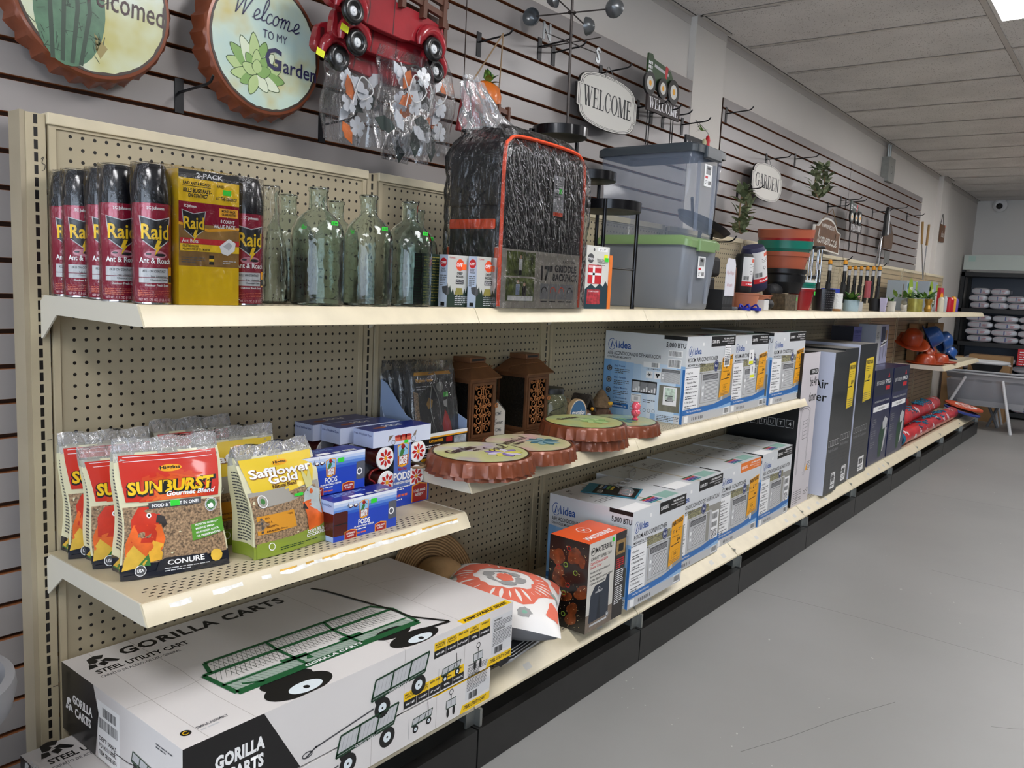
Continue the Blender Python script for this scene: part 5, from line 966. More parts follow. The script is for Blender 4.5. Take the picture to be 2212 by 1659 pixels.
def tall_feeder(x, y, label, full=True):
    w, d, h = 8.6, 3.1, 8.75; t = T('feeder_box', label, 'box', (x, y, 28.82), 0, 'blue hummingbird feeder boxes')
    mb = MB(); mb.box(0, w, 0, d, 7.0, h, bside); mb.box(0, w, 0, d, 0, 2.1, bb); mb.box(0, w, d - .1, d, 2.1, 7.0, M('box_inner', '8b8d94', .6)); mb.box(3.1, 5.6, 0, .06, 2.1, 7.0, M('box_mid_blue', '4d68b4', .3, coat=.3))
    F = Face(mb, (0, 0, 0), (1, 0, 0), (0, 0, 1), w, h); L = Face(mb, (0, d, 0), (0, -1, 0), (0, 0, 1), d, h); Tt = Face(mb, (0, 0, h), (1, 0, 0), (0, 1, 0))
    Tt.rect(0, 0, w, d, bbd, .5); Tt.text('PODS', 5.6, 2.3, .8, white, 1, w=2.6, rot=math.pi, bold=.03); Tt.disc(2.2, 1.5, .9, M('print_copper', '9b5a3c'), 1, 14, ry=.4); L.rect(0, 7.0, d, h, M('box_pale_lavender', 'bcc8ea', .4), .5); L.text('Free of Artificial Dyes', .15, h - .55, .24, navy, 2, w=2.7)
    F.rect(0, 7.0, w, h, M('box_ice', 'd3daee', .35), .5)
    for u in (3.6, 4.4, 5.1): F.poly([(u - .5, 7.9), (u + .5, 7.9), (u + .4, 7.35), (u - .4, 7.35)], M('print_salmon'), 1.5); F.disc(u, 7.9, .5, brick, 2, 12, ry=.14)
    F.ring(2.9, 7.3, .25, .06, dgry, 2); F.ring(5.9, 7.4, .3, .06, dgry, 2); F.poly([(2.1, 7.4), (2.3, 8.1), (2.9, 8.1), (2.6, 7.8)], M('print_hummer', '7a6a5c'), 2); F.poly([(5.8, 7.8), (6.4, 8.4), (6.2, 7.7)], M('print_hummer'), 2); F.rect(4.5, 7.05, 5.1, 7.4, green_tag, 4)
    brand(F, 4.4, 5.7, 1.25); F.text('NECTAR', 4.35, 4.05, .3, brick, 3, w=1.3, al='c', bold=.03); F.text('PODS', 4.3, 3.0, .85, white, 3, w=2.5, al='c', bold=.04); F.text('HUMMINGBIRD FEEDER', 4.35, 2.55, .26, white, 3, w=2.5, al='c', bold=.03); F.lines(3.3, 2.2, 2.3, 2, .24, .1, white, 3)
    F.poly([(5.9, .1), (8.3, .1), (8.3, 2.0), (7.1, 2.25), (5.9, 2.0)], amber, 2); F.poly([(6.02, .1), (8.18, .1), (8.18, 1.9), (7.1, 2.12), (6.02, 1.9)], brick, 3); F.text('LOAD, HANG', 7.1, 1.2, .3, white, 4, w=1.8, al='c', bold=.03); F.text('& ENJOY', 7.1, .75, .3, white, 4, w=1.3, al='c', bold=.03)
    for i in range(4): F.rect(3.3 + i * .5, 1.1, 3.7 + i * .5, 1.35, M('print_salmon'), 2)
    F.lines(3.0, .85, 2.4, 1, .3, .12, white, 2)
    mb.build('box_body', t, smooth=0)
    for cx, cz in ((1.9, 5.7), (6.8, 5.8), (2.2, 3.0), (6.6, 3.0)):
        mb = MB(); c = (cx, .25, cz); mb.lathe([(.3, 2.4), (1.15, 2.2), (1.25, .6), (1.2, .15)], maroon, (cx, .1, cz), 22, axis=(0, 1, 0), cap1=False); mb.lathe([(1.25, 0), (1.2, -.1), (.2, -.12), (.05, -.12)], white, (cx, .2, cz), 26, axis=(0, 1, 0))
        F = Face(mb, (cx, .07, cz), (1, 0, 0), (0, 0, 1))
        for k in range(8): a = k * math.pi / 4; F.poly([(.2 * math.cos(a), .2 * math.sin(a)), (.7 * math.cos(a - .3), .7 * math.sin(a - .3)), (1.0 * math.cos(a), 1.0 * math.sin(a)), (.7 * math.cos(a + .3), .7 * math.sin(a + .3))], flower, 1 + .2 * (k % 2))
        F.disc(0, 0, .22, amber, 2, 10); mb.build('feeder_pod', t, smooth=50)
    if full:
        mb = MB(); mb.tube(catmull([(.2, .8, 2.2), (.9, .6, 3.0), (.1, .6, 3.7), (.5, .6, 4.4), (1.4, .6, 4.6), (.9, .6, 5.4)], 6), .12, rwire, 6); mb.build('wire_hanger', t, smooth=60)
    return t
tall_feeder(28.1, -10.0, 'front tall feeder box with red flower pods in its windows, under the brown lantern shelf')
tall_feeder(26.7, -6.4, 'tall feeder box second from the front, only its top showing', False)
tall_feeder(25.6, -3.2, 'rearmost tall feeder box touching the pegboard', False)

# ---- platform feeder display tray with bagged packs
t = T('display_tray', 'pale blue cardboard display tray with a black and yellow front, holding bagged bird feeders', 'display', (37.8, -7.4, 32.52))
mb = MB(); Fx = Face(mb, (0, 0, 0), (0, 1, 0), (0, 0, 1)); trm = M('tray_pale_blue', '9fb4d8', .45)
for x in (0, 7.9): Fx.O.x = x; mb.prism([(0, 0), (7, 0), (7, 9), (6, 8.6), (2.6, 5.2), (0, 4.2)], Fx, 0, .1, trm)
mb.box(.1, 7.9, 0, 7, 0, .1, trm); mb.box(.1, 7.9, 6.9, 7, .1, 9, trm); mb.build('tray', t, smooth=0)
mb = MB().box(0.02, 7.98, -.12, 0, 0, 3.2, ink); F = Face(mb, (0, -.12, 0), (1, 0, 0), (0, 0, 1)); F.rect(0, 2.8, 8, 3.2, white, 1); F.rect(0, 2.62, 8, 2.8, amber, 1); F.rect(0, .0, 8, .3, amber, 1); F.text('PLATFORM FEEDER', 2.5, 2.1, .3, amber, 2, w=2.4, bold=.03, al='c'); F.lines(.5, 1.8, 2.8, 2, .25, .1, white, 2); F.text('a plateforme', 2.4, 1.2, .3, amber, 2, w=2.4, al='c', shear=.2, bold=.02)
F.rrect(4.2, 1.9, 5.3, 2.5, .1, brick, 2); F.rect(5.6, .4, 7.8, 2.5, M('print_snow_photo', '9fa6ad', .5, var=.4, vs=60), 2); F.lines(.6, .9, 3.4, 2, .3, .12, lgry, 2); mb.build('front_panel', t, smooth=0)
pkf = film('pack_film', haze=.05, bs=16, gloss=.05)
for i, (dx, dy, an) in enumerate(((1.0, 1.4, -9), (.8, 3.0, -10), (.6, 4.4, -11), (.4, 5.6, -11))):
    t = T('feeder_pack', ('front bagged bird feeder pack with a red cardinal, in the display tray', 'second bagged bird feeder pack in the display tray, black edge showing', 'third bagged bird feeder pack in the display tray, black edge showing', 'rearmost bagged bird feeder pack in the display tray')[i], 'package', (37.8 + dx, -7.4 + dy, 32.64), rot=(R(an), 0, R(-3)), group='bagged bird feeder packs')
    mb = MB().box(0, 6.6, 0, .9, 0, 10.2, M('pack_black', '1a1b1f', .35, coat=.3)); F = Face(mb, (0, 0, 0), (1, 0, 0), (0, 0, 1))
    if i == 0:
        F.poly([(.3, 9.7), (.4, 10.1), (6.2, 10.1), (6.4, 9.7)], amber, 1); F.text('Platform Feeder', .6, 8.9, .42, amber, 2, w=2.8, bold=.02); F.lines(.6, 8.4, 2.6, 2, .3, .1, lgry, 2); F.poly([(.1, 1.2), (.9, 1.4), (.8, 7.6), (.1, 7.8)], seeds, 2)
        F.poly([(4.4, 3.6), (4.9, 4.9), (5.0, 5.4), (5.4, 4.8), (5.8, 3.8), (6.0, 2.4), (5.3, 2.2), (4.6, 2.6)], flower, 3); F.poly([(2.0, 6.2), (2.5, 7.0), (3.1, 6.6), (2.9, 5.8), (2.3, 5.6)], M('print_goldfinch', 'b88a38'), 3); F.poly([(4.8, 6.4), (5.5, 6.6), (5.4, 5.6), (4.9, 5.8)], lgry, 3); F.disc(4.4, 8.2, .6, M('print_chickadee', '8c8c88'), 3, 10); F.poly([(4.2, .8), (6.2, .7), (6, 1.4), (4.8, 1.9)], white, 3); F.rect(4.9, 6.9, 5.7, 7.5, green_tag, 6)
        mb.tube(catmull([(2.6, -.15, 9.9), (3.4, -.2, 10.0), (3.6, -.2, 9.2), (2.9, -.2, 8.2), (2.5, -.2, 6.0), (2.8, -.2, 4.0), (3.2, -.2, 2.8)], 5), .05, galv, 5); mb.tube(catmull([(3.1, -.15, 8.6), (3.9, -.2, 6.5), (4.1, -.2, 3.5)], 5), .04, galv, 5)
    mb.build('printed_card', t, smooth=0)
    mb = MB(); r = random.Random(i)
    def bagf(a, b):
        th = a * 2 * math.pi; x = 3.3 + 3.75 * max(-1, min(1, 1.25 * math.cos(th))); y = .45 + (.95 * (1 - .6 * max(0, b - .86) / .14)) * max(-1, min(1, 1.25 * math.sin(th)))
        return (x + .07 * math.sin(9 * b + 3 * a), y + .06 * math.sin(14 * a + 11 * b), .1 + 11.3 * b)
    mb.grid(bagf, 36, 18, pkf, True); mb.build('plastic_bag', t, smooth=70)

# ---- lanterns
cop = M('copper_lantern', '7a5136', .4, metal=.35, var=.35, vs=10); copl = M('bright_copper_scroll', 'b97a4a', .32, metal=.5, var=.2, vs=20); lg = M('seeded_dark_glass', '14110f', .12, var=.3, vs=60, bump=1, bs=120, coat=.5)
def lantern(x, y, label):
    s = 5.2; t = T('metal_lantern', label, 'lantern', (x, y, 32.52), 0, 'copper lanterns')
    mb = MB().box(-.1, s + .1, -.1, s + .1, 0, .5, cop); mb.box(.1, s - .1, .1, s - .1, .5, .9, cop); mb.build('base', t, smooth=0, bevel=.06)
    mb = MB()
    for a, b in ((0, 0), (s - .35, 0), (0, s - .35), (s - .35, s - .35)): mb.box(a, a + .35, b, b + .35, .9, 8.7, cop)
    for z in (.9, 8.3): mb.box(.35, s - .35, 0, .3, z, z + .4, cop); mb.box(0, .3, .35, s - .35, z, z + .4, cop); mb.box(s - .3, s, .35, s - .35, z, z + .4, cop); mb.box(.35, s - .35, s - .3, s, z, z + .4, cop)
    mb.build('frame', t, smooth=0)
    mb = MB(); mb.box(.12, .2, .35, s - .35, 1.3, 8.3, lg); mb.box(s - .2, s - .12, .35, s - .35, 1.3, 8.3, lg); mb.box(.35, s - .35, s - .2, s - .12, 1.3, 8.3, lg); mb.build('glass_pane', t, smooth=0)
    # door with pierced scrolls
    mb = MB(); mb.box(.4, .75, -.12, .12, 1.3, 8.3, cop); mb.box(s - .75, s - .4, -.12, .12, 1.3, 8.3, cop); mb.box(.75, s - .75, -.12, .12, 1.3, 1.65, cop); mb.box(.75, s - .75, -.12, .12, 7.95, 8.3, cop)
    r = random.Random(4)
    def scroll(cx, cz, rad, d, st):
        mb.tube([(cx + rad * (1 - i / 22) * math.cos(st + d * i * .42), -.02, cz + rad * (1 - i / 22) * math.sin(st + d * i * .42)) for i in range(19)], .075, copl, 5)
    for zz in (2.3, 3.5, 4.7, 5.9, 7.1):
        for sx in (-1, 1): scroll(s / 2 + sx * .82, zz, .62, sx, r.uniform(0, 3)); scroll(s / 2 + sx * .35, zz + .55, .34, -sx, 1.2); scroll(s / 2 + sx * 1.35, zz + .6, .3, -sx, 2)
    mb.tube([(s / 2, -.02, 1.6), (s / 2, -.02, 8.0)], .07, copl, 5); dr_ = mb.build('door', t, smooth=50)
    mb = MB(); mb.tube(circ_(s - .25, -.35, 5.2, .28), .07, copl, 5, closed=True); mb.box(s - .4, s - .1, -.3, -.12, 4.9, 5.5, cop); mb.build('door_latch', dr_, smooth=40)
    # flared roof, vented cap and bail
    mb = MB(); c = s / 2; P = [(3.05, 8.75), (3.15, 8.95), (2.55, 9.5), (1.9, 10.3), (1.45, 10.75), (1.35, 10.8)]
    def sq(r_, z): return [(c - r_, c - r_, z), (c + r_, c - r_, z), (c + r_, c + r_, z), (c - r_, c + r_, z)]
    vs = [v for r_, z in P for v in sq(r_, z)]; fs = [(4 * j + i, 4 * j + (i + 1) % 4, 4 * j + 4 + (i + 1) % 4, 4 * j + 4 + i) for j in range(len(P) - 1) for i in range(4)] + [(3, 2, 1, 0), (20, 21, 22, 23)]
    mb.add(vs, fs, cop); mb.build('roof', t, smooth=25)
    mb = MB(); mb.box(c - 1.5, c + 1.5, c - 1.5, c + 1.5, 10.8, 11.5, cop); F = Face(mb, (c - 1.5, c - 1.5, 10.8), (1, 0, 0), (0, 0, 1)); F.rect(.3, .2, 2.7, .5, black, 1); mb.build('vent_cap', t, smooth=0, bevel=.05)
    mb = MB(); mb.tube(catmull([(-.5, c, 9.4), (-.9, c - .6, 9.9), (c, c - 3.6, 10.6), (s + .9, c - .6, 9.9), (s + .5, c, 9.4)], 6), .06, cop, 5); mb.build('carry_handle', t, smooth=60)
def circ_(cx, y, cz, r): return [(cx + r * math.cos(k * .6283), y, cz + r * math.sin(k * .6283)) for k in range(10)]
lantern(47.9, -5.9, 'brown metal lantern with scroll door, beside the display tray of bagged feeders'); lantern(59.8, -5.8, 'brown metal lantern with scroll door, beside the glass jar')
# little house sign, jar, cottages, oval sign, tag, figure
mb = MB(); F = Face(mb, (0, 0, 0), (1, 0, 0), (0, 0, 1)); P = [(0, 0), (2.6, 0), (2.6, 4.0), (1.0, 5.6), (0, 4.4)]; mb.prism(P, F, -.5, 0, M('grey_wood_edge', '4a4642', .7), None); F.poly([(.08, .08), (2.5, .08), (2.5, 3.9), (1.0, 5.3), (.08, 4.2)], M('whitewash', 'd6d0c6', .7, var=.05), 1); F.text('HOME', .5, 3.4, .5, small, 2, w=1.3); cursive(F, 'S', .4, 2.1, .8, ink, 2); F.text('weet', .95, 2.2, .55, ink, 2, w=1.2, shear=.3); F.text('HOME', .6, 1.2, .5, small, 2, w=1.3); F.line([(.5, .7), (.9, .5)], .1, M('print_olive', '8a8240'), 2)
mb.build('house_sign', None, (53.9, -4.6, 32.55), R(-8), smooth=0, label='little white house-shaped wooden sign between the two lanterns', cat='sign')
t = T('glass_jar', 'clear glass jar with black lid and wire netting, right of the farther lantern', 'jar', (67.6, -4.6, 32.52))
jg = M('jar_glass', 'c9cfa8', .05, trans=.75, alpha=.55, var=.1); mb = MB(); mb.lathe([(2.0, 0), (2.3, .2), (2.4, 1.2), (2.4, 4.2), (2.1, 5.0), (1.7, 5.3), (1.7, 5.7)], jg, n=28, cap1=False); mb.build('glass_body', t, smooth=60)
mb = MB(); mb.lathe([(1.78, 5.5), (1.8, 6.2), (1.7, 6.35)], black, n=28, flute=.015, fn=24); mb.build('lid', t, smooth=40)
mb = MB()
for k in range(6):
    mb.tube([(2.45 * math.cos(k * 1.047 + .5 * math.sin(i * 1.1 + k)), 2.45 * math.sin(k * 1.047 + .5 * math.sin(i * 1.1 + k)), .4 + i * .4) for i in range(11)], .04, black, 4)
mb.build('wire_netting', t, smooth=60)
st_ = M('fairy_stone', '6d5444', .85, var=.5, vs=45, bump=1, bs=80); th = M('fairy_thatch', '80694f', .95, var=.35, vs=40, bump=1, bs=100); dk = M('fairy_slate', '3d362f', .9, var=.3, vs=40, bump=1, bs=90)
def cottage(x, y, s, roof, label, kind):
    t = T('fairy_cottage', label, 'figurine', (x, y, 32.52), 0, 'miniature fairy cottages')
    mb = MB(); mb.lathe([(1.45 * s, 0), (1.5 * s, .6), (1.3 * s, 1.4 * s), (1.2 * s, 2.0 * s)], st_, n=20, flute=.03, fn=7); mb.build('wall', t, smooth=50)
    mb = MB()
    if kind: mb.lathe([(1.75 * s, 1.9 * s), (1.7 * s, 2.2 * s), (1.2 * s, 3.0 * s), (.7 * s, 3.9 * s), (.35 * s, 4.4 * s), (.1, 4.5 * s)], roof, n=20, flute=.03, fn=9)
    else:
        F = Face(mb, (0, -1.6 * s, 0), (1, 0, 0), (0, 0, 1)); mb.prism([(-1.9 * s, 1.8 * s), (-1.5 * s, 1.7 * s), (0, 3.9 * s), (1.5 * s, 1.7 * s), (1.9 * s, 1.8 * s), (.2, 4.6 * s), (-.3, 4.5 * s)], F, -3.2 * s, 0, roof)
    mb.build('roof', t, smooth=50)
    mb = MB(); F = Face(mb, (0, -1.48 * s, 0), (1, 0, 0), (0, 0, 1)); P = [(-.45, 0), (.45, 0), (.45, 1.2), (.25, 1.55), (-.25, 1.55), (-.45, 1.2)]; mb.prism(P, F, -.2, .12, white if not kind else st_); F.poly([(a * .7, b * .88) for a, b in P], M('fairy_door', '5c2a1c' if kind else '2f2f33', .7), 17); mb.build('door', t, smooth=0)
    mb = MB()
    for a, b, m in ((-1.1, .4, M('fairy_pink', 'c8486c')), (1.1, .5, M('fairy_pink'))) if kind == 2 else ((.9, 2.2, amber),): mb.ball((a, -1.4 * s, b), .3, m, 6)
    if kind == 2:
        for a in (0, .5): mb.ball((a, -1.5 * s, 2.6), .32, M('fairy_yellow', 'e6b22e'), 6)
        mb.lathe([(1.5 * s, 1.9), (1.62 * s, 2.0), (1.4 * s, 2.4)], M('fairy_moss', '33402a', .95, bump=1, bs=60), n=20)
    mb.build('flowers', t, smooth=60)
cottage(72.6, -4.0, .95, th, 'fairy cottage with straw thatched roof, behind the oval blue sign', 1); cottage(77.4, -3.6, .98, dk, 'fairy cottage with dark pointed roof and white door, middle of three', 0); cottage(83.4, -3.4, 1.05, th, 'fairy cottage with yellow flowers on its roof, next to the upper cartons', 2)
mb = MB(); F = Face(mb, (0, 0, 0), (1, 0, 0), (0, 0, 1)); P = circ(2.0, 30, 0, 2.3, 2.35); mb.prism(P, F, -.7, 0, M('pale_wood_edge', 'b89a72', .6)); F.poly(circ(1.75, 30, 0, 2.3, 2.1), M('print_slate_blue', '3f6b93', .5), 1); F.ring(0, 2.3, 1.85, .06, white, 1.5, ry=2.2); F.text('staycation', 0, 2.3, .75, white, 2, w=3.0, al='c', shear=.2, bold=.02); F.text('HOUSE', 0, 1.2, .7, white, 2, w=2.4, al='c', bold=.03)
mb.build('oval_sign', None, (71.0, -7.2, 32.52), R(-6), smooth=30, label='oval blue staycation house sign with wooden edge, on the shelf before the cottages', cat='sign')
MB().box(0, 3.2, -.1, 0, 0, 1.3, M('kraft_tag', '8a6c4c', .8)).build('kraft_tag', None, (54.8, -7.6, 32.55), rot=(R(-20), 0, R(4)), smooth=0, label='small kraft card lying between the lanterns', cat='tag')

# ---- bottle-cap signs
capm = M('copper_cap_rim', '7d4127', .36, metal=.25, var=.15, vs=14, coat=.2); rope = M('jute_string', '8e7558', .9)
def cap_mesh(name, r, art, parent, h=1.7, seed=0):
    mb = MB(); n = 84; N = 28
    def rr(base, amp, i): return base * (1 + amp * ((0, 1, .55)[i % 3] - .3))
    prof = [(r * .90, -.02, 0), (r * .95, -.05, 0), (r * .975, -.3, .02), (r * .995, -h * .8, .04), (r * 1.01, -h, .055), (r * .99, -h - .02, .05), (r * .95, -h * .8, .02)]
    k = len(mb.v)
    for b, z, a in prof:
        for i in range(n): t = 2 * math.pi * i / n; q = rr(b, a, i); mb.v.append((q * math.cos(t), q * math.sin(t), z))
    ii = mb.mi(capm)
    for j in range(len(prof) - 1):
        for i in range(n): mb.f.append((k + j * n + i, k + (j + 1) * n + i, k + (j + 1) * n + (i + 1) % n, k + j * n + (i + 1) % n)); mb.m.append(ii)
    mb.f.append(tuple(k + i for i in range(n))); mb.m.append(ii)
    mb.build('crimped_rim', parent, smooth=30)
    mb = MB(); F = Face(mb, (0, 0, 0), (1, 0, 0), (0, 1, 0)); F.poly(circ(r * .91, 60), M('print_rim_scorch', '3a2c22', .4), .5); r_ = random.Random(seed)
    F.poly([(r * (.875 + r_.uniform(-.006, .012)) * math.cos(a * .0785), r * (.875 + r_.uniform(-.006, .012)) * math.sin(a * .0785)) for a in range(80)], art_bg[art], 1); art_fn[art](F, r); mb.build('printed_face', parent, smooth=0)
def bg(name, c1, c2, c3):
    if name in MATS: return MATS[name]
    m = M(name, c1, .3, coat=.3); nt = m.node_tree; tc = nt.nodes.new('ShaderNodeTexCoord'); n = nd(nt, 'ShaderNodeTexNoise'); n.inputs['Scale'].default_value = 7; n.inputs['Detail'].default_value = 3
    nt.links.new(tc.outputs['Object'], n.inputs[0]); r = nd(nt, 'ShaderNodeValToRGB'); e = r.color_ramp.elements; e[0].position = .36; e[0].color = (*lin(c1), 1); e[1].position = .68; e[1].color = (*lin(c3), 1); x = e.new(.5); x.color = (*lin(c2), 1)
    nt.links.new(n.outputs[0], r.inputs[0]); nt.links.new(r.outputs[0], nt.nodes['Principled BSDF'].inputs['Base Color']); return m
art_bg = {'welcome': bg('wash_green', 'bcd7d2', 'c9dccb', 'cdbf74'), 'cactus': bg('wash_cream', 'd3ddd0', 'ccd0a6', 'bdb35c'), 'soul': bg('wash_lilac', 'b9a9c4', 'cfcf98', 'c6c67a'), 'pink': bg('wash_pink', 'd7a8b0', 'cfc79e', 'bcc48c'), 'green': bg('wash_lime', '9fb58c', 'bcc47e', 'c2b060'), 'teal': bg('wash_teal', '86a6a2', 'a9b88a', 'c0b978')}
lf1, lf2, lf3 = M('print_leaf_pale', 'b8cf8e', .35), M('print_leaf_mid', '86ad62', .35), M('print_leaf_line', '3f5a30', .4); ntx = M('print_navy_script', '2b2a52', .4); btx = M('print_brown_script', '3c2226', .4)
def petal(F, cx, cy, a, L, w, m, l):
    c, s_ = math.cos(a), math.sin(a); P = [(0, 0), (L * .35, w * .5), (L * .75, w * .38), (L, 0), (L * .75, -w * .38), (L * .35, -w * .5)]
    P = catmull(P, 3, True); F.poly([(cx + x * c - y * s_, cy + x * s_ + y * c) for x, y in P], lf3, l); F.poly([(cx + (x * .95 + L * .02) * c - y * .88 * s_, cy + (x * .95 + L * .02) * s_ + y * .88 * c) for x, y in P], m, l + .5)
def art_welcome(F, r):
    k = r / 7
    for i, (a, L, w_) in enumerate(((2.9, 3.6, 1.5), (2.5, 3.9, 1.5), (2.1, 3.9, 1.5), (1.7, 4.1, 1.5), (1.3, 3.6, 1.5), (.9, 3.2, 1.5), (.4, 3.2, 1.5), (0, 3.4, 1.4), (-.35, 3.0, 1.3), (3.3, 3.0, 1.3), (3.7, 2.2, 1.2), (-.8, 2, 1.2), (4.4, 2.2, 1.2))): petal(F, -1.1 * k, -3.1 * k, a, L * k, w_ * k, (lf1, lf2, M('print_leaf_white', 'dfe8cc', .35))[i % 3], 2 + i * .25)
    for i, (a, L) in enumerate(((2.2, 2.2), (1.6, 2.4), (1.0, 2.2), (2.8, 1.8), (.4, 1.8), (1.55, 1.4))): petal(F, -1.1 * k, -3.0 * k, a, L * k, 1.2 * k, (lf2, lf1)[i % 2], 6 + i * .25)
    cursive(F, 'Welcome', -4.0 * k, 2.2 * k, 2.3 * k, ntx, 9, .05, .3, 2.05 * k); F.text('TO MY', .9 * k, .75 * k, .85 * k, ntx, 9, w=2.9 * k, al='c', bold=-.004); F.text('G', -.2 * k, -2.1 * k, 2.2 * k, ntx, 10, w=2.0 * k, bold=.02); F.text('arden', 2.0 * k, -2.1 * k, 1.5 * k, ntx, 10, w=4.2 * k, bold=.01)
def art_cactus(F, r):
    k = r / 7; g1, g2 = M('print_cactus', '4d7558', .35, var=.25, vs=30), M('print_cactus_dark', '27402f', .35)
    F.poly([(x * k, y * k) for x, y in circ(2.9, 30, -2.0, -1.6, 4.7)], g1, 2)
    for x in (-3.6, -2.5, -1.4, -.4): F.line([(x * k * .8 - .6 * k, 2.6 * k), (x * k, -1.5 * k), (x * k * .7 - .7 * k, -6 * k)], .35 * k, g2, 3)
    r_ = random.Random(2)
    for i in range(60): x, y, a = r_.uniform(-4.8, .8), r_.uniform(-5.6, 2.2), r_.uniform(0, 3.1); F.line([(x * k, y * k), ((x + .7 * math.cos(a)) * k, (y + .7 * math.sin(a)) * k)], .06 * k, g2, 4)
    F.poly([(0, -3 * k), (1.2 * k, -4 * k), (.6 * k, -5 * k), (.2 * k, -4.4 * k)], M('print_tan_leaf', '9a8a52', .4), 2)
    F.text('always', .5 * k, 1.9 * k, 1.2 * k, btx, 5, w=3.2 * k, al='c', bold=-.004); F.text('Welcomed', -1.9 * k, -.7 * k, 1.9 * k, btx, 6, w=8.0 * k, bold=.004)
def art_flat(cols, words, flo):
    def fn(F, r):
        k = r / 7
        for i in range(9): a = i * .7; petal(F, flo[0] * k, flo[1] * k, a, 2.6 * k, 1.5 * k, cols[i % len(cols)], 2 + i * .2)
        for (wd, u, v, h, kind, ww) in words:
            if kind == 'c': cursive(F, wd, u * k, v * k, h * k, btx, 8, .07, .25)
            else: F.text(wd, u * k, v * k, h * k, btx, 8, w=ww * k, bold=.03, shear=.15)
    return fn
vio = M('print_violet', '8b76b8', .35); pv = M('print_pale_violet2', 'd9cfe0', .35); tl = M('print_teal_leaf', '3f6f80', .35); tl2 = M('print_pale_teal', '88a8ac', .35)
art_fn = {'welcome': art_welcome, 'cactus': art_cactus, 'soul': art_flat([vio, pv, M('print_primrose', 'd8cf62', .35)], [('Garden', -4, 1.6, 1.7, 't', 5.4), ('of the', -.6, .5, .7, 't', 1.5), ('Soul', .8, -1.2, 2.2, 'c', 0)], (1.5, -2.6)), 'pink': art_flat([tl, tl2], [('GARDENS', -4.6, 1.4, 1.1, 't', 4.2), ('feed the', -3, .2, .8, 't', 2.4), ('Soul', -.4, 1.4, 1.7, 'c', 0)], (1.8, -1.6)), 'green': art_flat([lf2, lf1], [('Garden', -3, 2.4, 1.3, 't', 5)], (1.5, -1)), 'teal': art_flat([tl, lf2], [('Living here', -3.5, 2.6, 1.1, 't', 4.5)], (0, -.5))}
def cap_sign(x, y, z, r, art, label, rot=(0, 0, 0), group='bottle-cap garden signs', h=1.7, seed=0):
    t = T('bottle_cap_sign', label, 'sign', (x, y, z), rot=rot, group=group); cap_mesh('c', r, art, t, h, seed); return t
for i, (x, y, z, a, art, lb, rz) in enumerate(((40.6, -14.2, 34.12, 6.1, 'soul', 'lower of two bottle-cap signs stacked at the near shelf corner', .2), (40.4, -14.4, 34.6, 6.1, 'soul', 'bottle-cap sign reading Garden Soul, at the near corner of the lantern shelf', .1),
        (50.6, -13.4, 34.25, 6.0, 'pink', 'bottle-cap sign with a teal succulent, second from the near corner', .2), (63.4, -13.4, 34.25, 5.9, 'green', 'lower cap of the two-high stack in the middle of the shelf', 0), (62.6, -13.7, 35.7, 5.9, 'green', 'upper cap of the two-high stack, green foliage print', -.1), (76.3, -11.6, 34.1, 5.7, 'teal', 'bottle-cap sign farthest right, a pink figure standing on it', 0))):
    cap_sign(x, y, z, a, art, lb, (0, 0, rz), seed=i)
mb = MB(); mb.tube(catmull([(0, 0, 0), (-1.2, .8, .3), (-2.2, .2, .1), (-1.5, -.9, .2), (-.2, -.6, .3)], 6), .14, rope, 6); mb.build('twine_loop', None, (35.4 + 0.9, -9.8, 32.75), 0, smooth=60, label='loop of jute twine beside the near bottle-cap sign', cat='string')
t = T('pink_figure', 'small glossy pink figure standing on the farthest bottle-cap sign', 'figurine', (78.2, -12.8, 34.12), R(20))
pk = M('glossy_pink', 'e25a6c', .2, coat=.6); mb = MB(); mb.lathe([(.45, 0), (.5, .15), (.25, .35), (.3, .5), (.62, .7), (.7, 1.2), (.55, 1.6), (.3, 1.7)], pk, n=18); mb.build('body', t, smooth=60)
mb = MB(); mb.lathe([(.3, 1.65), (.66, 1.75), (.68, 2.1), (.5, 2.55), (.2, 2.75), (.02, 2.78)], pk, n=18); mb.build('head', t, smooth=60)
mb = MB(); mb.lathe([(.02, .62), (.14, .58), (.12, .4)], M('figure_orange', 'ee8a3a', .3), (.25, -.1, 2.15), 8, axis=(.4, -.9, 0)); mb.build('beak', t, smooth=60)
mb = MB()
for s_ in (-1, 1): mb.tube([(.62 * s_, -.1, 1.4), (.75 * s_, -.35, 1.05), (.35 * s_, -.62, 1.0)], .12, pk, 7)
mb.build('folded_arms', t, smooth=60)
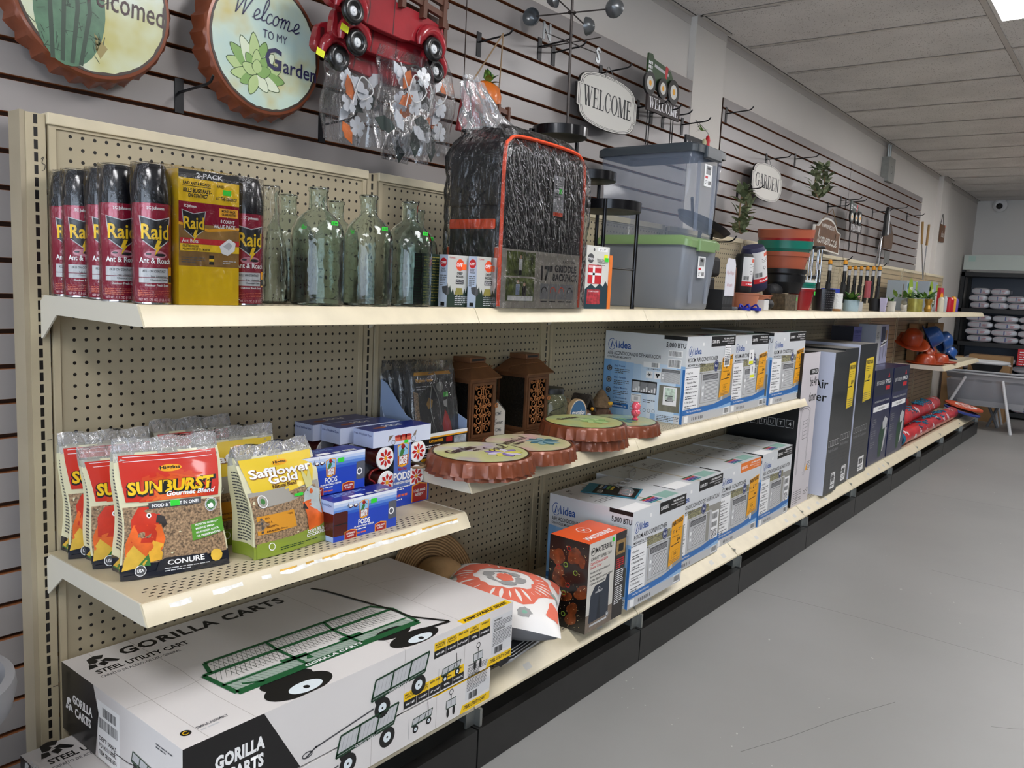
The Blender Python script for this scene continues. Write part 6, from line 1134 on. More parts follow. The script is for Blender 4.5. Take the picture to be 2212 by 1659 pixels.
# ================================================================ TOP SHELF
ZT = 50.92
canr = M('can_crimson', '9c1c38', .16, metal=.25, coat=.8); cank = M('can_cap_black', '101016', .2, coat=.5); shieldk = M('print_shield', '17171c', .35); wrapf = film('shrink_wrap', haze=.0, bs=30, gloss=.0, bump=.6, fr=.7)
class Cyl(Face):
    def __init__(s, mb, c, r, off=0): s.mb = mb; s.c = c; s.r = r; s.su = s.sv = 1; s.st = .3; s.off = off
    def p(s, u, v, d=0): a = (u + s.off) / s.r; q = s.r + d + .01; return Vector((s.c[0] + q * math.sin(a), s.c[1] - q * math.cos(a), s.c[2] + v))
    poly = Curved.poly; rect = Curved.rect; line = Curved.line
def raid_logo(F, u, v, s, lay=2):
    F.poly([(u - 1.25 * s, v + 1.3 * s), (u - 1.0 * s, v - .6 * s), (u, v - 1.35 * s), (u + 1.0 * s, v - .6 * s), (u + 1.25 * s, v + 1.3 * s), (u, v + 1.0 * s)], lgry, lay); F.poly([(u - 1.16 * s, v + 1.22 * s), (u - .93 * s, v - .56 * s), (u, v - 1.24 * s), (u + .93 * s, v - .56 * s), (u + 1.16 * s, v + 1.22 * s), (u, v + .92 * s)], shieldk, lay + 1)
    F.text('Raid', u + .04 * s, v - .5 * s, 1.15 * s, ink, lay + 2, w=2.15 * s, al='c', bold=.05); F.text('Raid', u, v - .45 * s, 1.15 * s, yel, lay + 3, w=2.1 * s, al='c', bold=.02)
    F.poly([(u + .1 * s, v - .55 * s), (u + .4 * s, v - .55 * s), (u + .2 * s, v - 1.0 * s), (u + .38 * s, v - 1.0 * s), (u - .1 * s, v - 1.75 * s), (u + .02 * s, v - 1.2 * s), (u - .15 * s, v - 1.2 * s)], yel, lay + 4)
def can(parent, cx, cy, full=True):
    mb = MB(); mb.lathe([(1.2, 0), (1.3, .12), (1.3, 7.2)], canr, (cx, cy, .02), 28); mb.lathe([(1.24, 0), (1.32, .02), (1.32, .14), (1.28, .16)], chrome, (cx, cy, 0), 28, cap1=False)
    C = Cyl(mb, (cx, cy, 0), 1.3, -.35)
    C.text('SC Johnson', 0, 6.75, .22, white, 2, w=1.2, al='c', bold=.02); raid_logo(C, 0, 5.1, .93)
    C.text('Ant & Roach', 0, 2.95, .4, white, 3, w=2.3, al='c', bold=.02)
    if full:
        C.poly(circ(.8, 16, 0, 3.55, .3), M('print_pink_glow', 'c9808e', .4), 1); C.poly(circ(.4, 10, .3, 3.55, .12), black, 2); C.poly(circ(.2, 8, -.5, 3.6, .08), black, 2)
        C.rect(-1.2, 1.95, .9, 2.6, lgry, 2); C.rect(-1.2, 1.55, .9, 1.9, lgry, 2); C.text('KILLS ON CONTACT', -.1, 2.3, .17, ink, 3, w=1.6, al='c', shear=.2, bold=.02); C.text('No Lingering', .2, 1.95, .14, ink, 3, w=1.1, al='c'); C.text('Chemical Odor', .2, 1.7, .14, ink, 3, w=1.2, al='c')
        C.text('Outdoor Fresh Scent', .1, 1.3, .17, white, 3, w=1.7, al='c'); C.lines(-1.3, 1.0, 2.4, 4, .13, .05, M('print_salmon'), 2, 3); C.text('NET WT. 17.5 OZ. (1 LB. 1.5 OZ.)', 0, .25, .18, M('print_pink', 'e8b6c0'), 2, w=2.4, al='c'); C.rect(.98, 1.5, 1.35, 2.7, amber, 3); C.rect(1.0, 1.6, 1.33, 2.1, ink, 4)
    sc_ = mb.build('spray_can', parent, smooth=40)
    mb = MB(); mb.lathe([(1.33, 7.2), (1.33, 7.9), (1.27, 8.6), (1.12, 9.5), (.95, 9.95), (.6, 10.02), (.05, 9.9)], cank, (cx, cy, 0), 28, cap0=False); mb.build('cap', sc_, smooth=60)
kit = M('print_kitchen', '8f6a34', .4, var=.35, vs=25)
def raid_pack(x, y, label):
    t = T('insecticide_multipack', label, 'package', (x, y, ZT), 0, 'shrink-wrapped insecticide packs'); can(t, 1.35, 0); can(t, 9.15, 0)
    mb = MB().box(2.75, 7.75, -1.2, 1.2, 0, 9.9, M('bait_box_yellow', 'e9bd12', .3, coat=.3)); F = Face(mb, (2.75, -1.2, 0), (1, 0, 0), (0, 0, 1), 5, 9.9)
    F.rect(0, 2.9, 5, 7.6, kit, 1); F.rect(0, 6.0, 5, 7.6, canr, 1.5); F.rect(0, 9.3, 5, 9.9, black, 1); F.text('2-PACK', 2.5, 9.42, .35, lgry, 2, w=2.2, al='c', bold=.02); F.line([(0, 6.0), (2.4, 5.6), (5, 5.9)], .2, amber, 2)
    F.text('RAID ANT & ROACH', .35, 8.85, .22, ink, 2, w=2.2, bold=.03); F.line([(.3, 8.75), (2.6, 8.75)], .04, ink, 2); F.text('KILLS BUGS FAST-', .35, 8.3, .28, ink, 2, w=2.3, bold=.04, shear=.15); F.text('ON CONTACT', .75, 7.95, .28, ink, 2, w=1.6, bold=.04, shear=.15); F.text('AT THE SOURCE', 3.0, 7.95, .26, ink, 2, w=1.8, bold=.03, shear=.15); F.text('RAID', 3.1, 8.85, .22, ink, 2, w=.6); F.rect(3.6, 8.35, 4.3, 8.75, green_tag, 4)
    F.text('SC Johnson', .4, 7.2, .2, white, 2, w=1.0, bold=.02); raid_logo(F, 1.2, 6.0, .78); F.rect(3.3, 6.7, 4.9, 7.35, amber, 2); F.text('MONEY-BACK', 4.1, 7.08, .18, ink, 3, w=1.2, al='c', bold=.03); F.text('GUARANTEE', 4.1, 6.83, .18, ink, 3, w=1.2, al='c', bold=.03); F.text('8 COUNT', 4.6, 6.25, .26, white, 3, w=1.2, al='r', bold=.02); F.text('VALUE PACK', 4.7, 5.85, .28, white, 3, w=1.9, al='r', bold=.02)
    F.rect(.1, 4.55, 5, 4.95, red, 3); F.rect(.1, 4.0, 5, 4.53, yel, 3); F.text('Ant Baits', .25, 4.63, .27, white, 4, w=1.3); F.text('KILLS THE COLONY', .3, 4.3, .16, ink, 4, w=1.3, bold=.03); F.text('KILLS ANTS FOR UP TO 3 MONTHS', .3, 4.07, .16, ink, 4, w=2.2, bold=.03); F.poly([(3.3, 4.5), (4.1, 5.1), (4.7, 4.8), (4.6, 4.2), (4.0, 3.8), (3.5, 3.95)], white, 5); F.poly([(3.6, 4.5), (4.1, 4.85), (4.4, 4.6), (4.1, 4.2)], lgry, 6)
    F.lines(.2, 3.55, 1.9, 3, .17, .06, small, 2); F.rect(2.45, 3.05, 2.85, 3.75, ink, 2); F.rect(2.45, 3.3, 2.85, 3.5, yel, 3); F.lines(3.6, 3.4, 1.2, 2, .17, .06, lgry, 2)
    mb.build('bait_box', t, smooth=0)
    mb = MB()
    def wr(a, b):
        th = 2 * math.pi * a; z = b * 10.0; q = 1 if b < .8 else 1 - ((b - .8) / .2) ** 2 * .25
        x = 5.25 + 5.3 * max(-1, min(1, 1.6 * math.cos(th))) * (1 if b < .8 else .985); yy = 1.42 * q * max(-1, min(1, 1.6 * math.sin(th)))
        e = min(abs(math.cos(th)) * 1.6, 1); cxr = 5.25 + (4.0 if math.cos(th) > 0 else -4.0)
        if abs(x - 5.25) > 4.0: k = (abs(x - 5.25) - 4.0) / 1.32; yy = (1 if yy > 0 else -1) * min(abs(yy), 1.42 * math.sqrt(max(0, 1 - k * k)) * q + .0)
        return (x, yy + .02 * math.sin(30 * a + 9 * b), z + .05)
    mb.grid(wr, 64, 20, wrapf, True); mb.grid(lambda a, b: (wr(a, 1)[0] * (1 - b) + 5.25 * b, wr(a, 1)[1] * (1 - b), 10.05 + .05 * math.sin(20 * a + 5 * b)), 64, 4, wrapf, True)
    mb.build('shrink_wrap', t, smooth=60)
raid_pack(.6, -14.6, 'front shrink-wrapped pack of two crimson spray cans with a yellow bait box')
raid_pack(.4, -10.6, 'shrink-wrapped spray can pack directly behind the front pack') if 0 else None
for i, (x, y, lb) in enumerate(((-.15, -11.2, 'crimson spray can pack right behind the front pack, only its left can showing'), (.5, -7.6, 'crimson spray can pack third from the front'), (.2, -4.2, 'crimson spray can pack fourth from the front'), (.3, -1.7, 'rearmost crimson spray can pack, against the pegboard'))): raid_pack(x, y, lb)
# ---- bottles
bgl = bpy.data.materials.new('green_tinted_glass'); bgl.use_nodes = True; MATS['green_tinted_glass'] = bgl; _b = bgl.node_tree.nodes['Principled BSDF']
_b.inputs['Base Color'].default_value = (*lin('e9f3ef'), 1); _b.inputs['Roughness'].default_value = .03; _b.inputs['Transmission Weight'].default_value = 1; _b.inputs['IOR'].default_value = 1.42
cgl = bgl.copy(); cgl.name = 'clear_glass'; cgl.node_tree.nodes['Principled BSDF'].inputs['Base Color'].default_value = (*lin('f6f8f6'), 1)
for g_ in (bgl, cgl):
    nt = g_.node_tree; tc = nt.nodes.new('ShaderNodeTexCoord'); n = nd(nt, 'ShaderNodeTexNoise'); n.inputs['Scale'].default_value = 28; nt.links.new(tc.outputs['Object'], n.inputs[0]); u = nd(nt, 'ShaderNodeBump'); u.inputs['Strength'].default_value = .5; u.inputs['Distance'].default_value = .004; nt.links.new(n.outputs[0], u.inputs['Height']); nt.links.new(u.outputs[0], nt.nodes['Principled BSDF'].inputs['Normal'])
def bottle(x, y, label, s=1, slim=False):
    m = cgl if slim else bgl
    P = [(1.35, .0), (1.5, .15), (1.5, 3.5), (1.3, 5.2), (.75, 7.0), (.7, 9.6), (.8, 9.8), (.8, 10.1), (.7, 10.2)] if slim else [(2.15, 0), (2.35, .15), (2.38, .5), (2.38, 5.9), (2.3, 6.6), (2.0, 7.3), (1.5, 7.9), (.92, 8.35), (.82, 8.6), (.8, 9.9), (.9, 10.05), (.9, 10.25), (.8, 10.35)]
    th = .11; inner = [(max(r - th, .01), max(z, .25)) for r, z in P[::-1]]
    t = T('glass_bottle', label, 'bottle', (x, y, ZT), 0, 'empty glass bottles'); mb = MB(); mb.lathe([(.01, .0)] + P + inner + [(.01, .3)], m, n=40, cap0=False, cap1=False); gb_ = mb.build('glass_body', t, smooth=60)
    if not slim: mb = MB(); C = Cyl(mb, (0, 0, 0), 2.1); C.rect(-.2, 7.05, .6, 7.4, green_tag, 1); C.text('3.99', .2, 7.13, .18, pgd, 2, w=.5, al='c'); mb.build('price_sticker', gb_, smooth=0)
for a in ((18.0, -13.2, 'large green-tinted glass bottle, front row, beside the spray can packs'), (23.9, -13.2, 'middle green-tinted glass bottle in the front row'), (29.6, -12.9, 'green-tinted glass bottle at the right of the front row, by the repellent boxes'), (20.9, -4.9, 'green-tinted glass bottle in the back row, left of the front row'), (26.8, -4.9, 'green-tinted bottle in the back row, seen between the first two front bottles'), (36.6, -6.9, 'green-tinted glass bottle in the back row, behind the rightmost front bottle')): bottle(*a)
bottle(14.6, -11.0, 'slim clear glass bottle squeezed beside the front spray can pack', slim=True)
# ---- repellent boxes
rg = M('repellent_grey', 'c3c3bd', .35, coat=.2); rgs = M('repellent_pale', 'b9c6da', .35); frst = M('print_forest', '24352b', .4)
def off_box(x, y, label, back=False):
    w, d, h = 3.6, 1.2, 5.4; mb = MB().box(0, w, 0, d, 0, h, rg); f = faces(mb, 0, w, 0, d, 0, h); F = f['F']; L = f['L']; r = random.Random(int(x * 7))
    if back: F.rect(0, 0, w, h, frst, 1); F.lines(.2, h - .3, w - .5, 16, .3, .1, M('print_olive'), 2); L.rect(0, 0, d, h, frst, 1); L.lines(.1, h - .3, d - .2, 18, .27, .09, pg, 2)
    else:
        F.poly([(0, 0), (w, 0), (w, 3.0)] + [(w - i * w / 16, (2.0 if i % 2 else 2.6) - .9 * math.sin(math.pi * i / 16)) for i in range(1, 16)] + [(0, 2.6)], frst, 1)
        F.disc(1.9, 4.4, .62, M('print_off_orange', 'e8502a', .4), 2, 20); F.text('OFF!', 1.85, 4.22, .38, white, 3, w=1.0, al='c', bold=.03); F.rect(2.2, 3.9, 2.9, 4.5, orange_tag, 4); F.text('SC Johnson', .2, h - .35, .16, red, 2, w=.9); F.text('DEEP', 1.9, 3.4, .28, ink, 2, w=.85, al='c', bold=.03); F.text('WOODS', 1.9, 3.05, .28, ink, 2, w=1.1, al='c', bold=.03)
        F.rect(1.3, 2.4, 2.5, 2.9, ink, 3); F.text('LONG LASTING', 1.9, 2.68, .12, white, 4, w=1.0, al='c'); F.text('PROTECTION', 1.9, 2.48, .12, white, 4, w=1.0, al='c'); F.poly([(1.2, 1.3), (1.4, 2.0), (2.3, 2.0), (2.5, 1.3)], M('print_olive'), 3); F.lines(1.2, 1.1, 2.0, 5, .2, .07, lgry, 3)
        L.rect(0, 0, d, h, rgs, 1); L.disc(.6, 4.6, .48, red, 2, 16); L.text('OFF!', .6, 4.47, .26, white, 3, w=.75, al='c', bold=.03); L.text('DEEP', .6, 3.85, .2, ink, 2, w=.6, al='c', bold=.02); L.text('WOODS', .6, 3.6, .2, ink, 2, w=.7, al='c', bold=.02); L.lines(.15, 3.3, .9, 6, .2, .07, small, 2); L.poly([(d, 2.2), (d * .4, 2.1), (d * .5, 1.5), (d, 1.2)], dgry, 2); F.poly([(0, 2.2), (.35, 1.9), (.35, 1.4), (0, 1.2)], dgry, 2); L.rect(.35, .1, .9, .5, ink, 2)
    mb.build('repellent_box', None, (x, y, ZT), 0, bevel=.03, label=label, cat='box', group='small insect repellent boxes')
off_box(36.6, -16.0, 'repellent box at the front, right beside the wrapped griddle backpack'); off_box(33.6, -14.6, 'repellent box second from the griddle backpack'); off_box(31.6, -12.9, 'rear repellent box with dark green back, nearest the bottles', True)
# ---- griddle backpack in a plastic bag
t = T('griddle_backpack', 'black backpack with orange piping in a crinkled clear plastic bag, on the top shelf', 'backpack', (40.0, -16.2, ZT))
nyl = M('black_nylon', '17181d', .55, var=.3, vs=4, bump=.4, bs=60); opp = M('orange_piping', 'ec4f26', .5); slv = M('sleeve_grey', 'a39c91', .4, var=.08, vs=15, coat=.3)
W_, D_, H_ = 15.6, 7.6, 18.6
mb = MB(); Fb = Face(mb, (0, 0, 0), (1, 0, 0), (0, 0, 1)); pts = [(0, 0), (W_, 0), (W_ + .1, H_ * .5), (W_ - .1, H_ - 2.4), (W_ - .9, H_ - .7), (W_ - 2.6, H_ - .1), (W_ * .5, H_ + .1), (2.4, H_), (.8, H_ - .6), (.1, H_ - 2)]
mb.prism(pts, Fb, -D_, 0, nyl); mb.build('main_pack', t, smooth=30, bevel=.25)
mb = MB(); mb.tube(catmull([(0, -.1, .2), (0, -.1, H_ * .5), (.1, -.1, H_ - 2), (.8, -.1, H_ - .6), (2.4, -.1, H_), (W_ * .5, -.1, H_ + .1), (W_ - 2.6, -.1, H_ - .1), (W_ - .9, -.1, H_ - .7), (W_ - .1, -.1, H_ - 2.4), (W_, -.1, H_ * .5), (W_, -.1, .2)], 5), .22, opp, 6); mb.build('orange_piping', t, label='orange piping around the front panel', smooth=60)
mb = MB(); mb.box(-.35, 0, .6, D_ - .4, 3.4, 9.6, nyl); mb.box(-.45, -.05, .6, D_ - .4, 8.5, 9.6, opp); mb.box(-.3, 0, .4, D_ - .2, 11, 16.5, nyl); mb.build('side_pocket', t, smooth=0, bevel=.15)
mb = MB().box(-.06, W_ + .05, -.12, 0, .05, 6.6, slv); mb.box(-.12, -.02, 0, D_ + .1, .05, 6.6, slv); F = Face(mb, (-.06, -.12, 0), (1, 0, 0), (0, 0, 1)); L = Face(mb, (-.12, D_ + .1, 0), (0, -1, 0), (0, 0, 1))
L.rect(0, 4.4, D_, 6.55, M('sleeve_orange', 'c34e2c', .4), 1); L.rect(0, .1, D_, 4.4, M('sleeve_dark', '34302e', .4), 1); L.text('BLACKSTONE', 3.9, 5.0, .55, lgry, 2, w=4.6, al='c')
F.rect(0, 6.5, W_, 6.6, black, 1); F.text('BLACKSTONE', 13.2, 5.45, .3, ink, 2, w=2.6, al='c'); F.text('17"', 7.6, 3.35, 1.6, ink, 2, w=2.3, bold=.04); F.text('GRIDDLE', 10.3, 4.35, .8, ink, 2, w=4.6, bold=.04); F.text('BACKPACK', 10.0, 3.3, .85, ink, 2, w=5.2, bold=.04)
outd = M('print_outdoors', '5f6a35', .4, var=.8, vs=45); skin = M('print_skin', 'b98c70', .5)
F.rect(1.2, 3.6, 6.4, 6.3, outd, 2); F.rect(1.2, .8, 6.4, 3.4, outd, 2); F.rect(3.4, 4.2, 4.0, 5.5, lgry, 3); F.disc(3.7, 5.7, .22, skin, 3, 8); F.rect(3.45, 3.7, 3.95, 4.3, ink, 3); F.rect(3.0, 1.5, 3.7, 2.7, M('print_blue_shirt', '8c9ab8'), 3); F.disc(3.35, 2.95, .22, skin, 3, 8); F.rect(4.2, 1.4, 4.9, 2.5, ink, 3); F.disc(4.55, 2.7, .22, skin, 3, 8); F.rect(1.6, .85, 6.2, 1.4, white, 4)
for i in range(4): F.rect(7.6 + i * 1.75, 1.1, 9.2 + i * 1.75, 2.9, gry, 2); F.ring(8.4 + i * 1.75, 2.0, .5, .14, (ink, opp, opp, ink)[i], 3, 12, 0, 200); F.rect(7.8 + i * 1.75, .75, 9.0 + i * 1.75, .9, ink, 2)
mb.build('card_sleeve', t, smooth=0)
mb = MB().box(9.3, 11.3, -.14, -.08, 10.8, 15.4, M('hang_tag_grey', '8e8f93', .4)); F = Face(mb, (9.3, -.14, 10.8), (1, 0, 0), (0, 0, 1)); F.rect(.05, 0, 1.95, .45, opp, 1); F.lines(.2, 4.1, 1.5, 8, .3, .1, small, 1); F.rect(1.0, 2.6, 1.6, 3.2, green_tag, 2); F.rect(.3, -1.1, 1.8, -.1, ink, 1); mb.build('hang_tag', t, smooth=0)
bgf = film('backpack_bag_film', haze=.0, bs=40, gloss=.005, bump=.6, fr=1.6)
mb = MB()
def bagshell(a, b):
    th = 2 * math.pi * a; c, s_ = math.cos(th), math.sin(th); hx = 8.6 if b < .8 else 8.6 * (1 - ((b - .8) / .2) ** 2 * .28); hy = 4.5 if b < .75 else 4.5 * (1 - ((b - .75) / .25) ** 2 * .5)
    x = W_ / 2 - .1 + hx * max(-1, min(1, 1.3 * c)); y = D_ / 2 - .1 + hy * max(-1, min(1, 1.3 * s_)); q = Vector((x * .55, y * .55, b * 6)); n = .1 * math.sin(17 * a + 9 * b) + .34 * (.5 - abs(mnoise.noise(q))) * 1.2 + .22 * (.5 - abs(mnoise.noise(q * 2.7)))
    return (x + n * c, max(y - .25 + n * (s_ if abs(s_) > .5 else s_), -.9) if s_ < -.3 else y + n * s_, .1 + b * (H_ + 1.2))
mb.grid(bagshell, 230, 110, bgf, True); mb.grid(lambda a, b: tuple(p * (1 - b) + q * b for p, q in zip(bagshell(a, 1), (3.4, 4.6, H_ + 1.5))), 230, 8, bgf, True); mb.build('plastic_bag', t, smooth=70)
mb = MB()
def knot(a, b):
    th = 2 * math.pi * a; r = (3.2 * (1 - b) ** 1.3 + .8 + .7 * b) * (1 + .2 * math.sin(5 * th + 4 * b) + .12 * math.sin(9 * th - 7 * b))
    return (2.8 - 2.4 * b + r * math.cos(th) * .8, 4.4 + 1.0 * b + r * math.sin(th) * .7, H_ + .6 + 5.6 * b + .25 * math.sin(13 * a))
mb.grid(knot, 40, 16, film('bag_neck_film', haze=.22, bs=14, gloss=.06), True); mb.build('gathered_bag_neck', t, smooth=70)
# ---- tablecloth package
mb = MB().box(0, 5.4, 0, 1.1, 0, 8.0, M('tablecloth_card', 'd9d9d2', .4)); F = Face(mb, (0, 0, 0), (1, 0, 0), (0, 0, 1)); F.poly([(0, 0), (5.4, 0), (5.4, 3.0), (4.8, 3.6), (4.2, 2.9), (3.4, 3.3), (2.4, 2.7), (1.4, 3.2), (0, 2.5)], M('print_pine_blue', '1f3a44', .4), 1)
F.rrect(.5, 3.2, 3.7, 5.6, .2, red, 2); F.rect(.6, 4.3, 3.6, 4.6, white, 3); F.rect(1.6, 3.3, 2.1, 5.5, white, 3); F.rect(.6, 5.2, 3.6, 5.5, M('print_light_pink', 'e7b9b9'), 2.5); F.rrect(.5, .6, 3.6, 2.5, .2, M('print_red_check', 'a8343c', .4, var=.6, vs=70), 2); F.text('5 CLAMPS INCLUDED', 2.0, 2.15, .18, white, 3, w=2.4, al='c')
F.disc(1.0, 6.4, .75, dgry, 2, 18, ry=.6); F.text('STREAM', 1.1, 6.2, .28, white, 3, w=1.5, al='c', bold=.02); F.rrect(2.6, 7.35, 4.9, 7.8, .1, white, 2); F.text('54" x 72"', 3.7, 7.45, .25, ink, 3, w=1.5, al='c'); F.text('Picnic Outing', 2.5, 6.2, .24, ink, 2, w=2.3); F.text('TABLECLOTH', 2.5, 5.85, .32, ink, 2, w=2.5, bold=.02); F.lines(2.5, 5.65, 1.9, 2, .2, .07, small, 2); F.rect(4.1, 6.3, 5.0, 7.0, yellow_tag, 4); F.rect(4.3, 6.1, 5.2, 6.6, green_tag, 5); F.disc(1.7, 7.5, .2, dgry, 2, 10)
mb.box(5.42, 6.1, -.1, 1.0, 0, 7.0, M('orange_tray_edge', 'e67a2c', .5)); mb.build('tablecloth_package', None, (57.6, -15.9, ZT), 0, smooth=0, label='picnic tablecloth package with an orange edge, leaning by the plant stand', cat='package')
# ---- tiered plant stand
t = T('plant_stand', 'black metal tiered plant stand with round trays, in front of the storage bins', 'stand', (0, 0, ZT)); bm = M('black_satin_metal', '131316', .25, metal=.4, coat=.3); und = M('tray_underside', '3b3a30', .5)
for nme, (cx, cy, z, r) in dict(a=(67.2, -12.4, 13.0, 4.7), b=(70.2, -7.6, 17.6, 3.6), c=(62.6, -7.2, 22.4, 3.7)).items():
    mb = MB(); mb.lathe([(.02, 0, und), (r - .15, 0, und), (r, .12), (r + .02, 1.3), (r - .06, 1.36), (r - .14, 1.2), (r - .2, .25), (.02, .22)], bm, (cx, cy, z), 40, cap0=False, cap1=False); mb.build('round_tray', t, smooth=40)
for (x, y, h) in ((71.2, -15.0, 14.3), (62.8, -14.9, 14.3), (66.8, -7.2, 23.4), (73.7, -6.8, 18.8), (59.6, -4.6, 23.4)):
    mb = MB(); mb.tube([(x, y, 0), (x, y, h)], .27, bm, 10); mb.lathe([(.33, 0), (.33, .6)], bm, (x, y, 0), 10); mb.build('leg', t, smooth=40)
mb = MB(); mb.tube([(62.8, -14.9, 5.4), (71.2, -15.0, 5.4)], .16, bm, 8); mb.build('cross_bar', t, smooth=40)
# ---- storage bins
binm = M('clear_bin_plastic', '8f9bb0', .1, alpha=.34, spec=.6, coat=.4); binl = M('frosted_bin_plastic', '9da3ad', .25, alpha=.62, spec=.5)
def storage_bin(x, y, z, w, d, h, lm, label, taper=.9, body=None, wav=0):
    t = T('storage_bin', label, 'bin', (x, y, z)); m = body or binm
    def sec(q, zz, n=8):
        P = []; rc = 1.1
        for cx, cy, a0 in ((1, 1, 0), (-1, 1, 90), (-1, -1, 180), (1, -1, 270)):
            for k in range(n): a = R(a0 + 90 * k / (n - 1)); P.append(((w / 2 * q - rc) * cx + rc * math.cos(a), (d / 2 * q - rc) * cy + rc * math.sin(a), zz))
        return P
    mb = MB(); S_ = [sec(taper * .97, .0), sec(taper, .3), sec(taper + (1 - taper) * .93, h - 1.6), sec(.99, h - 1.4), sec(1, h)]; n = len(S_[0]); S2 = S_
    mb.add([v for q in S2 for v in q], [(j * n + i, j * n + (i + 1) % n, (j + 1) * n + (i + 1) % n, (j + 1) * n + i) for j in range(len(S2) - 1) for i in range(n)] + [tuple(range(n - 1, -1, -1))], m)
    for sx in (-1, 1): mb.box(sx * w * taper * .28 - .3, sx * w * taper * .28 + .3, -d / 2 * .955 - .1, -d / 2 * .93, 1, h - 2, m)
    mb.build('clear_tub', t, smooth=40)
    mb = MB(); Q = [sec(1.02, h - .9), sec(1.05, h - .9), sec(1.05, h + .1), sec(1.0, h + .45), sec(.9, h + .45), sec(.88, h + .2)]
    if wav: Q = [[(a, b, c + (.28 * math.cos(b * 1.0) if 1 else 0)) for a, b, c in q] for q in Q]
    mb.add([v for q in Q for v in q], [(j * n + i, j * n + (i + 1) % n, (j + 1) * n + (i + 1) % n, (j + 1) * n + i) for j in range(len(Q) - 1) for i in range(n)] + [tuple(5 * n + i for i in range(n))], lm); ld_ = mb.build('lid', t, smooth=40)
    mb = MB(); mb.box(-w * .25, w * .25, -d / 2 * 1.05 - .35, -d / 2 * 1.0, h - 1.6, h + .2, lm); mb.build('latch', ld_, smooth=0, bevel=.15)
    mb = MB().box(-1.6, .9, -d / 2 * .99 - .12, -d / 2 * .99 - .06, h - 5.6, h - 2.3, white); F = Face(mb, (-1.6, -d / 2 * .99 - .12, h - 5.6), (1, 0, 0), (0, 0, 1)); F.rect(.4, 1.8, 2.1, 3.1, gry, 1); F.poly([(.6, 2.7), (1.2, 2.95), (1.9, 2.7), (1.3, 2.45)], black, 2); F.rect(.2, 1.2, 1.1, 1.55, red, 2); F.bars(1.3, .3, .9, .6, ink, 2); F.lines(.2, .9, .9, 3, .22, .08, small, 2); mb.build('paper_label', t, smooth=0)
storage_bin(90.0, -8.2, ZT, 11.0, 16.2, 10.6, M('green_lid', '7f9c68', .35, coat=.2), 'lower storage bin with a green lid, under the grey-lidded one', .9, binl, 1)
storage_bin(90.0, -7.9, 62.0, 10.6, 16.8, 13.5, M('charcoal_lid', '3a4147', .35, coat=.2), 'upper clear storage bin with a dark grey lid')
# ---- flip-flop bin, planters and the rest of the row
flopm = M('black_rubber', '141416', .7); terra = M('terracotta_plastic', 'a4563d', .4, var=.05); terl = M('clay_planter', 'b87558', .6, var=.06)
mb = MB().box(-2.1, 2.1, -1.5, 1.5, 0, 3.4, M('black_crate', '18181a', .5)); F = Face(mb, (-2.1, -1.5, 0), (1, 0, 0), (0, 0, 1))
for i in range(9): F.rect(.25 + i * .44, 1.0, .45 + i * .44, 2.6, dgry, 1); F.rect(.25 + i * .44, .3, .45 + i * .44, .5, dgry, 1)
mb.build('plastic_crate', None, (101.4, -14.4, ZT), smooth=0, label='small black slotted crate under the handwritten flip-flops note', cat='crate')
mb = MB().box(-1.9, 1.9, -.05, .05, 0, 5.2, M('note_paper', 'dcdbe2', .6)); F = Face(mb, (-1.9, -.05, 0), (1, 0, 0), (0, 0, 1)); F.poly([(0, 5.2), (3.8, 5.2), (3.3, 6.2), (.5, 6.3)], MATS['note_paper'], 1); rp = M('red_marker', 'b0485a', .6); F.text('Flip-Flops', .35, 3.6, .6, rp, 2, w=2.9, bold=-.01, shear=.15); F.text('50c each', .6, 1.6, .6, rp, 2, w=2.2, bold=-.01, shear=.15)
mb.build('handwritten_note', None, (101.6, -16.0, ZT + 2.4), smooth=0, label='white paper note with red handwriting on the black crate', cat='note')
mb = MB()
for i in range(5): mb.box(-3.4, 3.0, -1.0, 5.4, i * .62, i * .62 + .5, flopm, Matrix.Rotation(.12 * (i % 2), 4, 'Z'))
mb.build('sandal_stack', None, (103.5, -9.4, ZT + 7.2), smooth=0, bevel=.2, label='black sandals stacked high behind the paper note', cat='sandals') if 0 else None
t = T('tool_bag', 'black bag hanging over dark stock behind the paper note', 'bag', (110.5, -6.5, ZT + 5.8)); mb = MB().box(-6.5, 4.5, -1.8, 1.8, 0, 3.6, M('black_bag', '161617', .7, bump=.5, bs=30)); mb.build('bag_body', t, smooth=30, bevel=.7)
mb = MB().box(-8, 3, -1.5, 1.6, -4.5, -.2, M('charcoal_bag', '2b2a2a', .7)); mb.build('lower_pouch', t, smooth=30, bevel=.4); MB().tube([(-2, 0, 3.5), (-2, 0, 8.0)], .35, black, 6).build('strap', t, smooth=30); MB().tube([(3, 0, 3.5), (3, 0, 8.2)], .35, black, 6).build('strap', t, smooth=30)
MB().box(-1, 1, 0, 1.3, 0, 7.6, M('brown_board', '6e4430', .6)).build('brown_box', None, (113.2, -11.8, ZT), R(6), smooth=0, label='narrow brown box standing left of the rolled camping bags', cat='box')
def pot(x, y, r, h, m, label, z=ZT, rim=.18, tp=.72, n=28, stick=None, name='plant_pot', cat='pot', grp=None, rot=None, sq=False):
    t = T(name, label, cat, (x, y, z), group=grp, rot=rot); mb = MB(); nn = 4 if sq else n
    mb.lathe([(r * tp, 0), (r * .96, h - rim * 3), (r, h - rim * 3), (r * 1.02, h), (r * .93, h), (r * .9, h - rim * 3), (r * tp * .9, .3), (.02, .3)], m, n=nn, cap0=True, cap1=False); mb.build('pot_wall', t, smooth=30)
    if stick: mb = MB(); C = Cyl(mb, (0, 0, 0), r * 1.02); C.rect(-.2, h - 1.3, .5, h - .5, green_tag, 2); mb.build('price_sticker', t, smooth=0)
    return t
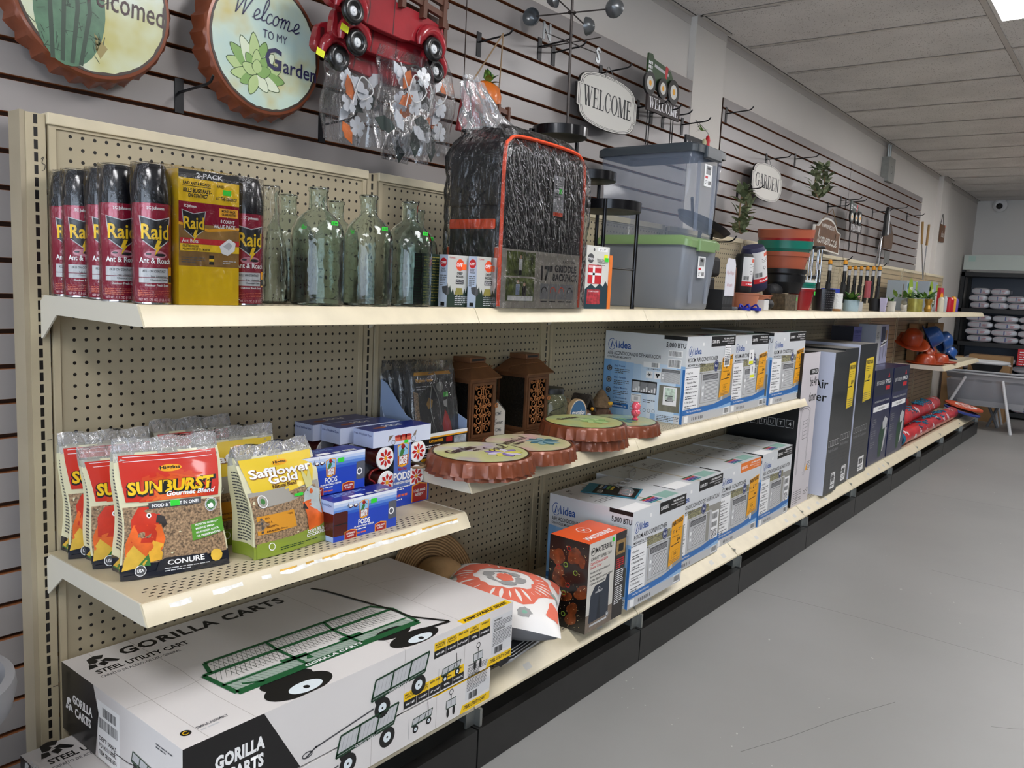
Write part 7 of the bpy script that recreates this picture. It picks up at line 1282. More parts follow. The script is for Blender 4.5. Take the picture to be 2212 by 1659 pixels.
pot(119.0, -11.6, 2.8, 3.1, terl, 'clay-coloured planter behind the blue flip-flops', rim=.1, tp=.75); pot(134.0, -8.6, 2.5, 2.9, terl, 'clay-coloured planter further right, a dark bundle lying on it', rim=.1, tp=.75)
t = T('flip_flops', 'blue flip-flops lying at the shelf edge before the clay planter', 'sandals', (111.5, -14.9, ZT)); bf = M('blue_rubber', '2530a4', .45)
for dx, dy, rz, dz in ((0, 0, .5, 0), (3.2, -.4, .7, 0)):
    mb = MB(); F = Face(mb, (dx, dy, dz), (math.cos(rz), math.sin(rz), 0), (-math.sin(rz), math.cos(rz), 0)); mb.prism(catmull([(-2.8, 0), (-1.6, .9), (0, .8), (1.8, 1.2), (3, .2), (2, -.9), (0, -.7), (-1.8, -.8)], 3, True), F, 0, .45, bf); a = F.p(1.8, 0, .45); mb.tube(catmull([F.p(-.2, .9, .4), F.p(.8, .7, 1.0), a, F.p(.8, -.6, 1.0), F.p(-.2, -.8, .4)], 4), .16, bf, 6); mb.build('sandal', t, smooth=40)
MB().box(-2.2, 2.2, -1, 1, 0, .55, M('grey_rubber', '55565c', .6)).build('grey_sandal', None, (105.6, -14.8, ZT), .3, smooth=30, bevel=.2, label='grey sandal sole lying between the crate and the blue flip-flops', cat='sandals')
pkg = M('camp_label_white', 'dcdcdc', .4); navyb = M('navy_nylon', '262749', .55, bump=.4, bs=30)
def roll_pack(x, y, z, r, L, m, rot, label, red_band=True):
    t = T('rolled_camp_bag', label, 'package', (x, y, z), rot=rot, group='rolled camping bags'); mb = MB(); mb.lathe([(r * .8, 0), (r, .5), (r * 1.02, L * .25), (r, L * .9), (r * .85, L)], m, n=24); mb.build('fabric_roll', t, smooth=50)
    mb = MB(); C = Cyl(mb, (0, 0, 0), r * 1.03); W2 = r * 1.3
    C.rect(-W2, L * .25, W2, L * .92, pkg, 1); C.rect(-W2, L * .22, W2, L * .33, red, 2); C.text('CAMPING', 0, L * .25, L * .045, white, 3, w=W2 * 1.3, al='c', bold=.03); C.rect(-W2 * .2, L * .8, W2 * .6, L * .88, M('print_salmon'), 2); C.disc(W2 * .75, L * .82, .3, orange_tag, 3, 10)
    for i in range(3): C.ring(-W2 * .2 + i * W2 * .45, L * .55, .3, .1, dgry, 2, 10)
    C.bars(-W2 * .9, L * .36, W2 * .5, L * .1, ink, 2); C.lines(-W2 * .4, L * .75, W2, 3, .3, .1, small, 2); mb.build('paper_label', t, smooth=60)
roll_pack(122.6, -9.4, ZT + 2.6, 1.75, 7.9, M('black_nylon_roll', '151518', .6), (0, R(2), 0), 'upright rolled camping bag with white label, left of the leaning navy one')
roll_pack(131.4, -8.6, ZT + 3.8, 2.4, 9.0, navyb, (0, R(-19), 0), 'navy rolled camping bag leaning against the planter stack')
mb = MB(); mb.lathe([(.3, 0), (1.3, .4), (1.55, 2), (1.5, 4.6), (1.1, 5.8), (.3, 6)], M('black_bundle', '141417', .6, bump=.5, bs=30), (-3, 0, 1.5), 18, axis=(1, 0, .05)); mb.build('fabric_bundle', None, (139.2, -9.4, ZT + 2.2), smooth=50, label='black fabric bundle lying across the clay planter', cat='bundle')
mb = MB(); mb.ball((0, 0, 1.1), 1.2, MATS['black_bundle'], 8, 1.6, 1, .9); mb.box(-3.6, -1.2, -.8, .8, 0, 1.9, pkg); mb.build('small_umbrella', None, (127.0, -13.0, ZT), smooth=50, label='small black folded umbrella with a white end, on the shelf by the flip-flops', cat='umbrella')
# nested planters: the tall tower
def ringpot(x, y, z, r, h, m, label, tilt=0, tp=.8): return pot(x, y, r, h, m, label, z, .3, tp, 40, name='planter', cat='planter', grp='nested round planters', rot=(R(tilt * .3), R(-tilt), 0))
tealp = M('teal_plastic', '14705f', .3, coat=.3, var=.05); drk = M('black_plastic', '101012', .35, coat=.2); dred = M('dark_red_plastic', '8e1a1f', .25, coat=.4)
for i, (z, r, h, m, tl_, lb) in enumerate(((54.4, 4.6, 3.2, drk, 0, 'lowest black bowl of the tall planter tower'), (55.6, 4.7, 2.6, drk, 0, 'second black bowl from the bottom of the planter tower'), (56.9, 4.8, 2.6, drk, 0, 'uppermost black bowl in the planter tower'), (58.6, 5.1, 4.4, terra, 0, 'deep terracotta planter in the middle of the tower'),
        (61.8, 5.5, 2.8, tealp, 1, 'lower teal planter of the tower'), (63.0, 5.6, 2.4, tealp, 2, 'upper teal planter of the tower'), (64.1, 5.6, 2.2, dred, 3, 'dark red planter just under the terracotta ones'), (64.8, 5.7, 2.2, terra, 4, 'terracotta planter second from the top of the tower'), (65.7, 5.8, 2.2, terra, 5, 'terracotta planter on the very top of the tower'))):
    ringpot(144.4, -9.2, z, r, h, m, lb, tl_)
for i in range(3): pot(144.4 + (i - 1) * 2.4, -8.0, 1.1, 3.4, drk, 'small black pot holding up the planter tower, ' + ('left one', 'middle one', 'right one')[i], tp=.8)
wt = M('white_plastic', 'd9dcd8', .35)
for i, (z, m, lb) in enumerate(((ZT, dred, 'red square-shouldered pot with a green sticker, below the teal rims'), (54.6, wt, 'lower white rim nested over the red pot'), (55.2, tealp, 'lower teal rim nested over the red pot'), (55.8, tealp, 'upper teal rim nested over the red pot'), (56.3, wt, 'topmost white rim nested over the red pot'))):
    pot(149.8, -11.6, 2.9, 4.6 if i == 0 else 1.1, m, lb, z, .16, .72 if i == 0 else .93, stick=i == 0, grp='nested small pots')
mb = MB(); F = Face(mb, (0, 0, 0), (1, 0, 0), (0, 0, 1)); mb.prism([(-2.6, 0), (2.6, 0), (3.1, 3.3), (-3.1, 3.3)], F, -3, 0, M('moss_brown', '4f4433', .95, var=.5, vs=60, bump=1, bs=90)); mb.box(2.0, 3.0, -.12, 0, 0, 3.3, M('taupe_edge', '6b6353', .7)); F.rect(2.2, 2.0, 2.6, 2.7, green_tag, 18)
mb.build('moss_planter', None, (137.4, -14.0, ZT), R(-4), smooth=0, label='low brown rough-textured planter in front of the red pot', cat='planter')
t = T('wire_basket', 'black dimpled metal basket holding chrome tools', 'basket', (158.8, -13.6, ZT)); mb = MB(); mb.lathe([(2.2, 0), (2.5, 4.8), (2.4, 4.8), (2.1, .2)], M('black_hammered', '17171a', .3, coat=.4), n=30, cap1=False); mb.build('basket_wall', t, smooth=40)
mb = MB()
for j in range(8):
    for i in range(14): a = R(200 + i * 10); mb.box(-.06, .06, -.06, .06, -.06, .06, M('basket_stud', '8f8f93', .3, metal=.6), Matrix.Translation(((2.24 + .3 * j / 8) * math.cos(a), (2.24 + .3 * j / 8) * math.sin(a), .6 + j * .52)))
mb.build('studs', t, smooth=0, kind='stuff')
t = T('wind_chime', 'bundle of chrome wind chime tubes standing above the black dimpled basket', 'wind chime', (160.4, -10.6, 55.6))
mb = MB(); mb.lathe([(1.9, 9.2), (2.0, 9.5), (1.9, 9.8), (.1, 9.9)], black, n=24); mb.build('top_disc', t, smooth=40)
for i in range(6): mb = MB(); mb.tube([(1.3 * math.cos(i), 1.3 * math.sin(i), .2 + .3 * i), (1.3 * math.cos(i), 1.3 * math.sin(i), 9.0)], .2, chrome, 8); mb.build('chime_tube', t, smooth=50)
mb = MB(); mb.lathe([(.1, 2.4), (1.2, 2.6), (1.2, 3.0), (.1, 3.2)], black, n=16); mb.build('striker', t, smooth=40)
t = T('plant_pot', 'white leaf-embossed pot on a wooden base, right of the dimpled basket', 'pot', (166.0, -14.4, ZT)); mb = MB(); mb.lathe([(1.35, .5), (1.4, 4.1), (1.3, 4.1), (1.2, .6)], M('embossed_white', 'd8d8d4', .7, bump=1, bs=90), n=24, cap1=False); mb.build('pot_wall', t, smooth=40); mb = MB(); mb.lathe([(1.1, 0), (1.3, .5)], M('light_wood', 'a87848', .6), n=24); mb.build('wooden_base', t, smooth=40)
lg1, lg2 = M('leaf_green', '35612a', .5, var=.3, vs=30), M('leaf_light', '6f9440', .5, var=.2, vs=30)
def leafy(mb, c, n, L, w, ms, seed, up=.6, spread=1):
    r = random.Random(seed)
    for i in range(n):
        a = r.uniform(0, 6.28); e = r.uniform(.1, 1.2) * up; l = L * r.uniform(.6, 1.1); d = Vector((math.cos(a) * math.cos(e), math.sin(a) * math.cos(e), math.sin(e))); s_ = d.cross(Vector((0, 0, 1))).normalized() * w * r.uniform(.7, 1.1) / 2; o = Vector(c) + Vector((r.uniform(-.3, .3), r.uniform(-.3, .3), 0)) * spread
        u = s_.cross(d).normalized(); P = [o, o + d * l * .35 + s_, o + d * l * .7 + s_ * .8 - u * l * .04, o + d * l - u * l * .15, o + d * l * .7 - s_ * .8 - u * l * .04, o + d * l * .35 - s_, o + d * l * .5 + u * w * .08]
        mb.add(P, [(0, 1, 6), (1, 2, 6), (2, 3, 6), (3, 4, 6), (4, 5, 6), (5, 0, 6)], ms[i % len(ms)])
def potted(x, y, m, r, h, label, seed, L=2.6, n=34, w=1.0, fl=None):
    t = T('potted_plant', label, 'plant', (x, y, ZT)); mb = MB(); mb.lathe([(r * .92, 0), (r, h), (r * .9, h), (r * .85, .3)], m, n=26, cap1=False); mb.build('pot_wall', t, smooth=40); mb = MB(); leafy(mb, (0, 0, h - .3), n, L, w, (lg1, lg2), seed, .9); mb.build('leaves', t, smooth=0)
    if fl: mb = MB(); leafy(mb, (r * .9, -.6, h + .1), 16, 1.6, 1.1, (fl,), seed + 1, 1.2); mb.build('flower', t, smooth=0)
potted(178.6, -14.2, M('pot_ice_blue', '9fb4bb', .6, bump=.8, bs=60), 1.9, 2.7, 'leafy plant with a pink flower in a pale blue textured pot', 3, 3.4, 44, 1.2, M('pink_petal', 'e3a6ae', .6))
potted(219.5, -13.6, M('pot_footed_white', 'c9c5bb', .5), 1.3, 2.9, 'small spiky plant in a white footed pot', 5, 2.4, 26, .5)
potted(186.5, -13.4, M('pot_marble', 'b8babb', .5), 1.5, 2.4, 'pale marbled pot with few leaves, right of the pink-flowered one', 6, 1.2, 8, .6); potted(206.5, -12.6, M('pot_matte_black', '151518', .6), 1.5, 3.4, 'matte black pot with small green leaves', 7, 1.2, 8, .6)
mb = MB(); mb.lathe([(.8, 0), (1.15, 3.7), (1.05, 3.7), (.8, .3)], M('lilac_cup', 'b9b3cd', .5), n=4, cap1=False); C = Face(mb, (-.75, -.72, 0), (1, 0, 0), (0, -.1, 1)); C.text('Plant', .1, 1.9, .6, ink, 1, w=1.2, shear=.3); C.text('WHISPERER', .05, 1.3, .3, ink, 1, w=1.3, bold=.04); mb.build('plant_cup', None, (205.6, -15.0, ZT), R(45), smooth=0, label='lilac square cup lettered Plant Whisperer', cat='cup')
mb = MB(); mb.lathe([(.8, 0), (.8, 4.6)], M('dusty_rose', 'a84f56', .5), n=20)
for i in range(3): mb.tube([(1.3 + .45 * math.cos(a * .6), 0, 3.8 - i * 1.2 + .45 * math.sin(a * .6)) for a in range(11)], .1, MATS['dusty_rose'], 5)
mb.build('candle_holder', None, (205.6, -10.6, ZT + 3.5), smooth=40, label='dusty rose cylinder with looped side, above the black pot', cat='holder')
mb = MB().box(-4.6, 4.6, -1.5, 1.5, 0, 5.4, M('blue_carton', '1f3fb4', .4)); F = Face(mb, (2.2, -1.5, 0), (1, 0, 0), (0, 0, 1)); F.rect(0, 0, 2.4, 5.4, lgry, 1); mb.build('blue_box', None, (188.5, -6.5, ZT), smooth=0, label='blue box standing behind the pink-flowered plant', cat='box')
mb = MB(); mb.tube(catmull([(.8, 0, 8), (.3, 0, 5.5), (0, 0, 4)], 4), .14, chrome, 6); mb.lathe([(.1, 0), (.8, .5), (1.0, 1.4), (1.02, 1.5), (.9, 1.4), (.6, .5), (.02, .3)], galv, (-.1, 0, 2.4), 18, axis=(.2, -.8, .4)); mb.build('garden_scoop', None, (224.3, -15.2, ZT), smooth=50, label='silver ladle-shaped scoop standing between the small pots', cat='scoop')
mb = MB(); mb.ball((0, 0, 1.5), 1.0, M('bone_white', 'cfcbc2', .6), 8, 1.1, .9, 1.2); mb.box(-.5, .5, -.8, .5, 0, .8, MATS['bone_white']); F = Face(mb, (0, -1.0, 0), (1, 0, 0), (0, 0, 1)); F.disc(-.4, 1.6, .25, ink, 1, 8); F.disc(.4, 1.6, .25, ink, 1, 8); mb.build('skull_pot', None, (229.5, -14.8, ZT), smooth=40, label='small white patterned pot with dark spots beside the scoop', cat='pot')
mb = MB(); mb.lathe([(2.2, 0), (2.25, 4.0), (2.1, 4.0), (2.1, .2)], M('green_gold_tin', '9a9448', .35, metal=.3, var=.25, vs=20), n=26, cap1=False); mb.build('planter_tin', None, (251, -13.2, ZT), smooth=40, label='olive and gold planter tin under the boxed plants', cat='planter')
mb = MB(); leafy(mb, (0, 0, 0), 50, 4.6, 1.3, (lg1, lg2), 9, .7, 14); mb.build('faux_foliage', None, (256, -11.5, ZT + 4.2), smooth=0, label='tangle of green artificial leaves lying over the olive tin', cat='foliage')
mb = MB(); mb.lathe([(.9, 0), (1.2, 1), (.8, 2.2), (1.2, 3.6), (1.1, 4.2)], M('gold_vase', 'b58a3a', .35, metal=.5), n=12); mb.build('gold_vase', None, (263, -14.6, ZT), smooth=30, label='faceted gold vase right of the olive tin', cat='vase')
for x, lb in ((266, 'green and grey plant light box, left one of two'), (299, 'green and grey plant light box, right one of two')):
    mb = MB().box(-7.5, 7.5, -3, 3, 0, 9.8 if x < 280 else 10.6, M('box_slate_blue', '9aa5b0', .4)); F = Face(mb, (-7.5, -3, 0), (1, 0, 0), (0, 0, 1)); F.disc(5.5 if x < 280 else 4, 7.5, 3.2, M('box_lime', '8fae2c', .4), 1, 22); F.disc(3.2, 3.2, 2, dgry, 1, 16); F.disc(9.5, 4, 2.6, M('box_lime_dark', '3b5a34', .4), 1, 14); F.text('vidaXL' if 0 else 'edn', 5, 7, 1.4, white, 2, w=3.4); F.text('LTG', 9.4, 2.8, 1.2, white, 3, w=3, al='c'); F.disc(2, 8, 1, teal, 1, 12); F.rect(12.5, 0, 15, 10, lgry, 1); F.rect(12.5, 7, 15, 9.8, M('box_lime'), 2)
    mb.build('boxed_plant_light', None, (x, -5.6, ZT), smooth=0, label=lb, cat='box', group='plant light boxes')
mb = MB().box(-3, 3, -2, 2, 0, 9, M('box_red_snack', 'c3242c', .4)); F = Face(mb, (-3, -2, 0), (1, 0, 0), (0, 0, 1)); F.poly([(.3, 2.4), (5.7, 1.8), (5.7, 6), (3, 7.4), (.3, 6.4)], amber, 1); F.rect(.2, 7.6, 5.8, 8.8, M('print_magenta', 'c02a5c'), 1); mb.build('red_box', None, (324, -5, ZT), smooth=0, label='red and orange box at the end of the boxes row', cat='box')
for x, y, r, h, m, lb in ((306.5, -13, 1.5, 5.4, M('canister_red', 'bf1f30', .35), 'red canister near the far end of the top shelf'), (297.4, -13.2, .7, 5.6, M('spray_silver', 'b9bec2', .3), 'slim silver bottle left of the red canister'), (290.5, -13.2, 1.0, 5.2, M('cream_carton', 'd6d0bc', .5), 'cream carton left of the slim silver bottle'), (314.5, -12.8, 1.1, 5.8, M('amber_pack', 'e0a032', .5), 'yellow packet right of the red canister'), (322, -12.6, .8, 5.2, M('violet_pack', '5a4a9a', .5), 'violet and orange packet, last item on the top shelf')):
    mb = MB(); mb.lathe([(r * .95, 0), (r, .2), (r, h - .8), (r * .7, h - .3), (r * .6, h)], m, n=20 if 'can' in lb or 'bottle' in lb else 4); mb.build('bottle' if 'bottle' in lb else ('canister' if 'canister' in lb else 'packet'), None, (x, y, ZT), smooth=30, label=lb, cat='container')
# ================================================================ SLATWALL GOODS
def hook(x, z, label, L=6.0, n=0):
    t = T('slatwall_hook', label, 'hook', (x, 3.58, z), 0, 'black slatwall hooks')
    MB().box(-.45, .45, -.12, 0, -1.7, 1.5, steel_black).build('back_plate', t, smooth=0)
    MB().tube(catmull([(0, -.1, .2), (0, -L * .5, .35), (0, -L * .88, .5), (0, -L, 1.1)], 4), .13, steel_black, 7).build('prong', t, smooth=40)
HK = [(14.3, 70.2, 'between the two large bottle-cap wall signs'), (31.4, 70.2, 'below the bagged metal flowers'), (57.6, 85.8, 'holding the pumpkin truck'), (71.3, 88.6, 'left of two behind the wind spinner pole'), (74.8, 88.6, 'right of two behind the wind spinner pole'), (88.2, 88.6, 'above the white WELCOME sign'), (101.0, 85.6, 'left of three through the tractor sign'), (106.0, 85.6, 'middle of three through the tractor sign'), (110.4, 85.6, 'right of three through the tractor sign'), (118.2, 85.7, 'carrying the dangling ornament by the column'), (137.9, 91.5, 'empty, first one right of the column'),
      (146.8, 76.6, 'carrying the leafy garland'), (162.0, 85.5, 'above the GARDEN sign'), (181.0, 88.4, 'carrying the round leaf wreath'), (210.4, 79.4, 'above the wooden homemade sign'), (221.5, 82.4, 'left of two by the farther tractor sign'), (226.5, 82.4, 'right of two by the farther tractor sign'), (256.0, 82.4, 'holding the tongs in the black sleeve'), (276.0, 85.4, 'above the brown wooden truck'), (302.0, 85.4, 'carrying the cane-handled skewers')]
for x, z, l in HK: hook(x, z, 'black slatwall hook ' + l)
# large bottle-cap wall signs
cap_sign(21.8, .2, 76.1, 6.9, 'welcome', 'round wall sign lettered Welcome to my Garden, pale succulent print', (R(90), R(2), R(0)), 'bottle-cap wall signs', 1.9, 8)
cap_sign(5.0, .2, 75.9, 6.9, 'cactus', 'round wall sign lettered always Welcomed with a dark green cactus', (R(90), R(3), R(0)), 'bottle-cap wall signs', 1.9, 9)
# red metal trucks
tr = M('truck_red', '99202a', .28, coat=.7, var=.18, vs=9, bump=.15, bs=12); trd = M('truck_seam', '4f1d20', .4); tire = M('tire_black', '141414', .3, coat=.3); rail = M('rail_brown', '5d3a2b', .5, var=.1)
def truck(x, y, z, rot, label, rails=True):
    t = T('metal_truck', label, 'wall decor', (x, y, z), rot=(0, R(rot), 0), group='red metal trucks'); F0 = lambda mb, d=0: Face(mb, (0, -d, 0), (1, 0, 0), (0, 0, 1))
    mb = MB(); F = F0(mb); P = catmull([(-2.2, .2), (-2.5, 1.6), (-2.0, 3.0), (0, 3.7), (1.9, 3.9), (2.6, 6.2), (4, 6.7), (5.7, 6.5), (6.2, 4.3), (6.4, 3.4), (9, 3.5), (13.2, 3.2), (13.9, 2.2), (13.8, 0), (13, -.8), (12.6, .2), (9.2, .2), (8, -.1), (2.4, -.2), (1.6, .2)], 3, True)
    mb.prism(P, F, -.9, 0, tr); Fp = Face(mb, (0, 0, 0), (1, 0, 0), (0, 0, 1)); Fp.line([(6.2, -.1), (6.2, 4)], .16, trd, 1); Fp.line(catmull([(2.6, -.1), (2.8, 2), (1.9, 3.6)], 4), .16, trd, 1); Fp.poly([(3.0, 4.3), (3.4, 5.9), (5.4, 5.8), (5.7, 4.3)], M('truck_window', '2a1a1c', .2), 1); Fp.line([(-1.8, 2.6), (-1.6, .8)], .5, trd, 1); mb.build('body', t, smooth=40, bevel=.22)
    for cx, nm in ((0, 0), (11.6, 1)):
        mb = MB(); mb.tube([(cx + 1.75 * math.cos(R(a)), -.35, .1 + 1.95 * math.sin(R(a))) for a in range(-12, 193, 15)], .62, tr, 8, taper=[.25, .45, .6, .66, .68, .68, .68, .68, .68, .68, .66, .6, .45, .25][:len(range(-12, 193, 15))]); mb.build('fender', t, smooth=60)
        mb = MB(); mb.lathe([(.5, 0), (.95, .12), (1.25, .05), (1.42, -.25), (1.4, -.6), (1.2, -.8)], tire, (cx, -.62, 0), 26, axis=(0, 1, 0), cap0=False) if 0 else mb.tube([(cx + .93 * math.cos(a * .2618), -.75, .93 * math.sin(a * .2618)) for a in range(24)], .42, tire, 8, closed=True); mb.lathe([(.75, 0), (.75, .2)], tire, (cx, -.8, 0), 20, axis=(0, 1, 0)); w_ = mb.build('tire', t, smooth=60)
        mb = MB(); mb.lathe([(.5, 0), (.48, -.12), (.35, -.2), (.18, -.16), (.16, -.28), (.02, -.3)], M('hub_white', 'dfe2e4', .3, coat=.3), (cx, -.8, 0), 20, axis=(0, 1, 0), cap1=False); mb.build('hub', w_, smooth=50)
    mb = MB()
    for a, b in (((6.5, 5.9), (13.8, 5.5)), ((6.6, 4.6), (13.6, 4.2))): mb.bar((a[0], -.25, a[1]), (b[0], -.25, b[1]), .55, .62, rail)
    for cx in (6.9, 10.1, 13.2): mb.bar((cx, -.32, 2.9), (cx - .05, -.32, 6.1), .55, .7, rail, (0, 1, 0))
    mb.build('stake_rail', t, smooth=30)
    return t
truck(27.2, -5.6, 79.9, 4, 'front red metal truck with brown stake rails, overlapping the others'); truck(28.9, -4.3, 77.5, 1, 'second red metal truck, tucked under the front one'); truck(27.8, -2.8, 75.9, 6, 'rearmost red metal truck, only its front wheel low at the left')
t = T('metal_flower', 'pink and white metal flower with green leaf above the truck rails', 'flower', (40.6, -5.9, 86.6)); mb = MB(); pm = M('petal_magenta', 'b8324f', .4, var=.3, vs=30)
F = Face(mb, (0, 0, 0), (1, 0, 0), (0, .1, 1))
def flower5(F, u, v, s, m, m2, l=1, n=5, thick=.06):
    for k in range(n):
        a = 2 * math.pi * k / n + .3; P = [(0, 0), (.5, .38), (.95, .42), (1.15, 0), (.95, -.42), (.5, -.38)]; F.mb.prism([(u + s * (x * math.cos(a) - y * math.sin(a)), v + s * (x * math.sin(a) + y * math.cos(a))) for x, y in P], F, .05 * l + .01 * k, .05 * l + thick + .01 * k, m)
    F.disc(u, v, .22 * s, m2, 20 * l)
flower5(F, 0, 0, 1.2, pm, amber); mb.build('blossom', t, smooth=0); mb = MB(); leafy(mb, (1.5, .2, 1), 3, 3.0, 1.6, (lg1,), 5, .5); mb.build('leaf', t, smooth=0)
for dx, dz, y in ((-13.5, -1.6, -5.9), (-11.4, -6.6, -4.7), (-13.2, -9.2, -3.2)): MB().box(-.5, .5, -.05, 0, -.35, .35, yellow_tag).build('price_tag', None, (38.5 + dx, y - .6 + 0, 85.0 + dz), rot=(0, R(15), R(0)), smooth=0, label='small yellow price tag stuck on a red truck, ' + ('top one', 'middle one', 'bottom one')[int(-dz // 4) if dz < -8 else (0 if dz > -3 else 1)], cat='price tag')
# bagged white metal wreaths
wl_ = M('white_enamel_leaf', 'c9cdd4', .3, coat=.5, var=.08); mapo = M('maple_orange', 'c9692c', .45, var=.2, vs=30); darkl = M('dark_green_metal', '2f3a36', .5); wf = film('wreath_bag_film', haze=.02, bs=13, gloss=.0, bump=.8, fr=.6)
def wreath_bag(x, y, z, w, h, label, seed):
    r = random.Random(seed); t = T('bagged_wreath', label, 'wreath', (x, y, z), rz=R(3), group='bagged white metal wreaths'); mb = MB(); F = Face(mb, (0, 0, 0), (1, 0, 0), (0, 0, 1))
    for i in range(int(w * h / 3.2)):
        u, v = r.uniform(-w / 2 + 1, w / 2 - 1), r.uniform(-h + 1.2, -1.4); k = i % 3; a = r.uniform(0, 6.28); F.O.y = r.uniform(-1.0, .6)
        if k == 0: flower5(F, u, v, 1.0, wl_, lgry)
        else:
            P = [(0, -.1), (.7, .6), (1.1, .5), (1.5, .62), (1.9, .35), (2.5, 0), (1.9, -.35), (1.5, -.62), (1.1, -.5), (.7, -.6)]; m = wl_ if k == 1 else (mapo, darkl)[i // 3 % 2]; q = 1.0 if m != darkl else 1.3
            F.mb.prism([(u + q * (p * math.cos(a) - b * math.sin(a)), v + q * (p * math.sin(a) + b * math.cos(a))) for p, b in P], F, 0, .08, m)
    mb.build('enamel_flowers', t, smooth=0)
    mb = MB(); mb.tube(catmull([(-w * .3, -1, -1), (0, -1.3, -h * .5), (w * .35, -1.2, -h * .35), (.2, -1.2, -h * .2), (-w * .2, -1.3, -h * .6)], 6), .07, white, 5); mb.build('cord', t, smooth=50)
    mb = MB()
    def sh(a, b): th = 2 * math.pi * a; c, s_ = math.cos(th), math.sin(th); p = 1 - .75 * max(0, b - .86) / .14; return ((w / 2 + .3) * max(-1, min(1, 1.3 * c)) + .25 * math.sin(9 * b + seed), (1.5 * p) * max(-1, min(1, 1.3 * s_)) + .16 * math.sin(15 * a + 8 * b), -h - .5 + (h + 1.2) * b)
    mb.grid(sh, 44, 20, wf, True); mb.build('plastic_bag', t, smooth=70)
wreath_bag(30.0, -3.2, 76.0, 5.6, 7.6, 'bagged white metal wreath at the left, beside the big garden sign', 1); wreath_bag(35.8, -5.2, 77.6, 6.2, 9.4, 'bagged white metal wreath in front, under the truck wheels', 2); wreath_bag(41.0, -3.6, 78.6, 5.6, 9.6, 'bagged white metal wreath with dark leaf at the right', 3); wreath_bag(39.8, -1.6, 72.4, 5.0, 4.6, 'bagged white metal wreath hanging lowest, behind the others', 4)
# pumpkin truck
t = T('pumpkin_truck', 'orange metal pumpkin riding a red truck, hung by twine above the backpack', 'wall decor', (53.8, -1.6, 77.0)); pum = M('pumpkin_orange', 'cf6a16', .4, coat=.3, var=.15, vs=12); mb = MB(); mb.lathe([(.4, -2.3), (1.6, -2.1), (2.35, -1), (2.45, .2), (2.0, 1.3), (.9, 1.8), (.3, 1.6)], pum, (0, 0, .6), 40, sy=.5, flute=.05, fn=9); mb.build('pumpkin', t, smooth=60)
mb = MB(); leafy(mb, (-.3, -.4, 2.2), 9, 1.9, 1.1, (lg1, lg2), 3, 1.2, .8); mb.build('pumpkin_leaves', t, smooth=0); mb = MB(); mb.lathe([(.28, 0), (.2, .9)], rail, (0, 0, 2.1), 8); mb.build('stem', t, smooth=40)
mb = MB(); F = Face(mb, (0, 0, 0), (1, 0, 0), (0, 0, 1)); mb.prism([(-5.4, -4.6), (-4.2, 1.6), (-2.2, 1.8), (-2.4, -1.8), (2.8, -2.0), (3.0, -4.8)], F, -.5, .2, tr); mb.build('truck_body', t, smooth=30, bevel=.15)
mb = MB(); mb.bar((-2.4, -1.3, -.6), (3.2, -1.3, -1.2), .4, .6, rail); mb.bar((-2.4, -1.3, -2.4), (3.2, -1.3, -3.0), .4, .6, rail)
for x in (-1.6, .8, 2.8): mb.bar((x, -1.32, -.4), (x, -1.32, -4.2), .4, .6, rail, (0, 1, 0))
mb.build('stake_rail', t, smooth=0); mb = MB(); mb.tube([(-2.8, 0, 2.0), (3.0, .2, 9.2)], .1, rope, 5); mb.tube([(3.0, .2, 9.2), (2.4, 0, 2.2)], .1, rope, 5); mb.build('twine', t, smooth=40)
# wind spinner
t = T('wind_spinner', 'tall metal garden wind spinner with cup arms and compass letters', 'wind spinner', (68.6, -4.2, ZT)); ps = M('rusty_steel', '4f4946', .45, metal=.6, var=.25, vs=20)
MB().tube([(.6, 0, 0), (-.6, 0, 46.5)], .2, ps, 8).build('pole', t, smooth=50)
mb = MB(); c = (-.45, 0, 40.6)
for k in range(2): a = .25 + k * 1.57; mb.tube([(c[0] - 5.4 * math.cos(a), -5.4 * math.sin(a), c[2]), (c[0] + 5.4 * math.cos(a), 5.4 * math.sin(a), c[2])], .1, ps, 6)
mb.lathe([(.6, 0), (.6, .2)], ps, (c[0], 0, c[2] - .1), 14); mb.build('cross_arms', t, smooth=40)
for k in range(4): a = .25 + k * 1.5708; mb = MB(); mb.lathe([(.05, -1.3), (.7, -1.1), (1.15, -.6), (1.3, 0), (1.24, 0), (1.08, -.56), (.6, -1.0), (.03, -1.18)], M('cup_grey', '6f7274', .3, metal=.6), (c[0] + 6.2 * math.cos(a), 6.2 * math.sin(a), c[2]), 20, axis=(-math.sin(a), math.cos(a), 0), cap0=False, cap1=False); mb.build('cup', t, smooth=60)
mb = MB(); mb.tube([(-6.4, 0, 36.4), (6.0, 0, 36.8)], .08, ps, 6); mb.tube([(-.4, -5, 36.6), (-.4, 5, 36.6)], .08, ps, 6); mb.build('compass_arms', t, smooth=40)
for x, ch in ((-6.9, 'N'), (6.2, 'S')):
    mb = MB(); vs, fs, W = glyphs(ch, 0, .03, 1.0); mb.add([(x + a * 2.6, 0, 35.6 + b * 3.0) for a, b in vs], fs, M('cup_grey')); mb.build('compass_letter', t, solid=.12, smooth=0)
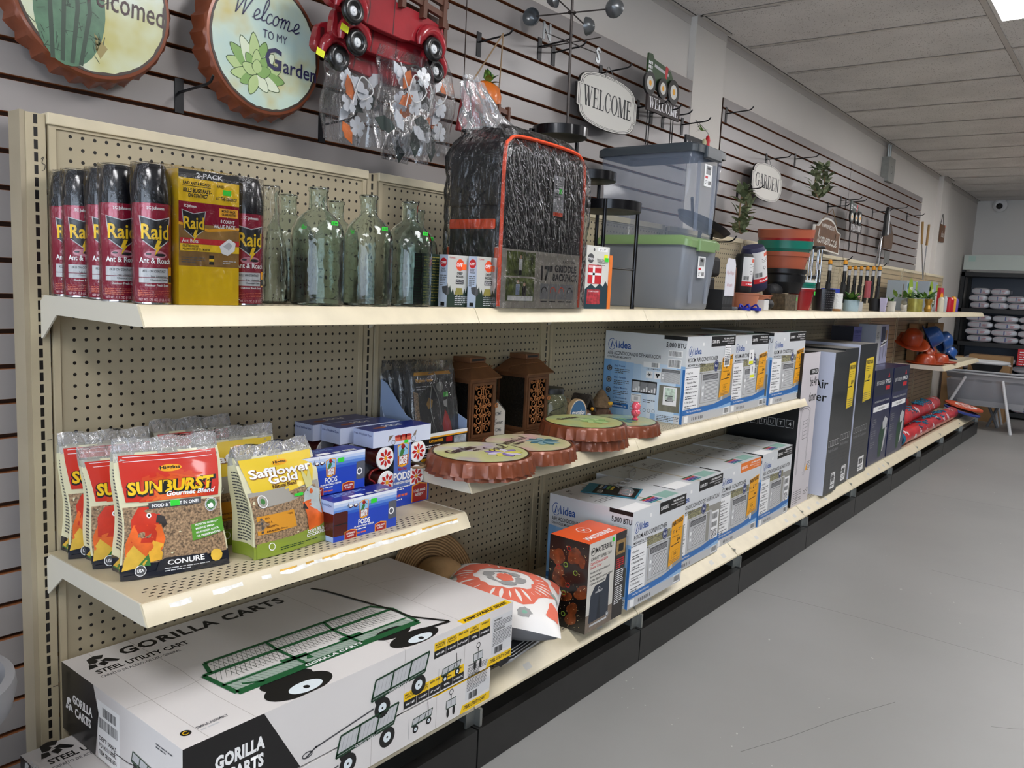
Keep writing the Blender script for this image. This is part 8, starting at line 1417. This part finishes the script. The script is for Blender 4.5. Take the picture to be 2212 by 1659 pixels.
# plaques
whb = M('plaque_white', 'd9d6ce', .5); kb = M('plaque_black', '1d1a19', .5)
def plaque(name, x, y, z, w, h, word, label, rot=0, f=white):
    t = T(name, label, 'sign', (x, y, z), rot=(0, R(rot), 0)); mb = MB(); F = Face(mb, (0, 0, 0), (1, 0, 0), (0, 0, 1))
    def out(s):
        a, b = w / 2 * s, h / 2 * s; q = [(a, -b * .38), (a * .96, -b * .38), (a * .9, -b * .62), (a * .9, -b * .78)]
        P = [(a, b * .38), (a * .93, b * .42), (a * .9, b * .62)] + [(a * .86 * math.cos(R(t_)) * 1.0, b * .66 + b * .34 * math.sin(R(t_))) for t_ in range(10, 171, 16)] + [(-a * .9, b * .62), (-a * .93, b * .42), (-a, b * .38)]
        return P + [(p, -r_) for p, r_ in P[::-1]]
    mb.prism(out(1), F, -.35, 0, kb); 
    for s_, m, l in ((.985, whb, 1), (.95, kb, 1.6), (.935, whb, 2.2), (.905, kb, 2.8), (.893, whb, 3.4)): F.poly(out(s_), m, l)
    serif(F, word, 0, -h * .17, h * .36, ink, 5, w=w * .8, al='c'); mb.build('board', t, smooth=0); MB().tube(catmull([(-1.4, -.1, h / 2 - .4), (0, .3, h / 2 + 1.6), (1.4, -.1, h / 2 - .4)], 4), .06, galv, 5).build('hanger', t, smooth=40)
plaque('welcome_sign', 87.0, .9, 83.4, 18.4, 8.6, 'WELCOME', 'white shaped plaque with black WELCOME lettering, left of the tractor sign'); plaque('garden_sign', 157.2, .9, 79.6, 18.4, 8.4, 'GARDEN', 'white shaped plaque lettered GARDEN with a black wire across it')
def tractor(x, y, z, s, label, m):
    t = T('tractor_sign', label, 'sign', (x, y, z), 0, 'tractor welcome signs'); mb = MB(); F = Face(mb, (0, 0, 0), (1, 0, 0), (0, 0, 1)); F.su = F.sv = s
    mb.prism([(0, 3.2), (.2, 8.2), (1.6, 8.3), (2.2, 7.6), (6.4, 7.2), (8.4, 6.8), (9.8, 5.2), (10, 3), (5, 2.6)], F, -.3, 0, m); F.line([(2.4, 6.6), (7.6, 6.0)], .5, lgry, 1); F.poly([(6.4, 7.4), (7.4, 7.2), (7.0, 5.2), (6.2, 5.4)], red, 2)
    for i in range(3):
        for j in range(4): F.rect(.35 + i * .5, 4.4 + j * .7, .7 + i * .5, 4.9 + j * .7, white, 1)
    mb.build('tractor_cutout', t, smooth=0)
    for cx, cz, r in ((.4, 3.2, 1.9), (5.0, 3.2, 1.7), (9.0, 3.4, 2.1)):
        mb = MB(); mb.lathe([(.02, 0), (r, 0), (r, .4), (.02, .4)], tire, (cx * s, -.1, cz * s), 24, axis=(0, -1, 0), sx=1); F = Face(mb, (cx * s, -.5, cz * s), (1, 0, 0), (0, 0, 1)); F.disc(0, 0, r * .6, whb, 1); F.disc(0, 0, r * .25, amber, 2, 10); mb.build('wheel', t, smooth=40)
    mb = MB().box(0, 12 * s, -.4, 0, -1.2 * s, 1.5 * s, M('plaque_brown', '2f2422', .6)); F = Face(mb, (0, -.4, -1.2 * s), (1, 0, 0), (0, 0, 1)); serif(F, 'WELCOME', 6 * s, .5 * s, 1.8 * s, white, 1, w=10.8 * s, al='c'); mb.build('word_board', t, smooth=0)
    for cx in (.6, 9.2):
        mb = MB(); mb.tube([(cx * s, -.2, -1.2 * s), (cx * s, -.2, -7 * s), ((cx + .8) * s, -.2, -7 * s), ((cx + .8) * s, -.2, -1.2 * s)], .09, steel_black, 5); mb.build('stake', t, smooth=30)
tractor(97.0, -.2, 85.6, 1.0, 'green tractor cut-out over a dark WELCOME board, beside the white WELCOME sign', M('tractor_green', '2e4a26', .45)); tractor(219.0, -.2, 74.6, .95, 'grey-green tractor cut-out over a WELCOME board, farther along the wall', M('tractor_grey', '4d5650', .45))
t = T('haunted_house_ornament', 'dangling black house ornament with tiny figures, hung above the grey bin lid', 'ornament', (113.5, -1.2, 80.2)); mb = MB().box(-3.2, 3.4, -.4, 0, -.6, 2.2, M('ornament_black', '1b1c22', .6)); F = Face(mb, (-3.2, -.4, -.6), (1, 0, 0), (0, 0, 1))
for i in range(3): F.rect(.5 + i * 1.5, .9, .8 + i * 1.5, 1.9, white, 1); F.rect(.35 + i * 1.5, 1.4, .95 + i * 1.5, 1.6, white, 1)
F.rect(5.2, 1.2, 5.9, 2, white, 1); mb.build('house', t, smooth=0)
for dx, m, h, nm in ((3.9, M('cream_resin', 'c9c29a', .6), 3.0, 'ghost_figure'), (5.3, red, 4.0, 'red_figure'), (7.0, M('ornament_navy', '23264a', .6), 1.8, 'navy_figure')): mb = MB(); mb.lathe([(.7, -.8), (.75, 0), (.4, h * .45), (.5, h * .6), (.3, h * .8), (.05, h * .85)], m, (dx, -.6, 0), 12); mb.build(nm, t, smooth=50)
mb = MB(); leafy(mb, (2.9, -.5, 3.8), 12, 1.7, .4, (lg2,), 8, .8, .5); mb.build('air_plant', t, smooth=0); mb = MB(); mb.tube([(3.4, 0, 4), (4.8, 2, 6.4)], .05, black, 4); mb.tube(catmull([(7.2, 0, 1.4), (6.4, 0, 4), (4.8, 2, 6.4)], 4), .05, black, 4); mb.build('hanging_cord', t, smooth=40)
sage, sagel = M('sage_leaf', '5f6b4c', .6, var=.25, vs=20), M('sage_leaf_light', '87906e', .6, var=.2, vs=20)
for nm, lb, x, z, rx, rz_, n in (('leaf_garland', 'drooping sage leaf garland on a hook near the GARDEN sign', 139.0, 71.0, 1.6, 4.4, 80), ('leaf_wreath', 'round sage green leaf wreath right of the GARDEN sign', 186.5, 83.2, 3.6, 3.8, 110)):
    t = T(nm, lb, 'wreath', (x, -1.6, z)); mb = MB(); r = random.Random(n)
    for i in range(n):
        a = r.uniform(0, 6.28); leafy(mb, (rx * math.cos(a), r.uniform(-.8, .8), rz_ * math.sin(a)), 1, 3.2, 1.5, ((sage, sagel)[i % 2],), i, 1.0)
    mb.build('leaves', t, smooth=0, kind='stuff'); MB().tube([(rx * math.cos(k * .4), .2, rz_ * math.sin(k * .4)) for k in range(16)], .2, rope, 6, closed=True).build('twig_ring', t, smooth=40)
t = T('homemade_sign', 'brown wooden arched sign reading Happiness is homemade', 'sign', (204.0, .9, 71.2), rot=(0, R(2), 0)); mb = MB(); F = Face(mb, (0, 0, 0), (1, 0, 0), (0, 0, 1)); P = [(-11.5, -4.4), (11.5, -4.4), (11.5, 1.6), (8.6, 1.8)] + [(7.6 * math.cos(R(a)), 1.8 + 2.8 * math.sin(R(a))) for a in range(15, 166, 15)] + [(-8.6, 1.8), (-11.5, 1.6)]
mb.prism(P, F, -.5, 0, whb); F.poly([(a * .94, b * .9 - .05) for a, b in P], M('sign_wood', '6a4a33', .6, var=.2, vs=14), 1); F.text('HAPPINESS IS', 0, 1.7, 1.1, whb, 2, w=11, al='c'); cursive(F, 'homemade', -8.6, -2.6, 3.6, whb, 2, .09, .2, 3.9); mb.build('board', t, smooth=0); MB().tube([(-6, 0, 3.6), (6.0, 1.2, 8.0), (7, 0, 3.4)], .1, rope, 5).build('hanging_string', t, smooth=30)
t = T('grill_tongs', 'long steel grill tongs in a black sleeve, hanging above the top shelf', 'tool', (249, -1.8, 60.8)); MB().tube([(-.8, 0, 0), (.4, 0, 15)], .3, chrome, 8).build('tong_arm', t, smooth=40); MB().tube([(-3.4, .6, 1), (.4, 0, 15)], .22, chrome, 8).build('tong_arm', t, smooth=40); mb = MB(); F = Face(mb, (.6, -.4, 13.5), (1, 0, 0), (0, 0, 1)); mb.prism([(-1.9, 0), (1.6, .3), (1.8, 6), (.3, 9.2), (-1.6, 6.4)], F, 0, .8, black); F.O.y -= .8; F.poly([(.8, .6), (2.8, .6), (2.6, 6), (1.2, 8.4)], lgry, 1); mb.build('sleeve', t, smooth=0)
t = T('wooden_truck_sign', 'brown wooden truck cut-out hanging near the far end of the slatwall', 'sign', (268, .8, 74.5)); mb = MB(); F = Face(mb, (0, 0, 0), (1, 0, 0), (0, 0, 1)); mb.prism([(-5.6, -3), (5.4, -3), (6, 0), (5.8, 2.6), (4.4, 2.8), (2.8, 5.2), (-.6, 5.2), (-1.2, 1.6), (-5.8, 1.4)], F, -.6, 0, M('truck_wood', '5a4331', .6, var=.2, vs=12)); F.poly([(.2, 2.2), (2.6, 2.2), (2.2, 4.4), (.2, 4.4)], dgry, 1); F.disc(-3.4, 2.6, 1.0, red, 1); mb.build('cutout', t, smooth=0); MB().box(-3.5, 3.0, -.2, 0, -8, -3.8, M('tag_grey', '6d6d6a', .5)).build('hanging_plate', t, smooth=0); MB().tube([(-4, 0, 2), (0, 1, 9), (4, 0, 3)], .07, steel_black, 4).build('wire', t, smooth=0)
cane = M('cane_handle', 'a8834e', .6)
for x0, x1, lb in ((293.0, 304.5, 'left steel skewer with cane handle, leaning'), (303.5, 304.5, 'right steel skewer with cane handle, hanging straight')):
    t = T('grill_skewer', lb, 'tool', (0, 0, 0), group='cane-handled skewers'); MB().tube([(x1, -3.6, 62.5), (x0 * .75 + x1 * .25, -3.8, 75)], .16, chrome, 6).build('steel_rod', t, smooth=40); MB().tube([(x0 * .75 + x1 * .25, -3.8, 75), (x0 + .2, -3.9, 82.6)], .42, cane, 8).build('handle', t, smooth=40)
t = T('small_wood_sign', 'small square brown sign with white script, hung on the far column', 'sign', (361, 2.8, 84)); mb = MB().box(-4, 4, -.6, 0, -3.8, 3.4, M('sign_wood')); F = Face(mb, (-4, -.6, -3.8), (1, 0, 0), (0, 0, 1)); F.text('shot', 4, 2, 2.6, whb, 1, w=5.6, al='c', shear=.2); F.rect(6.8, 6.4, 7.8, 7.1, orange_tag, 1); mb.build('board', t, smooth=0); MB().tube([(-3, 0, 3.4), (0, .1, 8), (3, 0, 3.4)], .1, steel_black, 4).build('wire', t, smooth=0)
# scrapers hanging on long pegboard hooks
t0 = None
for i, (x, y) in enumerate([(176.6, -6.5), (176.6, -9.0), (176.6, -12.6)] + [(210.5, -4 - 1.6 * k) for k in range(6)]):
    pos = ('rearmost', 'middle', 'front')[i] + ' yellow-topped scraper of the left hook' if i < 3 else ('rearmost', 'second from the back', 'third from the back', 'fourth from the back', 'fifth from the back', 'front')[i - 3] + ' yellow-topped scraper of the right hook'
    if t0 is None:
        t0 = T('hand_scraper', pos, 'tool', (x, y, 57.3), 0, 'yellow-topped black hand scrapers'); mb = MB(); mb.lathe([(.35, 0), (.5, 1.2), (.42, 3.6)], black, n=12); mb.box(-1.2, .9, -.3, .3, -4.4, .4, black, Matrix.Rotation(.12, 4, 'Y')); mb.build('black_grip', t0, smooth=40)
        mb = MB(); mb.lathe([(.46, 1.6), (.42, 2.6), (.46, 4.6)], lgry, n=12); mb.build('paper_wrap', t0, smooth=40); mb = MB(); mb.lathe([(.5, 4.9), (.52, 5.4), (.4, 5.8), (.1, 5.9)], M('scraper_yellow', 'dd9418', .5), n=12); mb.lathe([(.48, 4.6), (.48, 4.9)], black, n=12); mb.build('yellow_cap', t0, smooth=40)
    else: dup(t0, (x, y, 57.3), label=pos)
for x, L in ((176.6, 14), (210.5, 13.5), (104, 9), (112, 12)): MB().tube(catmull([(0, 0, 0), (0, -L * .5, .1), (0, -L * .9, .2), (0, -L, 1.2)], 4), .13, steel_black, 6).build('pegboard_hook', None, (x, -.1, 62.9), smooth=40, label={176.6: 'long pegboard hook carrying three scrapers', 210.5: 'long pegboard hook carrying six scrapers', 104: 'pegboard hook just right of the storage bins', 112: 'longer pegboard hook above the black hanging bag'}[x], cat='hook')
mb = MB(); mb.lathe([(.05, 0), (4.6, .5), (5.4, 1.6), (5.0, 1.7), (.05, .6)], black, n=30, cap0=False, cap1=False); mb.tube([(-5, 0, 1.4), (-9, -1, 3)], .3, black, 6); mb.build('frying_pan', None, (112.5, -4.6, 65.2), rot=(R(18), R(16), 0), smooth=40, label='black round pan hooked above the black bag, right of the bins', cat='pan')
mb = MB().box(-4, 4, -2.4, 0, -4, 4, galv); F = Face(mb, (-4, -2.4, -4), (1, 0, 0), (0, 0, 1)); F.ring(4, 4, 1.2, .2, dgry, 1); mb.tube([(-1, -1, 4), (-1.2, -1, 8.6)], .5, galv, 8); mb.tube([(1.4, -1, 4), (1.2, -1, 8.6)], .5, galv, 8); mb.build('junction_box', None, (270, YB - .05, 97.9), smooth=30, label='grey metal electrical box with conduits high on the wall', cat='electrical box')
t = T('security_camera', 'white dome security camera high on the far wall', 'camera', (451, -5.6, 104.6)); mb = MB(); mb.lathe([(3.2, 0), (3.2, 2.0), (2.0, 3.4)], white, n=24, axis=(-1, 0, 0)); mb.build('housing', t, smooth=40); mb = MB(); mb.ball((-3.4, 0, -.6), 1.5, black, 10); mb.build('lens_dome', t, smooth=60)
# ================================================================ HAT SHELF AND FAR END
hz = 31.85; oh = M('orange_straw', 'a63d14', .4, coat=.3, bump=.2, bs=100, var=.12, vs=12); bh = M('blue_straw', '1c4f94', .4, coat=.3, bump=.2, bs=100, var=.12, vs=12)
def hat(x, y, z, R0, rc, hc, m, label, rot=(0, 0, 0), sx=1):
    t = T('straw_hat', label, 'hat', (x, y, z), rot=rot, group='coloured shiny hats'); mb = MB(); mb.lathe([(R0, .5), (R0 * .85, .1), (rc * 1.05, .25)], m, n=30, cap0=False, cap1=False, sx=sx); mb.build('brim', t, smooth=50, solid=.2); mb = MB(); mb.lathe([(rc * 1.05, .2), (rc, hc * .5), (rc * .85, hc * .85), (rc * .5, hc), (.05, hc)], m, n=26, cap0=False, cap1=False, sx=sx); mb.build('crown', t, smooth=60)
hat(294.5, -9.4, hz, 6.4, 3.4, 3.6, oh, 'orange hat at the near end of the hat shelf'); hat(309, -11.2, hz, 6.2, 3.3, 3.4, oh, 'orange hat low in the middle of the hat shelf edge'); hat(304, -7.4, hz + 2.6, 3.4, 2.4, 3, oh, 'small upturned orange hat between the two lower ones', (R(70), 0, .4)); hat(315, -5.6, hz + 3.2, 7.2, 3.2, 3, oh, 'big orange brim tilted up behind the middle hat', (R(38), R(10), 0)); hat(292, -4.4, hz + 7.4, 6.6, 3.4, 5.2, oh, 'orange hat on top of the pile at the left', (R(20), R(-20), 0))
hat(310, -6.2, hz + 8.6, 5.4, 3.8, 5.4, bh, 'blue hat stacked on the orange pile, left one', (R(60), R(25), 0)); hat(330, -6.4, hz + 6.6, 5.2, 3.6, 5.2, bh, 'blue hat stacked at the top right of the pile', (R(50), R(50), 0)); hat(338, -8.4, hz + 1.4, 5.0, 3.0, 4.0, bh, 'blue hat lying at the far end of the hat shelf', (R(30), R(20), 0))
for x, w_, lb in ((304, 12, 'brown cardboard box standing behind the blue hat'), (336, 18, 'brown cardboard box with an orange sticker behind the last hats')):
    mb = MB().box(0, w_, 0, 2.6, 0, 14, kraft); F = Face(mb, (0, 0, 0), (1, 0, 0), (0, 0, 1)); F.rect(w_ - 5, 9.6, w_ - 3, 10.4, orange_tag, 1); F.rect(w_ - 7, 2, w_ - 3.6, 8, lgry, 1); mb.build('cardboard_box', None, (x, -3.4, hz), smooth=0, label=lb, cat='box', group='cardboard boxes')
# black metal rack of wrapped bundles against the far wall
rk = T('bundle_rack', 'tall black steel rack with a pale header board on the far wall', 'shelving', (426, 0, 0)); rbk = M('rack_black', '17181a', .45)
for y in (4.2, -46, -96): MB().box(0, 2.4, y - 1.5, y, 0, 71, rbk).build('rack_post', rk, smooth=0); MB().box(20, 22.4, y - 1.5, y, 0, 71, rbk).build('rack_post', rk, smooth=0)
for z in (70, 52.4, 36.0, 19, 3): MB().box(0, 22, -96, 4.2, z - 2.0, z, rbk).build('rack_shelf', rk, smooth=0)
MB().box(21.5, 22.2, -96, 4.2, 4, 70, M('rack_back', '6d7480', .6)).build('rack_back_panel', rk, smooth=0)
mb = MB().box(-.3, .3, -96, 3.8, 71.2, 78.4, M('header_board', 'bcc6bf', .5, var=.08, vs=2)); F = Face(mb, (-.3, 3.8, 71.2), (0, -1, 0), (0, 0, 1)); F.poly([(25.5, 2.5), (33, 2.5), (31.5, 1.3), (27, 1.3)], M('header_mint', '86c4b4', .5), 1); F.rect(2, 4, 5, 6.6, M('header_mint_faint', 'a8c4bb', .5), 1); mb.build('header_board', rk, smooth=0)
wrapw = M('plastic_wrapped_white', 'aeb0b6', .25, coat=.5, var=.15, vs=9, bump=.6, bs=22); rdl = M('bundle_red_line', 'b06a70', .5)
def bundle(parent, w, h, d):
    mb = MB(); mb.grid(lambda a, b: ((d / 2) * max(-1, min(1, 1.3 * math.cos(6.283 * a))) * (1 - .1 * abs(2 * b - 1) ** 3), w / 2 * (2 * b - 1), h / 2 + h / 2 * max(-1, min(1, 1.35 * math.sin(6.283 * a))) * (1 - .55 * abs(2 * b - 1) ** 5)), 24, 12, wrapw, True)
    for s_ in (-1, 1): mb.add([(-d * .36, s_ * w / 2, h * .25), (d * .36, s_ * w / 2, h * .25), (d * .36, s_ * w / 2, h * .75), (-d * .36, s_ * w / 2, h * .75)], [(0, 1, 2, 3)], wrapw)
    F = Face(mb, (-d / 2 - .02, w / 2, 0), (0, -1, 0), (0, 0, 1)); F.rect(w * .48, .6, w * .53, h - .7, M('print_blue_tick', '56608a', .5), 6); F.line([(w * .1, h * .8), (w * .9, h * .82)], .1, rdl, 6); F.line([(w * .12, h * .2), (w * .88, h * .2)], .1, rdl, 6); F.lines(w * .6, h * .6, w * .25, 2, .6, .25, rdl, 6)
    return mb.build('wrapped_bundle', parent, (0, 0, 0), smooth=60)
b0 = bundle(None, 8.0, 3.35, 11); tag(b0, 'x', 'bundle', 'wrapped white bundles on the rack'); r = random.Random(11); col_ = ['leftmost', 'second', 'third', 'fourth', 'fifth', 'sixth', 'seventh', 'eighth']; first = True
for sh_, zz, W8, rows in (('top shelf', 52.4, 8.2, (8, 6, 2)), ('middle shelf', 36.0, 11.2, (6, 6, 5, 3)), ('lower shelf', 19, 11.2, (6, 6, 4)), ('bottom shelf', 3, 11.2, (6, 6, 4))):
    for j, n in enumerate(rows):
        for i in range(n):
            lb = f'{col_[i]} plastic-wrapped bundle from the left, {("bottom", "second", "third", "top")[j]} layer on the rack {sh_}'; loc = (433.5 + r.uniform(-.6, .6), -1.2 - W8 * (i + .5) + (1.6 if j % 2 else .6), zz + .02 + j * 3.4)
            if first: b0.location = Vector(loc) * IN; b0['label'] = lb; first = False
            else: dup(b0, loc, R(r.uniform(-3, 3)), lb, scale=(1, W8 / 8.3, 1))
mb = MB().box(0, .2, -10, 0, -8, 0, red); F = Face(mb, (0, 0, -8), (0, -1, 0), (0, 0, 1)); F.lines(.8, 6.6, 4.5, 6, 1.15, .4, white, 1); F.rect(6.6, 1, 9.6, 4, whb, 1); mb.build('red_price_card', None, (425.6, -23.6, 34.2), smooth=0, label='red price card with white lines hanging from the rack edge', cat='sign')
# cardboard behind, high chair, bassinet
for a, lb in (((402, 404, -4.5, 3.5, 0, 30), 'tall brown cardboard sheet box behind the end of the shelving'), ((404, 414, -23.5, -6.5, 1.5, 31), 'brown cardboard carton behind the baby bassinet')): MB().box(0, a[1] - a[0], 0, a[3] - a[2], 0, a[5], kraft).build('cardboard_box', None, (a[0], a[2], 0), smooth=0, label=lb, cat='box', group='cardboard boxes')
t = T('high_chair', 'white and grey high chair with tray, behind the bassinet', 'chair', (394, -15.5, 0)); hw = M('nursery_white', 'cfd0d2', .3, coat=.2); hg = M('nursery_black', '1a1c20', .6)
mb = MB(); mb.tube([(6.2 * math.cos(a * .3927), 8.6 * math.sin(a * .3927), 28.4) for a in range(16)], .8, hw, 8, closed=True); mb.lathe([(.1, 28.0), (7.0, 28.2), (7.2, 28.6), (.1, 28.5)], hw, n=24, sx=.8, sy=1.1, cap0=False, cap1=False); mb.build('tray', t, smooth=50)
mb = MB(); mb.lathe([(3.2, 20), (6.2, 26.5), (6.4, 27.6), (5.8, 27.4), (3, 20.4)], hg, n=20, sx=.8, sy=1.0); mb.build('seat', t, smooth=50); mb = MB(); mb.box(-1.5, 2.5, -4, 2, 28.7, 29.0, white, Matrix.Rotation(.2, 4, 'X')); mb.build('paper_sheets', t, smooth=0)
for sx, sy in ((1, 1), (-1, 1), (1, -1), (-1, -1)): MB().tube([(2.5 * sx, 3.5 * sy, 20), (5.5 * sx, 8 * sy, 0)], .5, hw, 8).build('leg', t, smooth=40)
t = T('bassinet', 'grey mesh baby bassinet on crossed white legs at the end of the aisle', 'bassinet', (378, -21.5, 0)); bgy = M('bassinet_grey', '8d8e92', .8, var=.06, bump=.2, bs=40); mesh_ = M('bassinet_mesh', '8b8d94', .7, alpha=.62)
def bas(a, b, z0, z1): th = 6.2832 * a; q = .9 + .1 * b; return (8.5 * q * max(-1, min(1, 1.2 * math.cos(th))), 18.5 * q * max(-1, min(1, 1.15 * math.sin(th))), z0 + (z1 - z0) * b)
mb = MB(); mb.grid(lambda a, b: bas(a, .7 + .3 * b, 20.5 - 10 * .7 + 3.6 - .0, 24.2), 48, 3, bgy, True); mb.grid(lambda a, b: bas(a, .18 * b, 10.6, 24), 48, 2, bgy, True); mb.build('fabric_rim', t, smooth=50)
mb = MB(); mb.grid(lambda a, b: bas(a, .05 + .75 * b, 11, 23.6), 48, 4, mesh_, True); mb.build('mesh_side', t, smooth=50)
mb = MB(); mb.grid(lambda a, b: (bas(a, 0, 10.8, 11)[0] * b, bas(a, 0, 10.8, 11)[1] * b, 11.0), 48, 2, bgy, True); mb.box(-7, 7, -16, 16, 11.1, 12.6, M('mattress_grey', '55575e', .8)); mb.build('mattress', t, smooth=30)
MB().tube([bas(a / 40, 1, 10, 24.3) for a in range(40)], .5, M('rim_padding', 'a3a4a8', .7), 8, closed=True).build('padded_rim', t, smooth=50)
for a, b in (((-9.2, 10, 23), (-9.6, 20, 0)), ((-9.2, -4, 22.5), (-9.8, -9.2, 0))): MB().tube([a, b], .65, hw, 10).build('leg', t, smooth=40)
for a, b in (((9, 8, 22.5), (8, -2, 0)), ((9, -6, 22.5), (8, 2, 0))): MB().tube([a, b], .6, M('leg_grey', '6e7074', .4), 8).build('leg', t, smooth=40)
# plastic tub rim at the lower left
t = T('plastic_tub', 'grey plastic tub edge with dark inside, at the lower left beside the shelving', 'tub', (-13.3, -10.5, 3.2)); mb = MB(); gp = M('tub_plastic', '7d7d80', .45, var=.1)
mb.lathe([(4.2, 0), (5.4, 18.5), (6.3, 19.6), (6.6, 21.0), (6.5, 21.8), (5.9, 21.9), (5.5, 21.2), (5.2, 18)], gp, n=40, cap1=False); mb.build('tub_wall', t, smooth=50); mb = MB(); mb.lathe([(5.0, 12), (5.35, 21.2)], M('tub_inside', '101012', .6), n=40, cap1=False, cap0=True); mb.build('dark_inside', t, smooth=50)  # near-black shell set inside the tub wall
